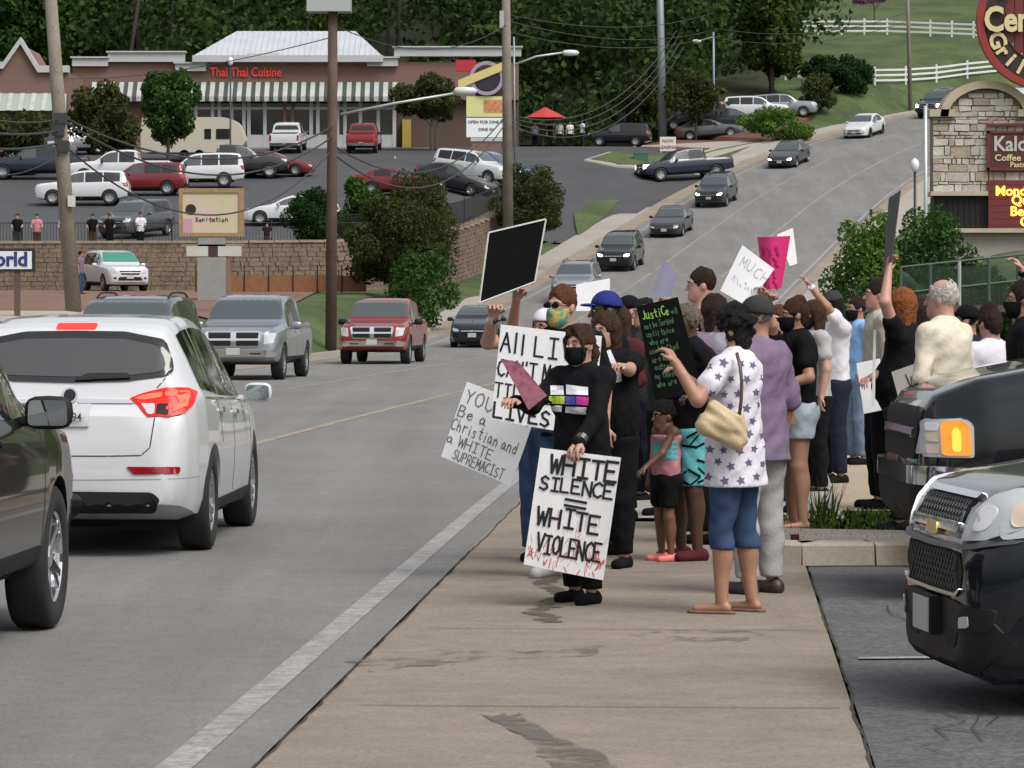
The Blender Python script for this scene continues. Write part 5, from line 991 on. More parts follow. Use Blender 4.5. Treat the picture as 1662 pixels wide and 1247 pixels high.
# watches, bag, small held things
def band(p, sg, mat, name, r=.036, t=.03, wd=.035):
    a = Vector(p['wr'][sg])-Vector(p['hd'][sg])*t; mb = MB(); mb.tube([a-Vector(p['hd'][sg])*wd/2, a+Vector(p['hd'][sg])*wd/2], r*p['k'], 12, False); mb.tube([a+Vector((0, -.034, 0)), a+Vector((0, -.046, 0))], .02, 10)
    return mb.build(name, mat, p['root'])
band(A, 1, M('watch_dark', (.05,.05,.055), .3), 'wristwatch', .044); band(B, -1, C_badge, 'wristwatch'); band(O_, 1, K['white'], 'wristband'); band(V_, 1, K['black'], 'wristwatch')
def bag():
    d0 = 20.72; root = empty('shoulder_bag', W(1168, 727, d0), 0, 'tan leather shoulder bag hanging at the star-print woman\'s hip', 'bag'); s = SDF(); q = lambda px, py, dd=0: np.array(W(px, py, d0+dd)-W(1168, 727, d0))
    s.cone(q(1145, 690), q(1196, 716), .045, .05, .06, 1.4); s.cone(q(1155, 662), q(1195, 680), .028, .03, .06, 1.4); s.cone(q(1142, 694), q(1158, 660), .03, .02, .05, 1.4); s.cone(q(1200, 712), q(1200, 680), .04, .03, .05, 1.4); s.ell(q(1170, 690), (.11, .055, .085), .03); s.noise = (.006, 38, 2)
    link('bag_body', s.mesh('bag_body', .007), root, M('tan_leather', (.47,.36,.22), .6, var=((12, .15), (60, .1)), bump=(90, .3, .006), coords='o'))
    mb = MB(); mb.tube([q(1198, 690, .0), q(1203, 650, -.03), q(1204, 620, -.04), q(1201, 592, -.02), q(1196, 574, .06)], .011, 6); mb.build('strap', M('strap_leather', (.10,.07,.06), .6), root, True)
bag()
def fold(name, label, pts, d, mat, dd=(0, 0, 0, 0), cat='folder', th=.012):
    P = [W(p[0], p[1], d+e) for p, e in zip(pts, dd)]; c = sum(P, Vector())/4; root = tag(MB().add([p-c for p in P]+[p-c+Vector((0, th, 0)) for p in P], [(0,1,2,3),(7,6,5,4),(0,4,5,1),(1,5,6,2),(2,6,7,3),(3,7,4,0)]).build(name, mat), label, cat); root.location = c; return root
fold('folded_scarf', 'mottled pink cloth folded in the masked woman\'s raised hand', [(812,582),(842,588),(888,642),(858,666)], 21.4, M('mottled_pink', (.26,.09,.12), .85, var=((18, .4), (60, .3)), coords='o', col2=(.12,.03,.06)), (0, .05, .1, 0), 'cloth')
fold('card_folder', 'brown card folder held by the woman in denim shorts', [(1255,640),(1282,622),(1293,690),(1262,682)], 28.3, BROWNB)
fold('placard_blank', 'blank white placard carried low beside the ginger-haired person', [(1390,590),(1428,582),(1440,664),(1402,672)], 29.2, BOARD, cat='sign')
fold('wooden_stake', 'thin pale stake held upright by the ginger-haired person', [(1418,535),(1422,535),(1420,660),(1415,660)], 28.2, EDGEW, cat='stake')
fold('soda_can', 'small dark bottle standing on the gravel by the kerb', [(1284,868),(1297,868),(1299,896),(1284,896)], 25.35, K['maroon'], cat='bottle', th=.05)
# ---- signs
def T(t, u, v, h, w, gap, th, j=.05, sd=1, sl=0.0): return strokes(t, u, v, h, w, gap, th, j, sd, sl)
pa = [(1.0, 'x')]
r, mp, asp = placard('white poster reading white silence equals white violence with red paint', [(877,727,21.35),(1008,743,21.3),(979,942,21.35),(850,916,21.4)], BOARD, (), bow=.01)
ink = T('WHITE', .10, .80, .155, .094, .022, .024, .06, 2)+T('SILENCE', .045, .655, .115, .072, .016, .019, .06, 3)+[([(.27, .605), (.44, .60)], .022), ([(.27, .555), (.44, .55)], .022)]+T('WHITE', .06, .365, .15, .088, .02, .022, .06, 4)+T('VIOLENCE', .085, .135, .15, .058, .010, .019, .06, 6)
rd = random.Random(4); red = []; drips = []
for i in range(70): u = rd.uniform(.01, asp-.01); v = abs(rd.gauss(0, .12)); red.append(([(u, v), (u+rd.uniform(-.03, .03), v+rd.uniform(.02, .08))], rd.uniform(.003, .009)))
for i in range(26): u = rd.uniform(.15, asp-.08); v = rd.uniform(.2, .55); drips.append(([(u, v), (u, v-rd.uniform(.03, .12))], .003))
def add_ink(root, mp, lines, mat, nm, of0=.005):
    mb = MB(); z = 0
    for pl, th in lines:
        for a, b in zip(pl[:-1], pl[1:]):
            z = (z+1) % 6; dx, dy = b[0]-a[0], b[1]-a[1]; L = math.hypot(dx, dy) or 1e-6; ux, uy = dx/L*th*.4, dy/L*th*.4; qx, qy = -dy/L*th/2, dx/L*th/2; of = of0+z*.0004
            mb.add([mp(a[0]-ux+qx, a[1]-uy+qy, of), mp(a[0]-ux-qx, a[1]-uy-qy, of), mp(b[0]+ux-qx, b[1]+uy-qy, of), mp(b[0]+ux+qx, b[1]+uy+qy, of)], [(0, 1, 2, 3)])
    return tag(mb.build(nm, mat, root, fix=False), kind='stuff')
add_ink(r, mp, [(pl, th) for pl, th in red], REDI, 'paint_smear', .0035); add_ink(r, mp, drips, M('pale_red', (.62,.30,.28), .6), 'paint_drip', .0035); add_ink(r, mp, ink, INK, 'lettering', .007)
r, mp, asp = placard('white poster reading all lives can\'t matter, partly behind the masked woman', [(813,527,23.15),(977,546,23.1),(962,710,23.15),(797,681,23.2)], BOARD, ())
add_ink(r, mp, T('All LIVES', .02, .72, .20, .10, .04, .022, .04, 2)+T("CAN'T MATTER", .02, .47, .17, .072, .02, .02, .04, 3)+T('TILL BLACK', .01, .25, .15, .075, .02, .018, .04, 4)+T('LIVES', .02, .03, .15, .09, .03, .024, .04, 5), INK, 'lettering')
r, mp, asp = placard('tilted white poster reading you be a Christian and a white supremacist', [(758,620,23.6),(873,664,23.5),(829,789,23.55),(716,741,23.65)], BOARD, ())
add_ink(r, mp, T('YOU CAN', .05, .75, .17, .105, .03, .013, .06, 2)+T('Be a', .03, .56, .145, .085, .03, .013, .06, 3)+T('Christian and', .0, .38, .15, .058, .016, .011, .05, 4)+T('a WHITE', .0, .2, .13, .075, .022, .012, .05, 5)+T('SUPREMACIST', .14, .03, .125, .05, .013, .011, .05, 6), INK2, 'lettering')
placard('blank black board held high above the crowd by the green mask man', [(793,378,23.5),(886,356,23.5),(868,458,23.5),(778,492,23.5)], BLACKB, edge=EDGEW)
r, mp, asp = placard('tall black board with green chalky handwriting', [(1033,498,24.75),(1100,482,24.7),(1140,636,24.7),(1064,650,24.75)], BLACKB, ())
g = T('Justice', .04, .845, .095, .037, .008, .010, .08, 2); gl = T('will', .36, .845, .06, .02, .006, .006, .1, 9)
for i, tx in enumerate(('not be Served', 'until those', 'who are', 'unaffected', 'are as', 'outraged', 'as those', 'who are')): gl += T(tx, .04+.01*(i % 3), .745-i*.088, .06, .025 if i else .021, .006, .007, .12, i)
add_ink(r, mp, g, M('lime_marker', (.28,.55,.10), .6), 'lettering'); add_ink(r, mp, gl, M('green_dull', (.06,.17,.07), .6), 'lettering')
r, mp, asp = placard('white paper sign with faint writing, left of the pink sign', [(1205,398,28.3),(1257,437,28.2),(1212,497,28.2),(1169,472,28.3)], BOARD, ())
add_ink(r, mp, T('MUCH', .12, .62, .22, .13, .05, .012, .1, 2)+[([(.12+i*.1, .30+(i % 2)*.08), (.16+i*.1, .42-(i % 3)*.05), (.2+i*.1, .28)], .009) for i in range(6)], M('faint_marker', (.35,.34,.42), .6), 'lettering')
r, mp, asp = placard('wavy hot pink sign held behind the white paper sign', [(1229,385,30.7),(1283,383,30.6),(1268,468,30.7),(1240,470,30.7)], PINKB, (), bow=.12, nx=12)
rq = random.Random(3); sq = []
for i in range(4):
    x = .08
    while x < asp-.12: sq.append(([(x+rq.uniform(-.02, .02), .80-i*.22+rq.uniform(-.02, .02)), (x+.04, .74-i*.22), (x+rq.uniform(.0, .06), .68-i*.22+rq.uniform(-.03, .02)), (x+.07, .64-i*.22)], .03)); x += rq.uniform(.10, .15)
add_ink(r, mp, sq, M('dark_pink', (.38,.01,.10), .6), 'marker_scrawl', .012)
placard('small white paper sign in the raised hand of the white T-shirt person', [(1261,381,35.7),(1287,370,35.7),(1294,428,35.7),(1282,432,35.7)], BOARD)
placard('lilac paper sign behind the black text sign', [(1077,420,30),(1101,447,30),(1088,480,30),(1057,478,30)], PURPB, (), bow=.02)
placard('blank white board showing behind the blue cap', [(935,462,27.5),(990,452,27.5),(990,505,27.5),(935,505,27.5)], BOARD)
r, mp, asp = placard('cream sign reading WE, half hidden by the cream shirt and black car', [(1447,604,25.6),(1515,580,25.5),(1530,640,25.5),(1462,660,25.6)], M('cream_board', (.58,.55,.50), .7), ())
add_ink(r, mp, T('WE', .35, .35, .45, .28, .12, .035, .05, 2), INK, 'lettering')
placard('dark board seen edge-on in the ginger-haired person\'s fist', [(1443,322,28.7),(1462,309,28.05),(1447,425,28.05),(1434,432,28.6)], M('charcoal_board', (.06,.065,.06), .7))
# ---------------------------------------------------------------- walls, buildings, vegetation, poles
def gpt(px, py, d0=165, d1=262, dz=0): d = solve_d(px, py, d0, d1); x = WX(px, d); return Vector((x, d, Hs(x, d)+dz))
def leafmat(name, a, b, tr=.35):
    m = bpy.data.materials.new(name); m.use_nodes = True; n = m.node_tree; n.nodes.clear(); o = n.nodes.new('ShaderNodeOutputMaterial'); g = n.nodes.new('ShaderNodeNewGeometry'); mx = n.nodes.new('ShaderNodeMix'); mx.data_type = 'RGBA'
    mx.inputs[6].default_value = (*a, 1); mx.inputs[7].default_value = (*b, 1); n.links.new(g.outputs['Random Per Island'], mx.inputs[0])
    d = n.nodes.new('ShaderNodeBsdfDiffuse'); t = n.nodes.new('ShaderNodeBsdfTranslucent'); ms = n.nodes.new('ShaderNodeMixShader'); ms.inputs[0].default_value = tr
    n.links.new(mx.outputs[2], d.inputs[0]); n.links.new(mx.outputs[2], t.inputs[0]); n.links.new(d.outputs[0], ms.inputs[1]); n.links.new(t.outputs[0], ms.inputs[2]); n.links.new(ms.outputs[0], o.inputs[0]); return m
LF = dict(wood=leafmat('leaf_woodland', (.020,.040,.013), (.070,.110,.032)), edge=leafmat('leaf_edge', (.03,.055,.012), (.085,.12,.03)), green=leafmat('leaf_green', (.022,.055,.014), (.065,.12,.03)), bright=leafmat('leaf_bright', (.05,.11,.02), (.12,.2,.045)), dark=leafmat('leaf_dark', (.014,.034,.012), (.036,.072,.022)), brown=leafmat('leaf_brown', (.030,.042,.013), (.080,.090,.032)), drygr=leafmat('dry_grass', (.10,.10,.035), (.24,.20,.09)), pinkf=leafmat('flower_pink', (.25,.10,.22), (.45,.25,.42)))
m_bark = M('bark', (.07,.055,.042), .9, var=((8, .3),), bump=(20, .6, .05)); m_barkp = M('bark_pale', (.16,.14,.12), .9, var=((8, .3),))
def leaves(lumps, n, leaf, seed=0, shell_=.55):
    """n small leaf quads spread through a set of ellipsoid lumps (c, r)"""
    rg = np.random.default_rng(seed); C = np.array([l[0] for l in lumps], float); Rr = np.array([l[1] for l in lumps], float); vol = Rr.prod(1)**.67; pick = rg.choice(len(lumps), n, p=vol/vol.sum())
    dv = rg.normal(size=(n, 3)); dv /= np.linalg.norm(dv, axis=1)[:, None]; rad = (shell_+(1.06-shell_)*rg.random(n)**.6)[:, None]; P = C[pick]+dv*rad*Rr[pick]
    nn = dv+rg.normal(size=(n, 3))*.75; nn /= np.linalg.norm(nn, axis=1)[:, None]; t = np.cross(nn, rg.normal(size=(n, 3))); t /= np.linalg.norm(t, axis=1)[:, None]; b = np.cross(nn, t)
    s_ = leaf*(.6+.8*rg.random(n))[:, None]; a, c = t*s_*.5, b*s_*.32; V = np.stack([P-a, P-c+a*.1, P+a, P+c+a*.1], 1).reshape(-1, 3)
    return V, np.arange(4*n).reshape(n, 4)
def lumpy(rx, ry, rz, n, seed, low=-.8, size=.42):
    rr = random.Random(seed); L = [((0, 0, 0), (rx*.7, ry*.7, rz*.75))]
    for i in range(n):
        a = rr.uniform(0, 2*math.pi); z = rr.uniform(low, .95); q = math.sqrt(max(0, 1-z*z))*rr.uniform(.55, .95); s_ = rr.uniform(.6, 1.2)*size; L.append(((rx*q*math.cos(a), ry*q*math.sin(a), rz*z*.85), (rx*s_, ry*s_, rz*s_*.9)))
    return L
def plant(name, label, base, rx, rz, mat, zc=None, n=2500, leaf=.2, seed=1, lumps=14, trunk=0, cat='bush', ry=None, bark=None, group=None, stems=1, size=.42, low=-.8):
    """a bush or tree standing at base: crown of leaf faces, trunk with limbs"""
    root = empty(name, base, 0, label, cat, group); ry = ry or rx; zc = zc if zc is not None else rz*.9
    V, Fq = leaves(lumpy(rx, ry, rz, lumps, seed, low, size), n, leaf, seed); V = V+np.array((0, 0, zc)); link('crown', np_mesh('crown', V, Fq), root, LF[mat])
    rr = random.Random(seed); r0 = trunk or .05
    for k in range(stems):
        mb = MB(); o = (rr.uniform(-.3, .3)*rx*(stems > 1), rr.uniform(-.2, .2)*(stems > 1)); top = (o[0]*2.2+rr.uniform(-.1, .1), o[1], zc)
        mb.tube([(o[0], o[1], -.1), (o[0]*1.3+rr.uniform(-.05, .05), o[1], zc*.5), top], [r0, r0*.8, r0*.5], 8)
        for i in range(5): a = rr.uniform(0, 6.28); mb.tube([(o[0]*1.5, o[1], zc*(.45+.1*i)), (top[0]+rx*.6*math.cos(a), top[1]+ry*.6*math.sin(a), zc+rz*rr.uniform(-.2, .5))], [r0*.45, r0*.15], 5)
        mb.build('trunk', bark or m_bark, root, True)
    return root
def plant_px(name, label, x0, x1, y0, y1, d, mat, **k):
    """plant filling photo columns x0..x1 and rows y0..y1 at depth d, standing on the ground"""
    x = WX((x0+x1)/2, d); rx = (x1-x0)/2/F*d; zt = WZ(y0, d); by = k.pop('by', None)
    if by: d = solve_d((x0+x1)/2, by, 185, 300); x = WX((x0+x1)/2, d); rx = (x1-x0)/2/F*d; zt = WZ(y0, d)
    zb = k.pop('ground', None); zb = Hs(x, d) if zb is None else zb; zlow = WZ(y1, d); zlow = zb-.15 if k.get('cat', 'bush') == 'bush' and name != 'flowering_shrub' else zlow; rz = (zt-zlow)/2
    return plant(name, label, (x, d, zb), rx*1.0, rz*1.0, mat, zc=(zt+zlow)/2-zb, **k)
# ---- woodland behind the shops
def woodland():
    rr = random.Random(11); L = []
    for i in range(150):
        y = rr.uniform(262, 318); x = rr.uniform(-62, 21-(y-262)*.03); z = Hs(x, y); hgt = rr.uniform(13, 21); r = rr.uniform(3, 5.2)
        for k in range(7): q = rr.random(); L.append(((x+rr.uniform(-1, 1)*r*.6, y+rr.uniform(-1, 1)*r*.5, z+hgt*(.12+.85*q)), (r*(1.05-.45*q)*rr.uniform(.5, .9),)*2+(rr.uniform(1.3, 2.4),)))
    for i in range(170):
        x = rr.uniform(-50, 14); y = rr.uniform(257, 263); z = Hs(x, y); L.append(((x, y, z+rr.uniform(.3, 5)), (rr.uniform(1.2, 2.4), 1.4, rr.uniform(1, 2))))
    for i in range(60):
        x = rr.uniform(18, 60); y = rr.uniform(340, 380); z = Hs(x, y); L.append(((x, y, z+5), (5, 5, 6)))
    V, Fq = leaves(L, 190000, .55, 3, .5); o = link('woodland', np_mesh('woodland', V, Fq), None, LF['wood']); tag(o, 'dark green woodland rising behind the shops', 'trees', kind='stuff')
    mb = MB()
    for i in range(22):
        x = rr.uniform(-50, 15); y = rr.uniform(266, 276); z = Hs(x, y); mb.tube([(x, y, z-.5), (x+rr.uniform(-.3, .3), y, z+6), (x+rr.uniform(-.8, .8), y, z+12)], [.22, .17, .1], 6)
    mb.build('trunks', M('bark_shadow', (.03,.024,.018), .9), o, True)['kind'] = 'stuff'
woodland()
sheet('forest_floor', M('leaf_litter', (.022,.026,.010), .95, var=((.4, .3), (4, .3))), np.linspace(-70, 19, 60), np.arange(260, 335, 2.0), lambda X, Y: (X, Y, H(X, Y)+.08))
plant_px('edge_tree', 'paler tree at the right end of the woodland', 1205, 1300, -60, 135, 264, 'edge', n=9000, leaf=.45, seed=21, lumps=26, trunk=.22, cat='tree', size=.34)
plant_px('edge_tree', 'light green tree behind the left shop gable', -40, 120, -70, 110, 258, 'green', n=8000, leaf=.5, seed=22, lumps=26, trunk=.22, cat='tree', size=.34)
# ---- car park trees and wall bushes
plant_px('lot_tree', 'brownish tree between the left shop and the green tree', 108, 225, 138, 262, 214, 'brown', n=6000, leaf=.26, seed=31, trunk=.1, cat='tree', lumps=22, size=.34)
plant_px('lot_tree', 'round green tree in front of the striped awning', 224, 320, 117, 236, 208, 'green', n=6000, leaf=.24, seed=32, trunk=.11, cat='tree', lumps=22, size=.34)
plant_px('lot_tree', 'dark tree at the left edge above the parked cars', -30, 82, 182, 262, 212, 'brown', n=4500, leaf=.26, seed=33, trunk=.1, cat='tree')
plant_px('lot_tree', 'multi-stem tree beside the shop corner and pylon sign', 648, 748, 122, 200, 231, 'brown', n=5000, leaf=.24, seed=34, trunk=.07, cat='tree', stems=3, bark=m_barkp)
plant_px('lot_tree', 'slim brown tree left of the tall steel pole', 1012, 1066, 128, 212, 222, 'brown', n=3200, leaf=.24, seed=35, by=238, trunk=.08, cat='tree')
plant_px('lot_tree', 'small brown tree right of the tall steel pole', 1088, 1170, 118, 205, 226, 'brown', n=4200, leaf=.24, seed=36, by=236, trunk=.09, cat='tree')
plant_px('round_bush', 'dense round dark green bush on the wall', 466, 548, 308, 402, 163.5, 'dark', n=11000, leaf=.12, seed=41, lumps=30, size=.34)
plant_px('round_bush', 'green bush just right of the brown pole', 546, 622, 288, 392, 165, 'green', n=7000, leaf=.17, seed=42, lumps=30, size=.34)
plant_px('tall_shrub', 'brown-tinged shrub topping the wall above the red pickup', 622, 742, 280, 410, 166, 'brown', n=11000, leaf=.14, seed=43, lumps=30, size=.34)
plant_px('wall_tree', 'olive tree standing before the wall behind the red pickup', 552, 718, 318, 466, 150, 'brown', n=18000, leaf=.14, seed=44, trunk=.09, cat='tree', lumps=26, size=.34)
plant_px('low_shrub', 'bright green shrub on the grass at the end of the wall', 612, 742, 408, 482, 147, 'green', n=6000, leaf=.14, seed=45, lumps=24, size=.34)
plant_px('tall_shrub', 'large rusty shrub on the curved wall by the drive', 796, 918, 270, 388, 181, 'brown', n=15000, leaf=.14, seed=46, lumps=34, size=.32, ground=5.2)
plant_px('hedge', 'leafy light green hedge beside the hill pavement', 1212, 1318, 176, 228, 246, 'bright', n=4500, leaf=.24, seed=47, low=-.5)
plant_px('round_bush', 'left-hand clipped dark bush in front of the lower white fence', 1303, 1368, 88, 150, 258, 'dark', n=6500, leaf=.2, seed=48, by=150, lumps=28, size=.34)
plant_px('round_bush', 'right-hand clipped dark bush in front of the lower white fence', 1352, 1420, 92, 152, 259, 'dark', n=6500, leaf=.2, seed=49, by=152, lumps=28, size=.34)
plant_px('small_shrub', 'small brown shrub below the clipped bushes', 1298, 1356, 124, 184, 253, 'brown', n=2600, leaf=.22, seed=50, by=183)
plant_px('flowering_shrub', 'pink-flowering shrub above the upper white fence', 1385, 1452, -14, 8, 302, 'pinkf', n=1200, leaf=.3, seed=51)
plant_px('leafy_bush', 'big bright leafy bush in front of the stone sign', 1335, 1480, 345, 478, 70, 'bright', n=12000, leaf=.085, seed=52, lumps=30, size=.3)
plant_px('leafy_bush', 'leafy bush under the dark panel of the stone sign', 1430, 1595, 328, 470, 73, 'green', n=12000, leaf=.085, seed=53, lumps=30, size=.3)
plant_px('leafy_bush', 'dark scrub behind the chain-link fence', 1470, 1680, 435, 520, 66, 'dark', n=7000, leaf=.11, seed=54, lumps=26, size=.3)
def grass_tuft(name, label, pts, n, h, seed):
    rr = random.Random(seed); mb = MB(); xs = [p[0] for p in pts]; ys = [p[1] for p in pts]
    for i in range(n):
        x, y = rr.uniform(min(xs), max(xs)), rr.uniform(min(ys), max(ys)); z = -.01; a = rr.uniform(0, 6.28); l = h*rr.uniform(.4, 1.2); dx, dy = math.cos(a)*.012, math.sin(a)*.012; bx_, by_ = rr.uniform(-.5, .5)*l, rr.uniform(-.5, .5)*l
        mb.add([(x-dx, y-dy, z), (x+dx, y+dy, z), (x+bx_, y+by_, z+l)], [(0, 1, 2)])
    return tag(mb.build(name, LF['bright'] if seed % 2 else LF['edge'], fix=False), label, 'grass', kind='stuff')
grass_tuft('grass', 'rough grass behind the parking kerb', [(1.75, 27.0), (6.5, 31.4)], 3000, .05, 1); grass_tuft('grass', 'dry yellowish grass among the rough grass by the kerb', [(1.8, 25.8), (6.5, 31.2)], 5200, .07, 2); grass_tuft('weeds', 'tall spindly weeds beside the navy trousers', [(2.43, 29.9), (2.62, 30.2)], 46, .36, 4)
# ---- retaining wall
m_stone = M('wall_block', (.17,.125,.088), .9, var=((1.5, .25), (9, .3)), bump=(14, .6, .04)); m_capst = M('wall_cap', (.26,.215,.16), .9, var=((2, .2), (12, .2)))
def retaining_wall():
    root = empty('retaining_wall', (-20, 160, 2.2), 0, 'long brown block retaining wall holding up the car park, curving along the drive', 'wall'); off = Vector((-20, 160, 2.2)); rr = random.Random(2)
    pts = [Vector((*p, 0)) for p in WALL[1:]]; seg = []; 
    for a, b in zip(pts[:-1], pts[1:]): seg.append((a, b, (b-a).length))
    core, blk = MB(), MB(); s_ = 0
    def top(y): return max(4.12, float(ZL(y))+.32)
    sg_ = np.arange(0, sum(l for *_, l in seg)+1, .5); ZB = None
    def at(s):
        for a, b, l in seg:
            if s <= l or (a, b, l) == seg[-1]: d = (b-a)/l; return a+d*min(s, l), d
            s -= l
    total = sum(l for *_, l in seg); n = Vector()
    def block(s0, s1, z0, z1, mb, proud, depth=.3):
        p0, d = at(s0+.01); p1, _ = at(s1-.01); nn = Vector((d.y, -d.x, 0)); e = rr.uniform(-.012, .02)
        P = [p0+nn*(proud+e), p1+nn*(proud+e), p1-nn*depth, p0-nn*depth]; mb.add([q+Vector((0, 0, z0))-off for q in P]+[q+Vector((0, 0, z1))-off for q in P], [(0,1,5,4),(1,2,6,5),(3,0,4,7),(4,5,6,7),(2,3,7,6)])
    smp = [at(min(q, total-.01)) for q in sg_]; ZB = H(np.array([p.x+d.y*.6 for p, d in smp]), np.array([p.y-d.x*.6 for p, d in smp])); zbase = lambda s: float(np.interp(s, sg_, ZB))
    s = 0.0
    while s < total-.3:
        p, d = at(s); q, _ = at(min(s+1.5, total)); zt = top(min(p.y, q.y)); zb = min(zbase(s), zbase(s+1.5))-.3; block(s, min(s+1.5, total), zb, zt-.02, core, 0); s += 1.5
    for row in range(26):
        s = -rr.random()*.4
        while s < total-.5:
            l = rr.uniform(.36, .62); s0 = max(s, 0); p, d = at(s0+l/2); zt = top(p.y); z1 = zt-.02-row*.205; zb = zbase(s0)-.2
            if z1 > zb: block(s0, min(s+l, total)-.012, z1-.19, z1, blk, .05)
            s += l
    core.build('backing', m_stone, root); blk.build('blocks', m_stone, root)['kind'] = 'stuff'
    s = 0.0
    while s < total-.4:
        p, d = at(s+.5); mb = MB(); zt = top(p.y); block(s, min(s+1.1, total)-.015, zt-.01, zt+.1, mb, .1, .42); mb.build('cap_stone', m_capst, root); s += 1.1
    p, d = at(total-.01); return top
WTOP = retaining_wall()
m_iron = M('black_iron', (.012,.012,.013), .5)
def railing(label, pts, h, zf, dense=.13):
    root = empty('iron_railing', (pts[0][0], pts[0][1], zf(*pts[0])), 0, label, 'railing'); o = root.location; pk = MB()
    for a, b in zip(pts[:-1], pts[1:]):
        a, b = Vector((a[0], a[1], zf(*a))), Vector((b[0], b[1], zf(*b)))
        for q in (.12, h): mb = MB(); mb.tube([a+Vector((0, 0, q))-o, b+Vector((0, 0, q))-o], .022, 5); mb.build('rail', m_iron, root)
        mb = MB(); mb.cbox((a-o)+Vector((0, 0, h/2+.05)), .06, .06, h+.15); mb.build('post', m_iron, root); n = int((b-a).length/dense)
        for i in range(1, n): c = a.lerp(b, i/n)-o; pk.box(c.x-.009, c.x+.009, c.y-.009, c.y+.009, c.z+.1, c.z+h)
    pk.build('pickets', m_iron, root)['kind'] = 'stuff'
railing('black iron railing along the top of the wall on the left', [(x, 163.0) for x in np.arange(-26, -5.9, 2.2)], 1.1, lambda x, y: 4.15)
railing('black iron railing following the curved wall to the drive', [(WALL[i][0]-.6, WALL[i][1]) for i in range(4, 10)], 1.15, lambda x, y: float(ZL(y))+.3, .11)
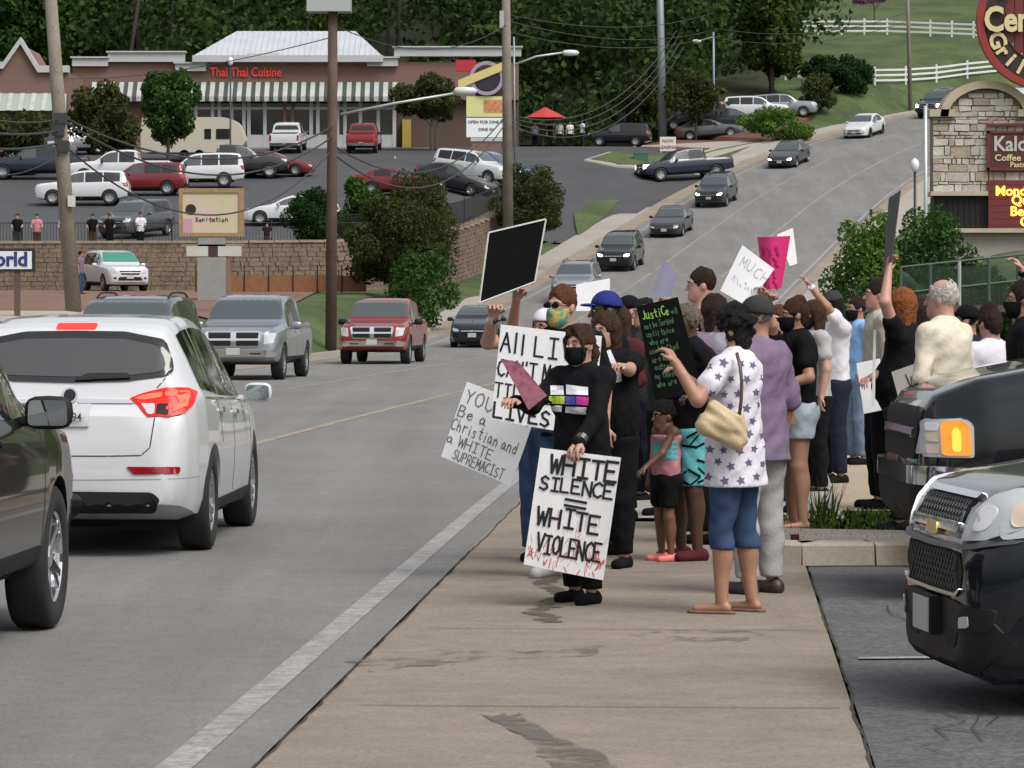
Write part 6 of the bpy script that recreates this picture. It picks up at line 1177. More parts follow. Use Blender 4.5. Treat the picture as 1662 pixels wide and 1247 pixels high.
# ---- shops
m_brick = M('brick', (.185,.110,.088), .9, var=((.6, .1), (14, .22)), bump=(30, .4, .02)); m_trim = M('white_trim', (.42,.43,.435), .6, var=(2, .05)); m_roofw = M('white_metal_roof', (.42,.44,.47), .5, var=((.8, .1), (6, .06))); m_shopglass = M('shop_glass', (.02,.022,.024), .08, spec=.6); m_awd = M('awning_dark', (.045,.06,.055), .8); m_aww = M('awning_white', (.38,.385,.37), .8, var=((1.5, .15),)); m_redlet = M('red_letters', (.55,.05,.03), .4, emit=.25)
YB = 236.0
def zb_(py, d=YB): return WZ(py, d)
def xb_(px, d=YB): return WX(px, d)
def shop():
    z0 = 11.4; root = empty('shop_building', (xb_(480), YB, z0), 0, 'brick shop row with white hipped metal roof and striped awning', 'building'); o = root.location
    def bx(nm, x0, x1, y0, y1, za, zc, mat, par=root): return MB().box(x0-o.x, x1-o.x, y0-o.y, y1-o.y, za-o.z, zc-o.z).build(nm, mat, par)
    zt = zb_(101); zaw = zb_(165); x0, x1 = xb_(118), xb_(652); xr = xb_(842)
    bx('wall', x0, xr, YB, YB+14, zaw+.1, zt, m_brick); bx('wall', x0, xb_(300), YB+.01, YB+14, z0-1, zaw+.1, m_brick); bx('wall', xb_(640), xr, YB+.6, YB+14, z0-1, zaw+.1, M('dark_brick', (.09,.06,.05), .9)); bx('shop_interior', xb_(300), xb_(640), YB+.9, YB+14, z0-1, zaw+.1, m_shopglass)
    for a, b, ya, yb in ((118, 176, 95, 108), (176, 300, 86, 101), (640, 846, 78, 92), (285, 335, 104, 116), (405, 452, 90, 98), (596, 646, 95, 108)):
        c = bx('cornice', xb_(a), xb_(b), YB-.35, YB+.4, zb_(yb), zb_(ya), m_trim); bx('cornice_lip', xb_(a)-.1, xb_(b)+.1, YB-.5, YB+.45, zb_(ya), zb_(ya)+.09, m_trim, c)
    # hipped roof with standing seams
    ze, zr = zb_(91), zb_(43); xl, xq = xb_(316), xb_(620); r0, r1 = xb_(376), xb_(572); y0, y1, ym = YB-.6, YB+9, YB+4.2; V = [Vector(p)-o for p in ((xl, y0, ze), (xq, y0, ze), (xq, y1, ze), (xl, y1, ze), (r0, ym, zr), (r1, ym, zr))]
    rf = MB().add(V, [(0, 1, 5, 4), (1, 2, 5), (2, 3, 4, 5), (3, 0, 4), (3, 2, 1, 0)]).build('roof', m_roofw, root); bx('eave_band', xl-.1, xq+.1, y0-.1, y1, ze-.42, ze-.003, m_trim, rf); bx('attic_wall', xl+.4, xq-.4, y0+.5, y1-.5, zt-.2, ze-.42, m_brick, root)
    for i in range(1, 34):
        t = i/34; xx = xl+(xq-xl)*t; tt = min(1, (xx-xl)/(r0-xl), (xq-xx)/(xq-r1)); mb = MB(); mb.tube([Vector((xx, y0, ze+.02))-o, Vector((xx, y0+(ym-y0)*tt, ze+(zr-ze)*tt+.02))-o], .025, 4); mb.build('roof_seam', m_roofw, rf)
    # awning, each white stripe a piece of its own
    za, zc = zb_(134), zaw; aw = MB().add([Vector(p)-o for p in ((xb_(150), YB-.05, za), (x1, YB-.05, za), (x1, YB-1.1, zc+.25), (xb_(150), YB-1.1, zc+.25), (x1, YB-1.1, zc-.05), (xb_(150), YB-1.1, zc-.05), (xb_(150), YB-.05, zc+.2), (x1, YB-.05, zc+.2))], [(0,1,2,3),(3,2,4,5),(0,3,5,6),(1,7,4,2)]).build('awning', m_awd, root); n = 34; w_ = (x1-xb_(150))/n
    for i in range(0, n):
        a = xb_(150)+i*w_; b = a+w_*.52; e = Vector((0, -.02, .02)); P = [Vector(p)-o+e for p in ((a, YB-.05, za), (b, YB-.05, za), (b, YB-1.1, zc+.25), (a, YB-1.1, zc+.25), (b, YB-1.1, zc-.06), (a, YB-1.1, zc-.06))]; MB().add(P, [(0,1,2,3),(3,2,4,5)]).build('awning_stripe', m_aww, aw)
    # shop front: white posts, panes, doors, stall riser
    xs = [300, 318, 345, 356, 376, 396, 404, 430, 462, 475, 505, 516, 548, 560, 585, 614, 640]
    for i, p in enumerate(xs): bx('window_post', xb_(p)-.11, xb_(p)+.11, YB-.06, YB+.3, z0-.3, zaw+.1, m_trim if p not in (462, 475) else m_brick)
    for a, b in zip(xs[:-1], xs[1:]): w1 = bx('window_pane', xb_(a)+.11, xb_(b)-.11, YB+.1, YB+.13, z0-.2, zaw+.05, m_shopglass)
    bx('stall_riser', xb_(404), xb_(640), YB-.03, YB+.25, z0-.5, zb_(219), m_trim); bx('transom', xb_(300), xb_(640), YB-.02, YB+.2, zb_(178), zb_(174), m_trim)
    me = type_mesh('Thai Thai Cuisine', .82, 'shop_lettering', .1, .012); l = link('shop_lettering', me, root, m_redlet); l.location = Vector((xb_(399), YB-.08, zb_(118)))-o; l.scale = (4.55/l.dimensions.x,)*1+(1, 1)
    bx('pavement_slab', xb_(280), xb_(700), YB-2.4, YB, z0-.4, z0+.12, m_conc2)
    bx('yellow_door', xb_(653), xb_(667), YB-.1, YB+.5, z0, z0+2.0, M('yellow_paint', (.35,.26,.05), .6)); 
shop()
def gable_shop():
    z0 = 10.8; d = 228; root = empty('gable_shop', (WX(40, d), d, z0), 0, 'left brick shop with a white-edged gable and pale green awning', 'building'); o = root.location; P = lambda px, py: (WX(px, d)-o.x, WZ(py, d)-o.z)
    MB().prism([P(-60, 250), P(112, 250), P(112, 118), P(62, 118), P(34, 72), P(6, 112), P(-60, 112)], 0, 9).build('wall', m_brick, root)
    for a, b in (((-60, 112), (6, 112)), ((6, 112), (34, 72)), ((34, 72), (62, 118)), ((62, 118), (112, 118))):
        p, q = P(*a), P(*b); mb = MB(); mb.prism([(p[0], p[1]), (q[0], q[1]), (q[0], q[1]+.42), (p[0], p[1]+.42)], -.3, .5); mb.build('coping', m_trim, root)
    p0, p1 = P(-60, 152), P(108, 152); q0, q1 = P(-60, 182), P(112, 182); aw = MB().add([(p0[0], -.02, p0[1]), (p1[0], -.02, p1[1]), (q1[0], -1.6, q1[1]), (q0[0], -1.6, q0[1])], [(0, 1, 2, 3)]).build('awning', M('awning_green', (.28,.32,.29), .8), root)
    for i in range(9): a = p0[0]+(p1[0]-p0[0])*i/9; b = a+.28; MB().add([(a, -.04, p0[1]+.03), (b, -.04, p0[1]+.03), (b+.02, -1.63, q0[1]+.03), (a+.02, -1.63, q0[1]+.03)], [(0, 1, 2, 3)]).build('awning_stripe', m_aww, aw)
    for a in (-30, 20, 60): p, q = P(a, 245), P(a+34, 190); MB().box(p[0], q[0], -.06, -.02, p[1], q[1]).build('window_pane', m_shopglass, root)
gable_shop()
def camper():
    p = gpt(318, 262); root = empty('camper_trailer', p, 0, 'cream camper trailer parked in front of the shop doors', 'trailer'); m = M('camper_cream', (.46,.42,.34), .5)
    MB().prism(rnd([(-3.2, .5), (2.6, .5), (3.1, 1.2), (2.6, 2.35), (1.8, 2.6), (-3.2, 2.6)], .25), -1.1, 1.1).build('body', m, root)
    for a, b in ((-2.4, -1.5), (.6, 1.0), (1.3, 2.1)): MB().box(a, b, -1.13, -1.09, 1.3, 1.9).build('window', m_shopglass, root)
    for x in (-.6, .3): mb = MB(); mb.lathe([(.05, -.1), (.32, -.1), (.34, 0), (.32, .1), (.05, .1)], 14, 'y', (x, -1.0, .34)); mb.build('wheel', C_tyre, root)
camper()
def pylon():
    p = gpt(788, 276); d = p.y; root = empty('pylon_sign', p, 0, 'pylon sign with brick base, letter board and round emblem beside the drive', 'sign'); o = p; P = lambda px, py: (WX(px, d)-o.x, WZ(py, d)-o.z)
    def b(nm, x0, x1, y0, y1, mat, a=-.3, c=.3, par=root): q, r = P(x0, y1), P(x1, y0); return MB().box(q[0], r[0], a, c, q[1]-(.5 if y1 > 270 else 0), r[1]).build(nm, mat, par)
    b('base', 766, 813, 228, 276, m_brick); b('base_cap', 764, 815, 224, 230, m_trim, -.35, .35); mq = b('letter_board', 757, 821, 192, 223, M('sign_white', (.6,.62,.62), .5, emit=.15)); b('picture_board', 757, 821, 157, 190, M('sign_yellow', (.50,.50,.22), .5, emit=.12)); b('food_picture', 785, 818, 163, 184, M('sign_orange', (.50,.22,.10), .6, var=(6, .4)), -.31, -.305)
    b('back_panel', 772, 817, 110, 156, M('sign_maroon', (.05,.012,.02), .6), -.1, .3)
    for t, py, h in (('OPEN FOR DINE IN', 199, .25), ('DINE IN', 211, .25)): l = link('letters', type_mesh(t, h, 'letters', .01, .004), root, INK); q = P(789, py); l.location = (q[0], -.312, q[1])
    q = P(790, 128); mb = MB(); mb.lathe([(.001, -.45), (.72, -.45), (.74, -.42), (.74, .1), (.001, .1)], 32, 'y', (q[0], 0, q[1])); mb.build('emblem_disc', M('sign_dark', (.02,.015,.03), .5), root)
    mb = MB(); mb.lathe([(.98, -.4), (1.0, -.47), (.80, -.47), (.78, -.4), (.98, -.4)], 32, 'y', (q[0], 0, q[1])); mb.build('emblem_ring', M('sign_lilac', (.30,.26,.34), .5), root)
    a, c = P(744, 138), P(818, 108); mb = MB(); mb.add([(a[0], -.55, a[1]-.25), (c[0], -.55, c[1]-.25), (c[0], -.55, c[1]+.25), (a[0], -.55, a[1]+.25), (a[0], -.45, a[1]-.25), (c[0], -.45, c[1]-.25), (c[0], -.45, c[1]+.25), (a[0], -.45, a[1]+.25)], [(0,1,2,3),(4,7,6,5),(0,3,7,4),(1,5,6,2),(3,2,6,7),(0,4,5,1)]); mb.build('emblem_banner', M('sign_gold', (.50,.42,.16), .5, emit=.1), root); b('red_plate', 740, 772, 98, 117, M('sign_red', (.40,.02,.03), .5), -.4, -.1)
    b('banner_tail', 746, 753, 138, 152, M('sign_gold', (.5,.42,.16), .5), -.5, -.2)
pylon()
# ---- patio with parasol and diners
def parasol():
    p = gpt(885, 218); root = empty('patio_parasol', p, 0, 'red parasol over the shaded patio by the woodland', 'parasol'); mb = MB(); N = 8; mb.add([(0, 0, 2.6)]+[(1.45*math.cos(2*math.pi*i/N), 1.45*math.sin(2*math.pi*i/N), 1.85+.04*(i % 2)) for i in range(N)], [(0, 1+i, 1+(i+1) % N) for i in range(N)]); mb.build('canopy', M('parasol_red', (.42,.035,.035), .8), root); mb = MB(); mb.tube([(0, 0, 0), (0, 0, 2.65)], .03, 8); mb.build('pole', m_iron, root)
    q = gpt(862, 226); t = empty('patio_table', q, 0, 'dark patio table beneath the red parasol', 'table'); MB().box(-.9, .9, -.4, .4, .7, .75).build('top', m_iron, t)
    for sx in (-.8, .8): MB().box(sx-.04, sx+.04, -.35, .35, 0, .7).build('leg', m_iron, t)
    r = gpt(880, 232); MB2 = empty('patio_barrier', r, 0, 'dark low barrier around the patio', 'barrier')
    for i in range(10): MB().box(-1.9+i*.42, -1.86+i*.42, -.02, .02, 0, .95).build('post', m_iron, MB2)
    MB().box(-1.9, 2.0, -.03, .03, .9, .97).build('rail', m_iron, MB2); MB().box(-1.9, 2.0, -.03, .03, .45, .5).build('rail', m_iron, MB2)
parasol()
def far(label, px, py, h, rz, skin, shirt, pants, hair=('short', 'dkbrown'), d0=160, d1=262, zz=None, d=None, **k):
    if d is None: d = solve_d(px, py, d0, d1)
    x = WX(px, d); person(label, px, d, h, rz, skin, shirt, pants, hair=hair, res=.03, x=x, z0=(Hs(x, d)+.02) if zz is None else zz, group='distant people', **k)
far('distant person in white top and dark trousers walking by the patio', 945, 218, 1.75, -60, 'dark', 'white', 'navy', d0=200)
far('distant diner in grey under the red parasol', 868, 214, 1.6, 0, 'tan', 'grey', 'black', d0=200); far('distant diner in a pale shirt at the right of the parasol', 908, 215, 1.65, 0, 'tan', 'beige', 'black', d0=200); far('distant diner in black beside the parasol pole', 893, 214, 1.6, 20, 'tan', 'black', 'black', d0=200); far('distant person in a white top behind the patio barrier', 925, 214, 1.65, 0, 'fair', 'white', 'black', d0=200); far('distant person in pale clothes by the shop corner', 742, 232, 1.6, 0, 'fair', 'beige', 'brown', d0=200)
for lab, px, sh_, pa_, sk in (('distant onlooker in black top at far left of the railing', 28, 'black', 'dkgrey', 'fair'), ('distant onlooker in pale pink leaning beside the black-topped one', 60, 'pink', 'brown', 'fair'), ('distant onlooker in a light blue top at the railing', 104, 'ltblue', 'maroon', 'fair'), ('distant onlooker in dark shirt just left of the grey pole', 150, 'black', 'brown', 'tan'), ('distant onlooker in black just right of the grey pole', 178, 'black', 'black', 'tan')):
    far(lab, px-28*0, 0, 1.62, 0, sk, sh_, pa_, d=162.6, zz=4.02, arms={-1: (-.22, -.32, 1.12), 1: (.22, -.32, 1.12)})
far('distant onlooker in white shirt and black trousers before the grey SUV', 228, 0, 1.7, 20, 'tan', 'white', 'black', d=162.6, zz=4.02, arms={-1: (-.1, -.3, 1.15), 1: (.1, -.3, 1.15)}); far('distant child in dark clothes at the railing by the round bush', 433, 0, 1.25, 10, 'tan', 'navy', 'dkgrey', d=162.6, zz=4.02)
far('distant person in pale top beside the white car below the wall', 131, 0, 1.75, 70, 'tan', 'lav', 'jeans', d=148, zz=None)
# ---- planting islands by the drive
def island(name, mat, pts, dz): 
    P = [gpt(a, b, 190, 262) for a, b in pts]; return poly_sheet(name, mat, [(p.x, p.y) for p in P], dz, Hs)
def isle(pts, mat, name, h=.16):
    P = [gpt(a, b, 190, 262) for a, b in pts]; mb = MB(); n = len(P); V = [p+Vector((0, 0, -.3)) for p in P]+[p+Vector((0, 0, h)) for p in P]; mb.add(V, [tuple(range(n, 2*n))]+[(i, (i+1) % n, n+(i+1) % n, n+i) for i in range(n)]); o = mb.build(name, mat); o['kind'] = 'structure'
isle([(948,262),(985,250),(1030,240),(1080,238),(1180,236),(1232,228),(1262,228),(1225,246),(1165,262),(1130,268),(1085,270),(1055,276),(1000,272)], m_conc2, 'island_kerb', .12)
isle([(958,262),(990,252),(1032,243),(1080,241),(1100,250),(1090,262),(1055,272),(1004,269)], m_grass, 'grass_island', .15); isle([(1032,243),(1085,228),(1180,234),(1150,246),(1090,250)], m_mulch, 'mulch_bed', .17); isle([(1100,262),(1165,246),(1205,232),(1240,232),(1180,258),(1130,267)], m_grass, 'grass_strip', .16)
isle([(931,350),(962,329),(1004,326),(988,348),(955,376),(938,388)], m_grass, 'grass_strip', .1)
isle([(640,262),(668,240),(740,236),(800,230),(902,236),(944,222),(940,208),(860,205),(800,222),(700,224),(640,236)], m_tan, 'patio_paving', .14)
isle([(1160,232),(1262,226),(1320,188),(1300,178),(1225,190),(1130,222)], m_mulch, 'mulch_bed', .05)
sheet('grass_bank', m_grass, np.linspace(0, 1, 8), np.arange(164, 197, 1.0), lambda U, Y: ((wall_x(Y)+.2)+U*((np.interp(Y, [e.y for e in [RS(q, -10.95) for q in np.arange(150, 230, 2.0)]], [e.x for e in [RS(q, -10.95) for q in np.arange(150, 230, 2.0)]]))-(wall_x(Y)+.2)), Y, 0*U+H((wall_x(Y)+.2)+U*0.5, Y)*0+np.maximum(H((wall_x(Y)+1.0)*(1-U)+(wall_x(Y)+5)*U, Y), 0)+.06))
# ---- poles
m_pole = M('weathered_pole', (.19,.165,.135), .9, var=((1.2, .2), (20, .25)), bump=(18, .5, .02)); m_poleb = M('brown_pole', (.095,.065,.050), .9, var=((1.2, .25), (20, .25)), bump=(18, .5, .02)); m_steel = M('grey_steel', (.24,.27,.29), .5, metal=.4); m_galv = M('galvanised', (.42,.45,.45), .45, metal=.5); m_wire = M('cable', (.03,.032,.036), .6); m_lampg = M('lamp_glass', (.7,.72,.72), .3)
def pole(name, label, px0, py0, px1, py1, d, r0, r1, mat, cat='pole', zbase=None):
    a, b = W(px0, py0, d), W(px1, py1, d); a.z = Hs(a.x, d)-.3 if zbase is None else zbase; root = empty(name, a, 0, label, cat); mb = MB(); mb.tube([(0, 0, 0), (b-a)*.5, b-a], [r0, (r0+r1)/2, r1], 14); mb.build('shaft', mat, root, True); return root, a, b
def pb(root, a, nm, px0, px1, py0, py1, d, mat, y0=-.2, y1=.2): p, q = W(px0, py1, d)-a, W(px1, py0, d)-a; return MB().box(p.x, q.x, y0, y1, p.z, q.z).build(nm, mat, root)
r1, a1, b1 = pole('utility_pole', 'leaning weathered grey wooden pole at left with bundled cables', 121, 512, 76, -90, 95, .21, .15, m_pole, 'utility pole')
for q, (x, y) in enumerate(((98, 193), (102, 238), (94, 212))): pb(r1, a1, 'cable_clamp', x-9, x+12, y-9, y+9, 95, m_wire, -.3, -.1)
pb(r1, a1, 'white_marker', 112, 124, 318, 336, 95, M('marker_white', (.5,.5,.48), .6), -.28, -.2)
r2, a2, b2 = pole('utility_pole', 'straight brown wooden pole by the grass with equipment on top', 537, 524, 541, -120, 125, .20, .15, m_poleb, 'utility pole'); pb(r2, a2, 'junction_box', 499, 570, -12, 20, 125, m_galv, -.5, .5)
for i in range(5): pb(r2, a2, 'insulator', 503+i*14, 510+i*14, -30, -12, 125, M('porcelain', (.4,.42,.42), .3), -.1, .1)
mb = MB(); mb.tube([W(553, 186, 125)-a2, W(640, 168, 125)-a2, W(742, 151, 125)-a2], [.05, .045, .04], 8); mb.build('lamp_arm', m_galv, r2, True)
def cobra(root, a, px, py, d, s=1): 
    mb = MB(); c = W(px, py, d)-a; L = [(-.38, .06), (-.3, .13), (0, .15), (.3, .12), (.4, .03)]; mb.tube([c+Vector((x*s, 0, 0)) for x, _ in L], [r*s for _, r in L], 10); mb.build('lamp_head', M('lamp_housing', (.55,.57,.57), .4), root, True)
cobra(r2, a2, 755, 148, 125)
r3, a3, b3 = pole('utility_pole', 'pale wooden pole behind the rusty shrub carrying a street lamp', 825, 330, 820, -120, 172, .25, .19, m_pole, 'utility pole', 5.0); pb(r3, a3, 'junction_box', 811, 818, 18, 46, 172, m_galv)
mb = MB(); mb.tube([W(828, 108, 172)-a3, W(870, 92, 172)-a3, W(918, 85, 172)-a3], [.05, .05, .045], 8); mb.build('lamp_arm', m_galv, r3, True); cobra(r3, a3, 926, 86, 172)
mb = MB(); mb.tube([W(834, 60, 172)-a3, W(836, 280, 172)-a3], .05, 6); mb.build('conduit', m_steel, r3, True)
D4 = solve_d(1076, 238, 195, 262); r4, a4, b4 = pole('steel_pole', 'tall grey steel pole beside the small white notice', 1076, 240, 1069, -120, D4, .30, .22, m_steel, 'pole')
r5, a5, b5 = pole('utility_pole', 'thin wooden pole behind the lower white fence', 1478, 146, 1471, -90, 268, .16, .12, m_pole, 'utility pole'); r6, a6, b6 = pole('utility_pole', 'slender pole against the dark woodland', 1159, 140, 1158, 52, 256, .09, .07, m_steel, 'utility pole')
cobra(r6, a6, 1131, 67, 256, .8); mb = MB(); mb.tube([W(1158, 60, 256)-a6, W(1134, 66, 256)-a6], .05, 6); mb.build('lamp_arm', m_galv, r6)
def lamp_post(label, px, py0, py1, d, zt):
    a = W(px, py0, d); a.z = Hs(a.x, d)-.2; t = WZ(py1, d); root = empty('lamp_post', a, 0, label, 'lamp post'); h = t-a.z; mb = MB(); mb.tube([(0, 0, 0), (0, 0, .5), (0, 0, .6), (0, 0, h-.5)], [.12, .11, .06, .05], 10); mb.build('post', m_iron, root, True); mb = MB(); mb.lathe([(.05, h-.52), (.13, h-.45), (.16, h-.25), (.12, h-.1), (.03, h-.03), (.001, h)], 14); mb.build('globe', m_lampg, root, True)
lamp_post('black lamp post with white globe by the right pavement', 1485, 340, 256, 135, 0)
pole('flag_pole', 'thin white pole in front of the stone sign', 1503, 345, 1502, 172, 92, .055, .045, m_galv, 'pole'); lamp_post('old black lamp standard in the car park island', 374, 262, 92, 215, 0)
def cable(label, pts, sag=0, r=.022, name='power_line'):
    """overhead cable hanging between two points (photo point at depth), with sag in metres"""
    a, b = W(*pts[0]), W(*pts[1]); P = [a.lerp(b, t)-Vector((0, 0, sag*4*t*(1-t)))-a for t in np.linspace(0, 1, 25)]; mb = MB(); mb.tube(P, r, 5); o = mb.build(name, m_wire, None, True); o.location = a; return tag(o, label, 'cable', 'overhead cables')
cable('cable from the left edge to the leaning pole, topmost', [(-60, 182, 84), (96, 194, 95)], .15, .02); cable('cable from the left edge to the leaning pole, second', [(-60, 208, 84), (96, 212, 95)], .12, .03); cable('cable from the left edge to the leaning pole, third', [(-60, 236, 84), (96, 232, 95)], .12, .03); cable('thin cable drooping left of the leaning pole', [(-60, 270, 84), (96, 250, 95)], .35, .014)
cable('upper cable between the leaning pole and the brown pole', [(102, 190, 95), (540, 205, 125)], 1.1, .03); cable('second cable between the leaning pole and the brown pole', [(102, 196, 95), (540, 222, 125)], 1.35, .03); cable('lowest cable between the leaning pole and the brown pole', [(104, 236, 95), (540, 243, 125)], 2.0, .026)
cable('cable from the brown pole to the pale pole, upper', [(541, 236, 125), (822, 186, 172)], 1.7, .03); cable('cable from the brown pole to the pale pole, lower', [(541, 250, 125), (822, 198, 172)], 2.0, .03); cable('thin cable from the brown pole past the roof', [(541, 40, 125), (822, 40, 172)], 1.0, .018); cable('thin cable over the white roof to the left edge', [(541, 60, 125), (110, 128, 210)], .4, .018)
for i, (y0, y1, n) in enumerate(((186, 58, 'first'), (190, 66, 'second'), (196, 74, 'third'), (202, 84, 'fourth'))): cable(n+' of four cables climbing right from the pale pole', [(824, y0, 172), (1098+4*i, y1-8, 250)], 2.2+.15*i, .028)
for i, (y0, y1, n) in enumerate(((24, 20, 'upper'), (34, 48, 'lower'), (52, 58, 'middle'))): cable(n+' cable crossing the woodland above the steel pole', [(824, y0, 172), (1160, y1, 256)], .8, .02)
cable('faint cable from the slender pole to the fence pole, upper', [(1160, 46, 256), (1474, 20, 268)], .9, .022); cable('faint cable from the slender pole to the fence pole, lower', [(1160, 62, 256), (1474, 34, 268)], .9, .022)
# ---- white fences
m_fw = M('fence_white', (.60,.61,.60), .6, var=(3, .08))
def rail_fence(label, pts, h=1.25):
    P = []
    for (a, b) in zip(pts[:-1], pts[1:]):
        n = max(1, int(abs(b[0]-a[0])/30))
        for i in range(n): t = i/n; P.append((a[0]+(b[0]-a[0])*t, a[1]+(b[1]-a[1])*t, a[2]+(b[2]-a[2])*t))
    P.append(pts[-1]); Q = [W(*p) for p in P]
    for q in Q: q.z = max(q.z, Hs(q.x, q.y)) if False else q.z
    o = Q[0].copy(); root = empty('rail_fence', o, 0, label, 'fence')
    for q in Q: MB().cbox((q-o)+Vector((0, 0, h/2-.3)), .14, .14, h+.75).build('post', m_fw, root)
    for a, b in zip(Q[:-1], Q[1:]):
        for z in (.3, .68, 1.06):
            mb = MB(); p, q = a-o+Vector((0, -.09, z)), b-o+Vector((0, -.09, z)); mb.add([p+Vector((0, 0, -.075)), q+Vector((0, 0, -.075)), q+Vector((0, 0, .075)), p+Vector((0, 0, .075)), p+Vector((0, .04, -.075)), q+Vector((0, .04, -.075)), q+Vector((0, .04, .075)), p+Vector((0, .04, .075))], [(0,1,2,3),(7,6,5,4),(3,2,6,7),(0,4,5,1)]); mb.build('rail', m_fw, root)
def gfit(px, d): x = WX(px, d); return HY+(CH-Hs(x, d))*F/d
FD = [(q, solve_d(q, yy, 250, 330)) for q, yy in ((1275, 130), (1345, 134), (1420, 137), (1470, 137), (1520, 134), (1570, 128), (1625, 120), (1690, 110))]; rail_fence('lower white three-rail fence along the hill road', [(q, gfit(q, dd), dd) for q, dd in FD]); rail_fence('upper white three-rail fence across the green field', [(q, gfit(q, dd), dd) for q, dd in ((1292, 298), (1440, 298), (1580, 296), (1720, 294))])
# ---- stone sign on the right
m_st = M('ashlar_stone', (.40,.36,.31), .9, var=((2.5, .16), (20, .15)), bump=(18, .5, .03)); m_st2 = M('ashlar_tan', (.33,.27,.20), .9, var=((2.5, .16), (20, .15)), bump=(18, .5, .03)); m_st3 = M('ashlar_pale', (.48,.45,.40), .9, var=((2.5, .12), (20, .12)), bump=(18, .5, .03)); m_mort = M('mortar', (.20,.18,.16), .95); m_capc = M('cast_cap', (.40,.345,.24), .8, var=(3, .12)); m_sred = M('sign_board_red', (.13,.018,.016), .55); m_smar = M('sign_board_brown', (.075,.014,.014), .55); m_led = M('amber_led_text', (1, .42, .05), .4, emit=2.2); m_crm = M('cream_letters', (.62,.52,.28), .5)
def stone_sign():
    d = 100; root = empty('stone_sign', (WX(1600, d), d, 3.2), 0, 'arched stone monument sign with red boards at the right edge', 'sign'); o = root.location; P = lambda px, py: (WX(px, d)-o.x, WZ(py, d)-o.z); x0, zA = P(1514, 190); x1, zB = P(1686, 312); cx, zc = P(1600, 172); rr = random.Random(9); ra = P(1662, 0)[0]-cx
    MB().box(x0+.02, x1-.02, .02, .9, zB, zA).build('core', m_mort, root); arc = [(cx+ra*math.cos(t), zA+ra*.72*math.sin(t)) for t in np.linspace(0, math.pi, 20)]; MB().prism(arc, .02, .9).build('arch_core', m_mort, root)
    z = zB
    while z < zA+ra*.62:
        if zA-.05 < z < zA: z = zA
        h = rr.choice((.08, .11, .15, .2, .27)); z1 = min(z+h, zA-.005) if z < zA else z+h; xl, xr_ = (x0, x1) if z < zA-.01 else (cx-ra*math.sqrt(max(0, 1-((z1-zA)/(ra*.72))**2))+.02, cx+ra*math.sqrt(max(0, 1-((z1-zA)/(ra*.72))**2))-.02)
        x = xl
        while x < xr_-.06:
            w_ = rr.choice((.14, .2, .28, .4, .6))*rr.uniform(.85, 1.15); b = min(x+w_, xr_)
            if xr_-b < .1: b = xr_
            if (z1 - z) > .03:
                p = rr.uniform(.02, .06); j = lambda: rr.uniform(-.016, .016); g = .012; V = [(x+g+j(), -p, z+g+j()), (b-g+j(), -p, z+g+j()), (b-g+j(), -p, z1-g+j()), (x+g+j(), -p, z1-g+j()), (x+.004, .04, z+.004), (b-.004, .04, z+.004), (b-.004, .04, z1-.004), (x+.004, .04, z1-.004)]; MB().add(V, [(0,1,2,3),(4,0,3,7),(1,5,6,2),(3,2,6,7),(4,5,1,0)]).build('stone', rr.choice((m_st, m_st, m_st2, m_st3)), root)
            x = b
        z = z1
    # cap: shoulders and arch ring
    for a, b in ((1508, 1549), (1651, 1692)): p, q = P(a, 190), P(b, 178); MB().box(p[0], q[0], -.2, 1.05, p[1]+.003, q[1]).build('cap_stone', m_capc, root)
    N = 18; R0, R1 = ra+.0, ra+.22; mb = MB(); V = []
    for i in range(N+1): t = math.pi*i/N; V += [(cx+R0*math.cos(t), -.2, zA+R0*.74*math.sin(t)), (cx+R1*math.cos(t), -.2, zA+R1*.78*math.sin(t)), (cx+R1*math.cos(t), 1.05, zA+R1*.78*math.sin(t)), (cx+R0*math.cos(t), 1.05, zA+R0*.74*math.sin(t))]
    mb.add(V, [(4*i+j, 4*i+(j+1) % 4, 4*i+4+(j+1) % 4, 4*i+4+j) for i in range(N) for j in range(4)]+[(0, 1, 2, 3), (4*N+3, 4*N+2, 4*N+1, 4*N)]); mb.build('arch_cap', m_capc, root)
    def bd(nm, px0, px1, py0, py1, y0, y1, mat, par=root): a, b = P(px0, py1), P(px1, py0); return MB().box(a[0], b[0], y0, y1, a[1], b[1]).build(nm, mat, par)
    bd('ledge', 1510, 1690, 311, 318, -.15, 1.0, m_capc); bd('dark_panel', 1516, 1684, 319, 370, .05, .9, M('dark_slats', (.010,.010,.010), .7)); bd('ledge', 1508, 1692, 371, 378, -.2, 1.0, m_capc); bd('plinth', 1512, 1688, 378, 470, .05, .9, m_conc2)
    for i in range(9): bd('slat', 1520+i*9, 1525+i*9, 322, 368, .02, .05, C_trim)
    k = bd('name_board', 1604, 1700, 216, 274, -.14, -.05, m_smar); bd('board_frame', 1601, 1703, 201, 205, -.16, -.04, m_sred); 
    for a, b, c, e in ((1601, 1703, 213, 217), (1601, 1605, 213, 277), (1601, 1703, 273, 277)): bd('board_frame', a, b, c, e, -.17, -.05, m_sred, k)
    def tx(t, px, py, h, mat, par, yy=-.16, bold=.004, sc=1): l = link('lettering', type_mesh(t, h, 'lettering', .02, bold, 'LEFT'), par, mat); q = P(px, py); l.location = (q[0], yy, q[1]); l.scale = (sc, 1, 1); return l
    tx('Kaldi\'s', 1611, 235, .56, M('grey_letters', (.45,.44,.42), .5), k, -.15, .012, .9); tx('Coffee', 1613, 257, .24, m_crm, k, -.15, .004, 1.1); tx('Pastry', 1638, 268, .2, m_crm, k, -.15, .003)
    e = bd('message_board', 1603, 1704, 293, 376, -.16, -.05, m_sred); 
    for i in range(7): bd('board_groove', 1604, 1703, 300+i*11, 301+i*11, -.165, -.16, m_smar, e)
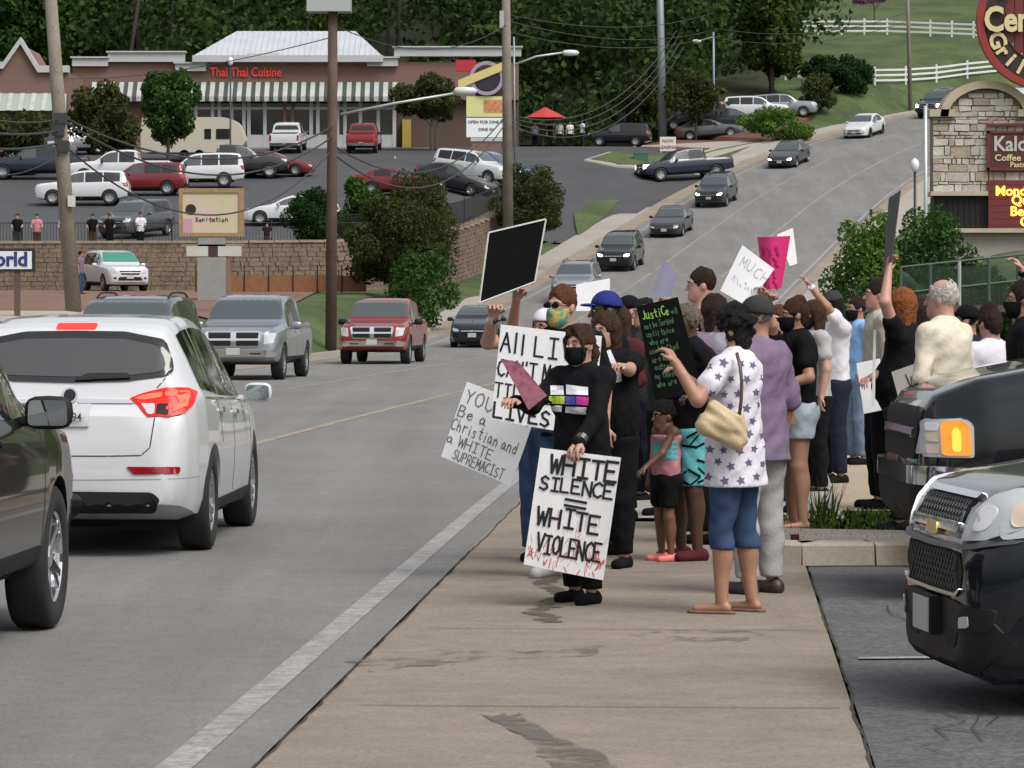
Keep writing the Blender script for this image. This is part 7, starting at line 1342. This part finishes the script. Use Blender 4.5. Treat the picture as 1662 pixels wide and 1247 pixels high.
    for t, px, py in (('Monday', 1614, 311), ('Quiche', 1640, 326), ('Bean', 1638, 344), ('Chili', 1654, 361)): tx(t, px, py, .36, m_led, e, -.18, .008)
    # big round sign
    c = P(1694, 36); R = 1.87; rs = empty('round_grill_sign', (o.x+c[0], d-.4, o.z+c[1]), 0, 'big round red sign with cream lettering above the stone sign', 'sign')
    def ring(nm, ra_, rb, y0, y1, mat): mb = MB(); mb.lathe([(max(rb, .001), y0), (ra_, y0), (ra_, y1), (max(rb, .001), y1)], 64, 'y'); return mb.build(nm, mat, rs)
    ring('rim', R, R*.90, -.16, .16, M('rim_red', (.26,.025,.02), .5)); ring('band', R*.90, R*.62, -.10, .12, M('band_dark', (.022,.012,.012), .6)); ring('centre_ring', R*.62, R*.60, -.13, .12, m_sred); 
    for i in range(9): xx = -R*.58+i*R*.13; hh = math.sqrt(max(0, (R*.6)**2-(xx+R*.065)**2)); MB().box(xx, xx+R*.12, -.09, .1, -hh, hh).build('stave', m_sred, rs)
    mb = MB(); mb.tube([(0, .1, -R*.9), (0, .1, -R*.9-1.2)], .15, 8); mb.build('mount', m_iron, rs)
    def lt(ch, ang, h, rad): l = link('lettering', type_mesh(ch, h, 'lettering', .05, .02), rs, m_crm); l.location = (rad*R*math.cos(ang), -.13, rad*R*math.sin(ang)); l.rotation_euler = (0, -(ang+math.pi/2), 0); return l
    l = link('lettering', type_mesh('Central', .92, 'lettering', .06, .03, 'LEFT'), rs, m_crm); l.location = (-R*.905, -.2, .0); l.scale = (.82, 1, 1)
    for i, ch in enumerate('Grill'): lt(ch, math.radians(202+i*13), .62 if i == 0 else .56, .77)
    for i, ch in enumerate('Station'): lt(ch, math.radians(158-i*0)-0 if False else math.radians(150-i*18), .5, .77).rotation_euler[1] = -(math.radians(150-i*18)-math.pi/2)
stone_sign()
# ---- chain-link fence behind the crowd
def chain_fence():
    d = 60; x0, x1 = WX(1462, d), WX(1700, d); zb, zt = Hs(x0, d)+.02, WZ(434, d); root = empty('chain_link_fence', (x0, d, WZ(500, d)), 0, 'green chain-link fence on the slope behind the crowd', 'fence'); o = root.location; m = M('fence_green', (.055,.085,.065), .6, metal=.2); n = 5
    for i in range(n+1): x = (x1-x0)*i/n; mb = MB(); mb.tube([(x, 0, -2), (x, 0, zt-o.z+.05*i)], .03, 8); mb.build('post', m_galv if i == 2 else m, root)
    for z in (0, .42): mb = MB(); mb.tube([(0, 0, zt-o.z-z), (x1-x0, 0, zt-o.z-z+.25)], .022, 6); mb.build('rail', m, root)
    mb = MB(); L = x1-x0
    for i in range(56):
        for sg in (-1, 1): x = L*i/56; q = x+sg*.65; mb.tube([(min(max(x, 0), L), 0, zt-o.z-.65), (min(max(q, 0), L), 0, zt-o.z+.02)], .004, 3)
    mb.build('wire_mesh', m, root)['kind'] = 'stuff'
    r = empty('wooden_rail', (WX(1395, 52), 52, 0), 0, 'low brown rail behind the blue T-shirt man', 'rail'); za = WZ(500, 52)
    for x in (0, .9, 2.2, 4.5): MB().box(x-.05, x+.05, -.05, .05, -.3, za).build('post', m_poleb, r)
    MB().box(-.1, 5.6, -.06, .06, za-.06, za+.04).build('rail', m_poleb, r)
chain_fence()
# ---- signs on the left
def world_sign():
    d = 90; p = W(28, 520, d); p.z = Hs(p.x, d); root = empty('roadside_sign', p, 0, 'white roadside sign with blue lettering at the left edge', 'sign'); P = lambda px, py: (WX(px, d)-p.x, WZ(py, d)-p.z); a, b = P(-130, 441), P(57, 404); m = M('sign_frame', (.012,.012,.013), .5)
    MB().box(a[0], b[0], -.08, .08, a[1], b[1]).build('frame', m, root); MB().box(a[0]+.07, b[0]-.07, -.1, -.08, a[1]+.06, b[1]-.06).build('panel', M('sign_panel', (.62,.64,.66), .5), root); l = link('lettering', type_mesh('World', .48, 'lettering', .01, .016, 'RIGHT'), root, M('blue_letters', (.02,.03,.16), .5)); q = P(46, 422); l.location = (q[0], -.107, q[1])
    for px in (28,): q = P(px, 441); MB().box(q[0]-.07, q[0]+.07, -.06, .06, -.2, q[1]).build('post', m_poleb, root)
world_sign()
def board_sign():
    d = 140; p = W(350, 480, d); p.z = Hs(p.x, d); root = empty('board_sign', p, 0, 'faded yellow board sign in a wooden frame on a grey pillar', 'sign'); P = lambda px, py: (WX(px, d)-p.x, WZ(py, d)-p.z)
    def b(nm, x0, x1, y0, y1, mat, a=-.1, c=.1, par=root): q, r = P(x0, y1), P(x1, y0); return MB().box(q[0], r[0], a, c, q[1], r[1]).build(nm, mat, par)
    wf = M('frame_wood', (.30,.20,.09), .8, var=(6, .2)); b('pillar', 322, 368, 418, 560, M('pillar_grey', (.24,.25,.24), .8, var=(4, .1)), -.4, .4); b('pillar_side', 368.2, 374, 420, 560, M('pillar_brown', (.2,.13,.08), .8), -.38, .4); bd = b('board', 296, 390, 312, 379, M('board_yellow', (.50,.48,.30), .7, var=((1.5, .1),), col2=(.50,.40,.32)), -.08, .08)
    for x0, x1, y0, y1 in ((291, 396, 306, 313), (291, 396, 378, 384), (291, 297, 313, 378), (388, 396, 313, 378)): b('frame_bar', x0, x1, y0, y1, wf, -.13, .13)
    b('neck', 322, 366, 384, 400, M('pillar_grey', (.24,.25,.24), .8)); b('lower_panel', 303, 338, 400, 416, M('weathered_white', (.45,.45,.43), .8)); b('lower_panel', 354, 392, 400, 416, M('weathered_white', (.45,.45,.43), .8)); b('lower_box', 339, 353, 400, 418, M('box_dark', (.05,.02,.018), .7)); b('lower_rail', 295, 396, 397, 400, wf)
    q = P(310, 340); mb = MB(); mb.lathe([(.001, -.1), (.2, -.1), (.2, -.08)], 14, 'y', (q[0], 0, q[1])); mb.build('dark_emblem', M('emblem_dark', (.02,.01,.008), .7), root); q = P(306, 368); MB().box(q[0]-.2, q[0]+.16, -.09, -.08, q[1]-.3, q[1]+.3).build('pink_patch', M('faded_pink', (.48,.26,.36), .7), root)
    q = P(318, 360); mm = ribbon_mesh(strokes('Sanitation', 0, 0, .16, .1, .03, .03, .12, 3), 'lettering', -.09); l = link('lettering', mm, root, INK); l.location = (q[0], 0, q[1]); l['kind'] = 'stuff'
board_sign()
def notice():
    p = gpt(1084, 250, 195, 250); root = empty('notice_sign', p, 0, 'small white notice with red letters under the steel pole', 'sign'); s_ = p.y/F
    MB().box(-13*s_, 13*s_, -.03, .03, 5*s_, 28*s_).build('panel', M('notice_white', (.6,.58,.56), .6), root)
    for sx in (-11, 11): MB().box(sx*s_-.03, sx*s_+.03, -.02, .05, -.3, 5*s_).build('leg', m_trim, root)
    for t, z in (('NOW', 21), ('LEASING', 11)): l = link('lettering', type_mesh(t, .28, 'lettering', .01, .006), root, M('notice_red', (.3,.04,.04), .6)); l.location = (0, -.04, z*s_)
    q = gpt(1040, 264, 195, 250); b = empty('utility_box', q, 0, 'green utility box on the grass island', 'utility box'); MB().prism(rnd([(-.45, -.2), (.45, -.2), (.45, .55), (.35, .62), (-.35, .62), (-.45, .55)], .05), -.35, .35).build('cabinet', M('box_green', (.03,.12,.06), .6), b); MB().box(-.47, .47, -.37, .37, .56, .6).build('lid_edge', M('box_green', (.03,.12,.06), .6), b)
notice()
def safety_fence():
    root = empty('safety_fence', (WX(440, 152), 152, Hs(WX(440, 152), 152)), 0, 'orange safety fence at the foot of the wall', 'fence'); o = root.location; m = M('orange_mesh', (.22,.095,.045), .8, var=(4, .2)); x = -13.0; i = 0
    while x < -6.6:
        z = Hs(x, 152)-o.z; z2 = Hs(x+1, 152)-o.z; mb = MB(); mb.add([(x-o.x, 0, z+.05), (x+1-o.x, 0, z2+.05), (x+1-o.x, 0, z2+.72), (x-o.x, 0, z+.72), (x-o.x, .02, z+.05), (x+1-o.x, .02, z2+.05), (x+1-o.x, .02, z2+.72), (x-o.x, .02, z+.72)], [(0,1,2,3),(7,6,5,4),(3,2,6,7)]); mb.build('mesh_panel', m, root); mb = MB(); mb.tube([(x-o.x, -.03, z-.2), (x-o.x, -.03, z+1.15)], .025, 6); mb.build('stake', m_iron, root); x += 1
    for px, py, d, lab in ((566, 480, 128, 'pale utility pedestal on the grass beside the brown pole'), (606, 470, 138, 'low grey utility pedestal behind the red pickup')): x = WX(px, d); MB2 = MB().prism(rnd([(-.17, -.2), (.17, -.2), (.17, .85), (.1, .95), (-.1, .95), (-.17, .85)], .04), -.15, .15); tag(MB2.build('utility_pedestal', M('pedestal', (.36,.38,.36), .6)), lab, 'utility box').location = (x, d, Hs(x, d))
safety_fence()
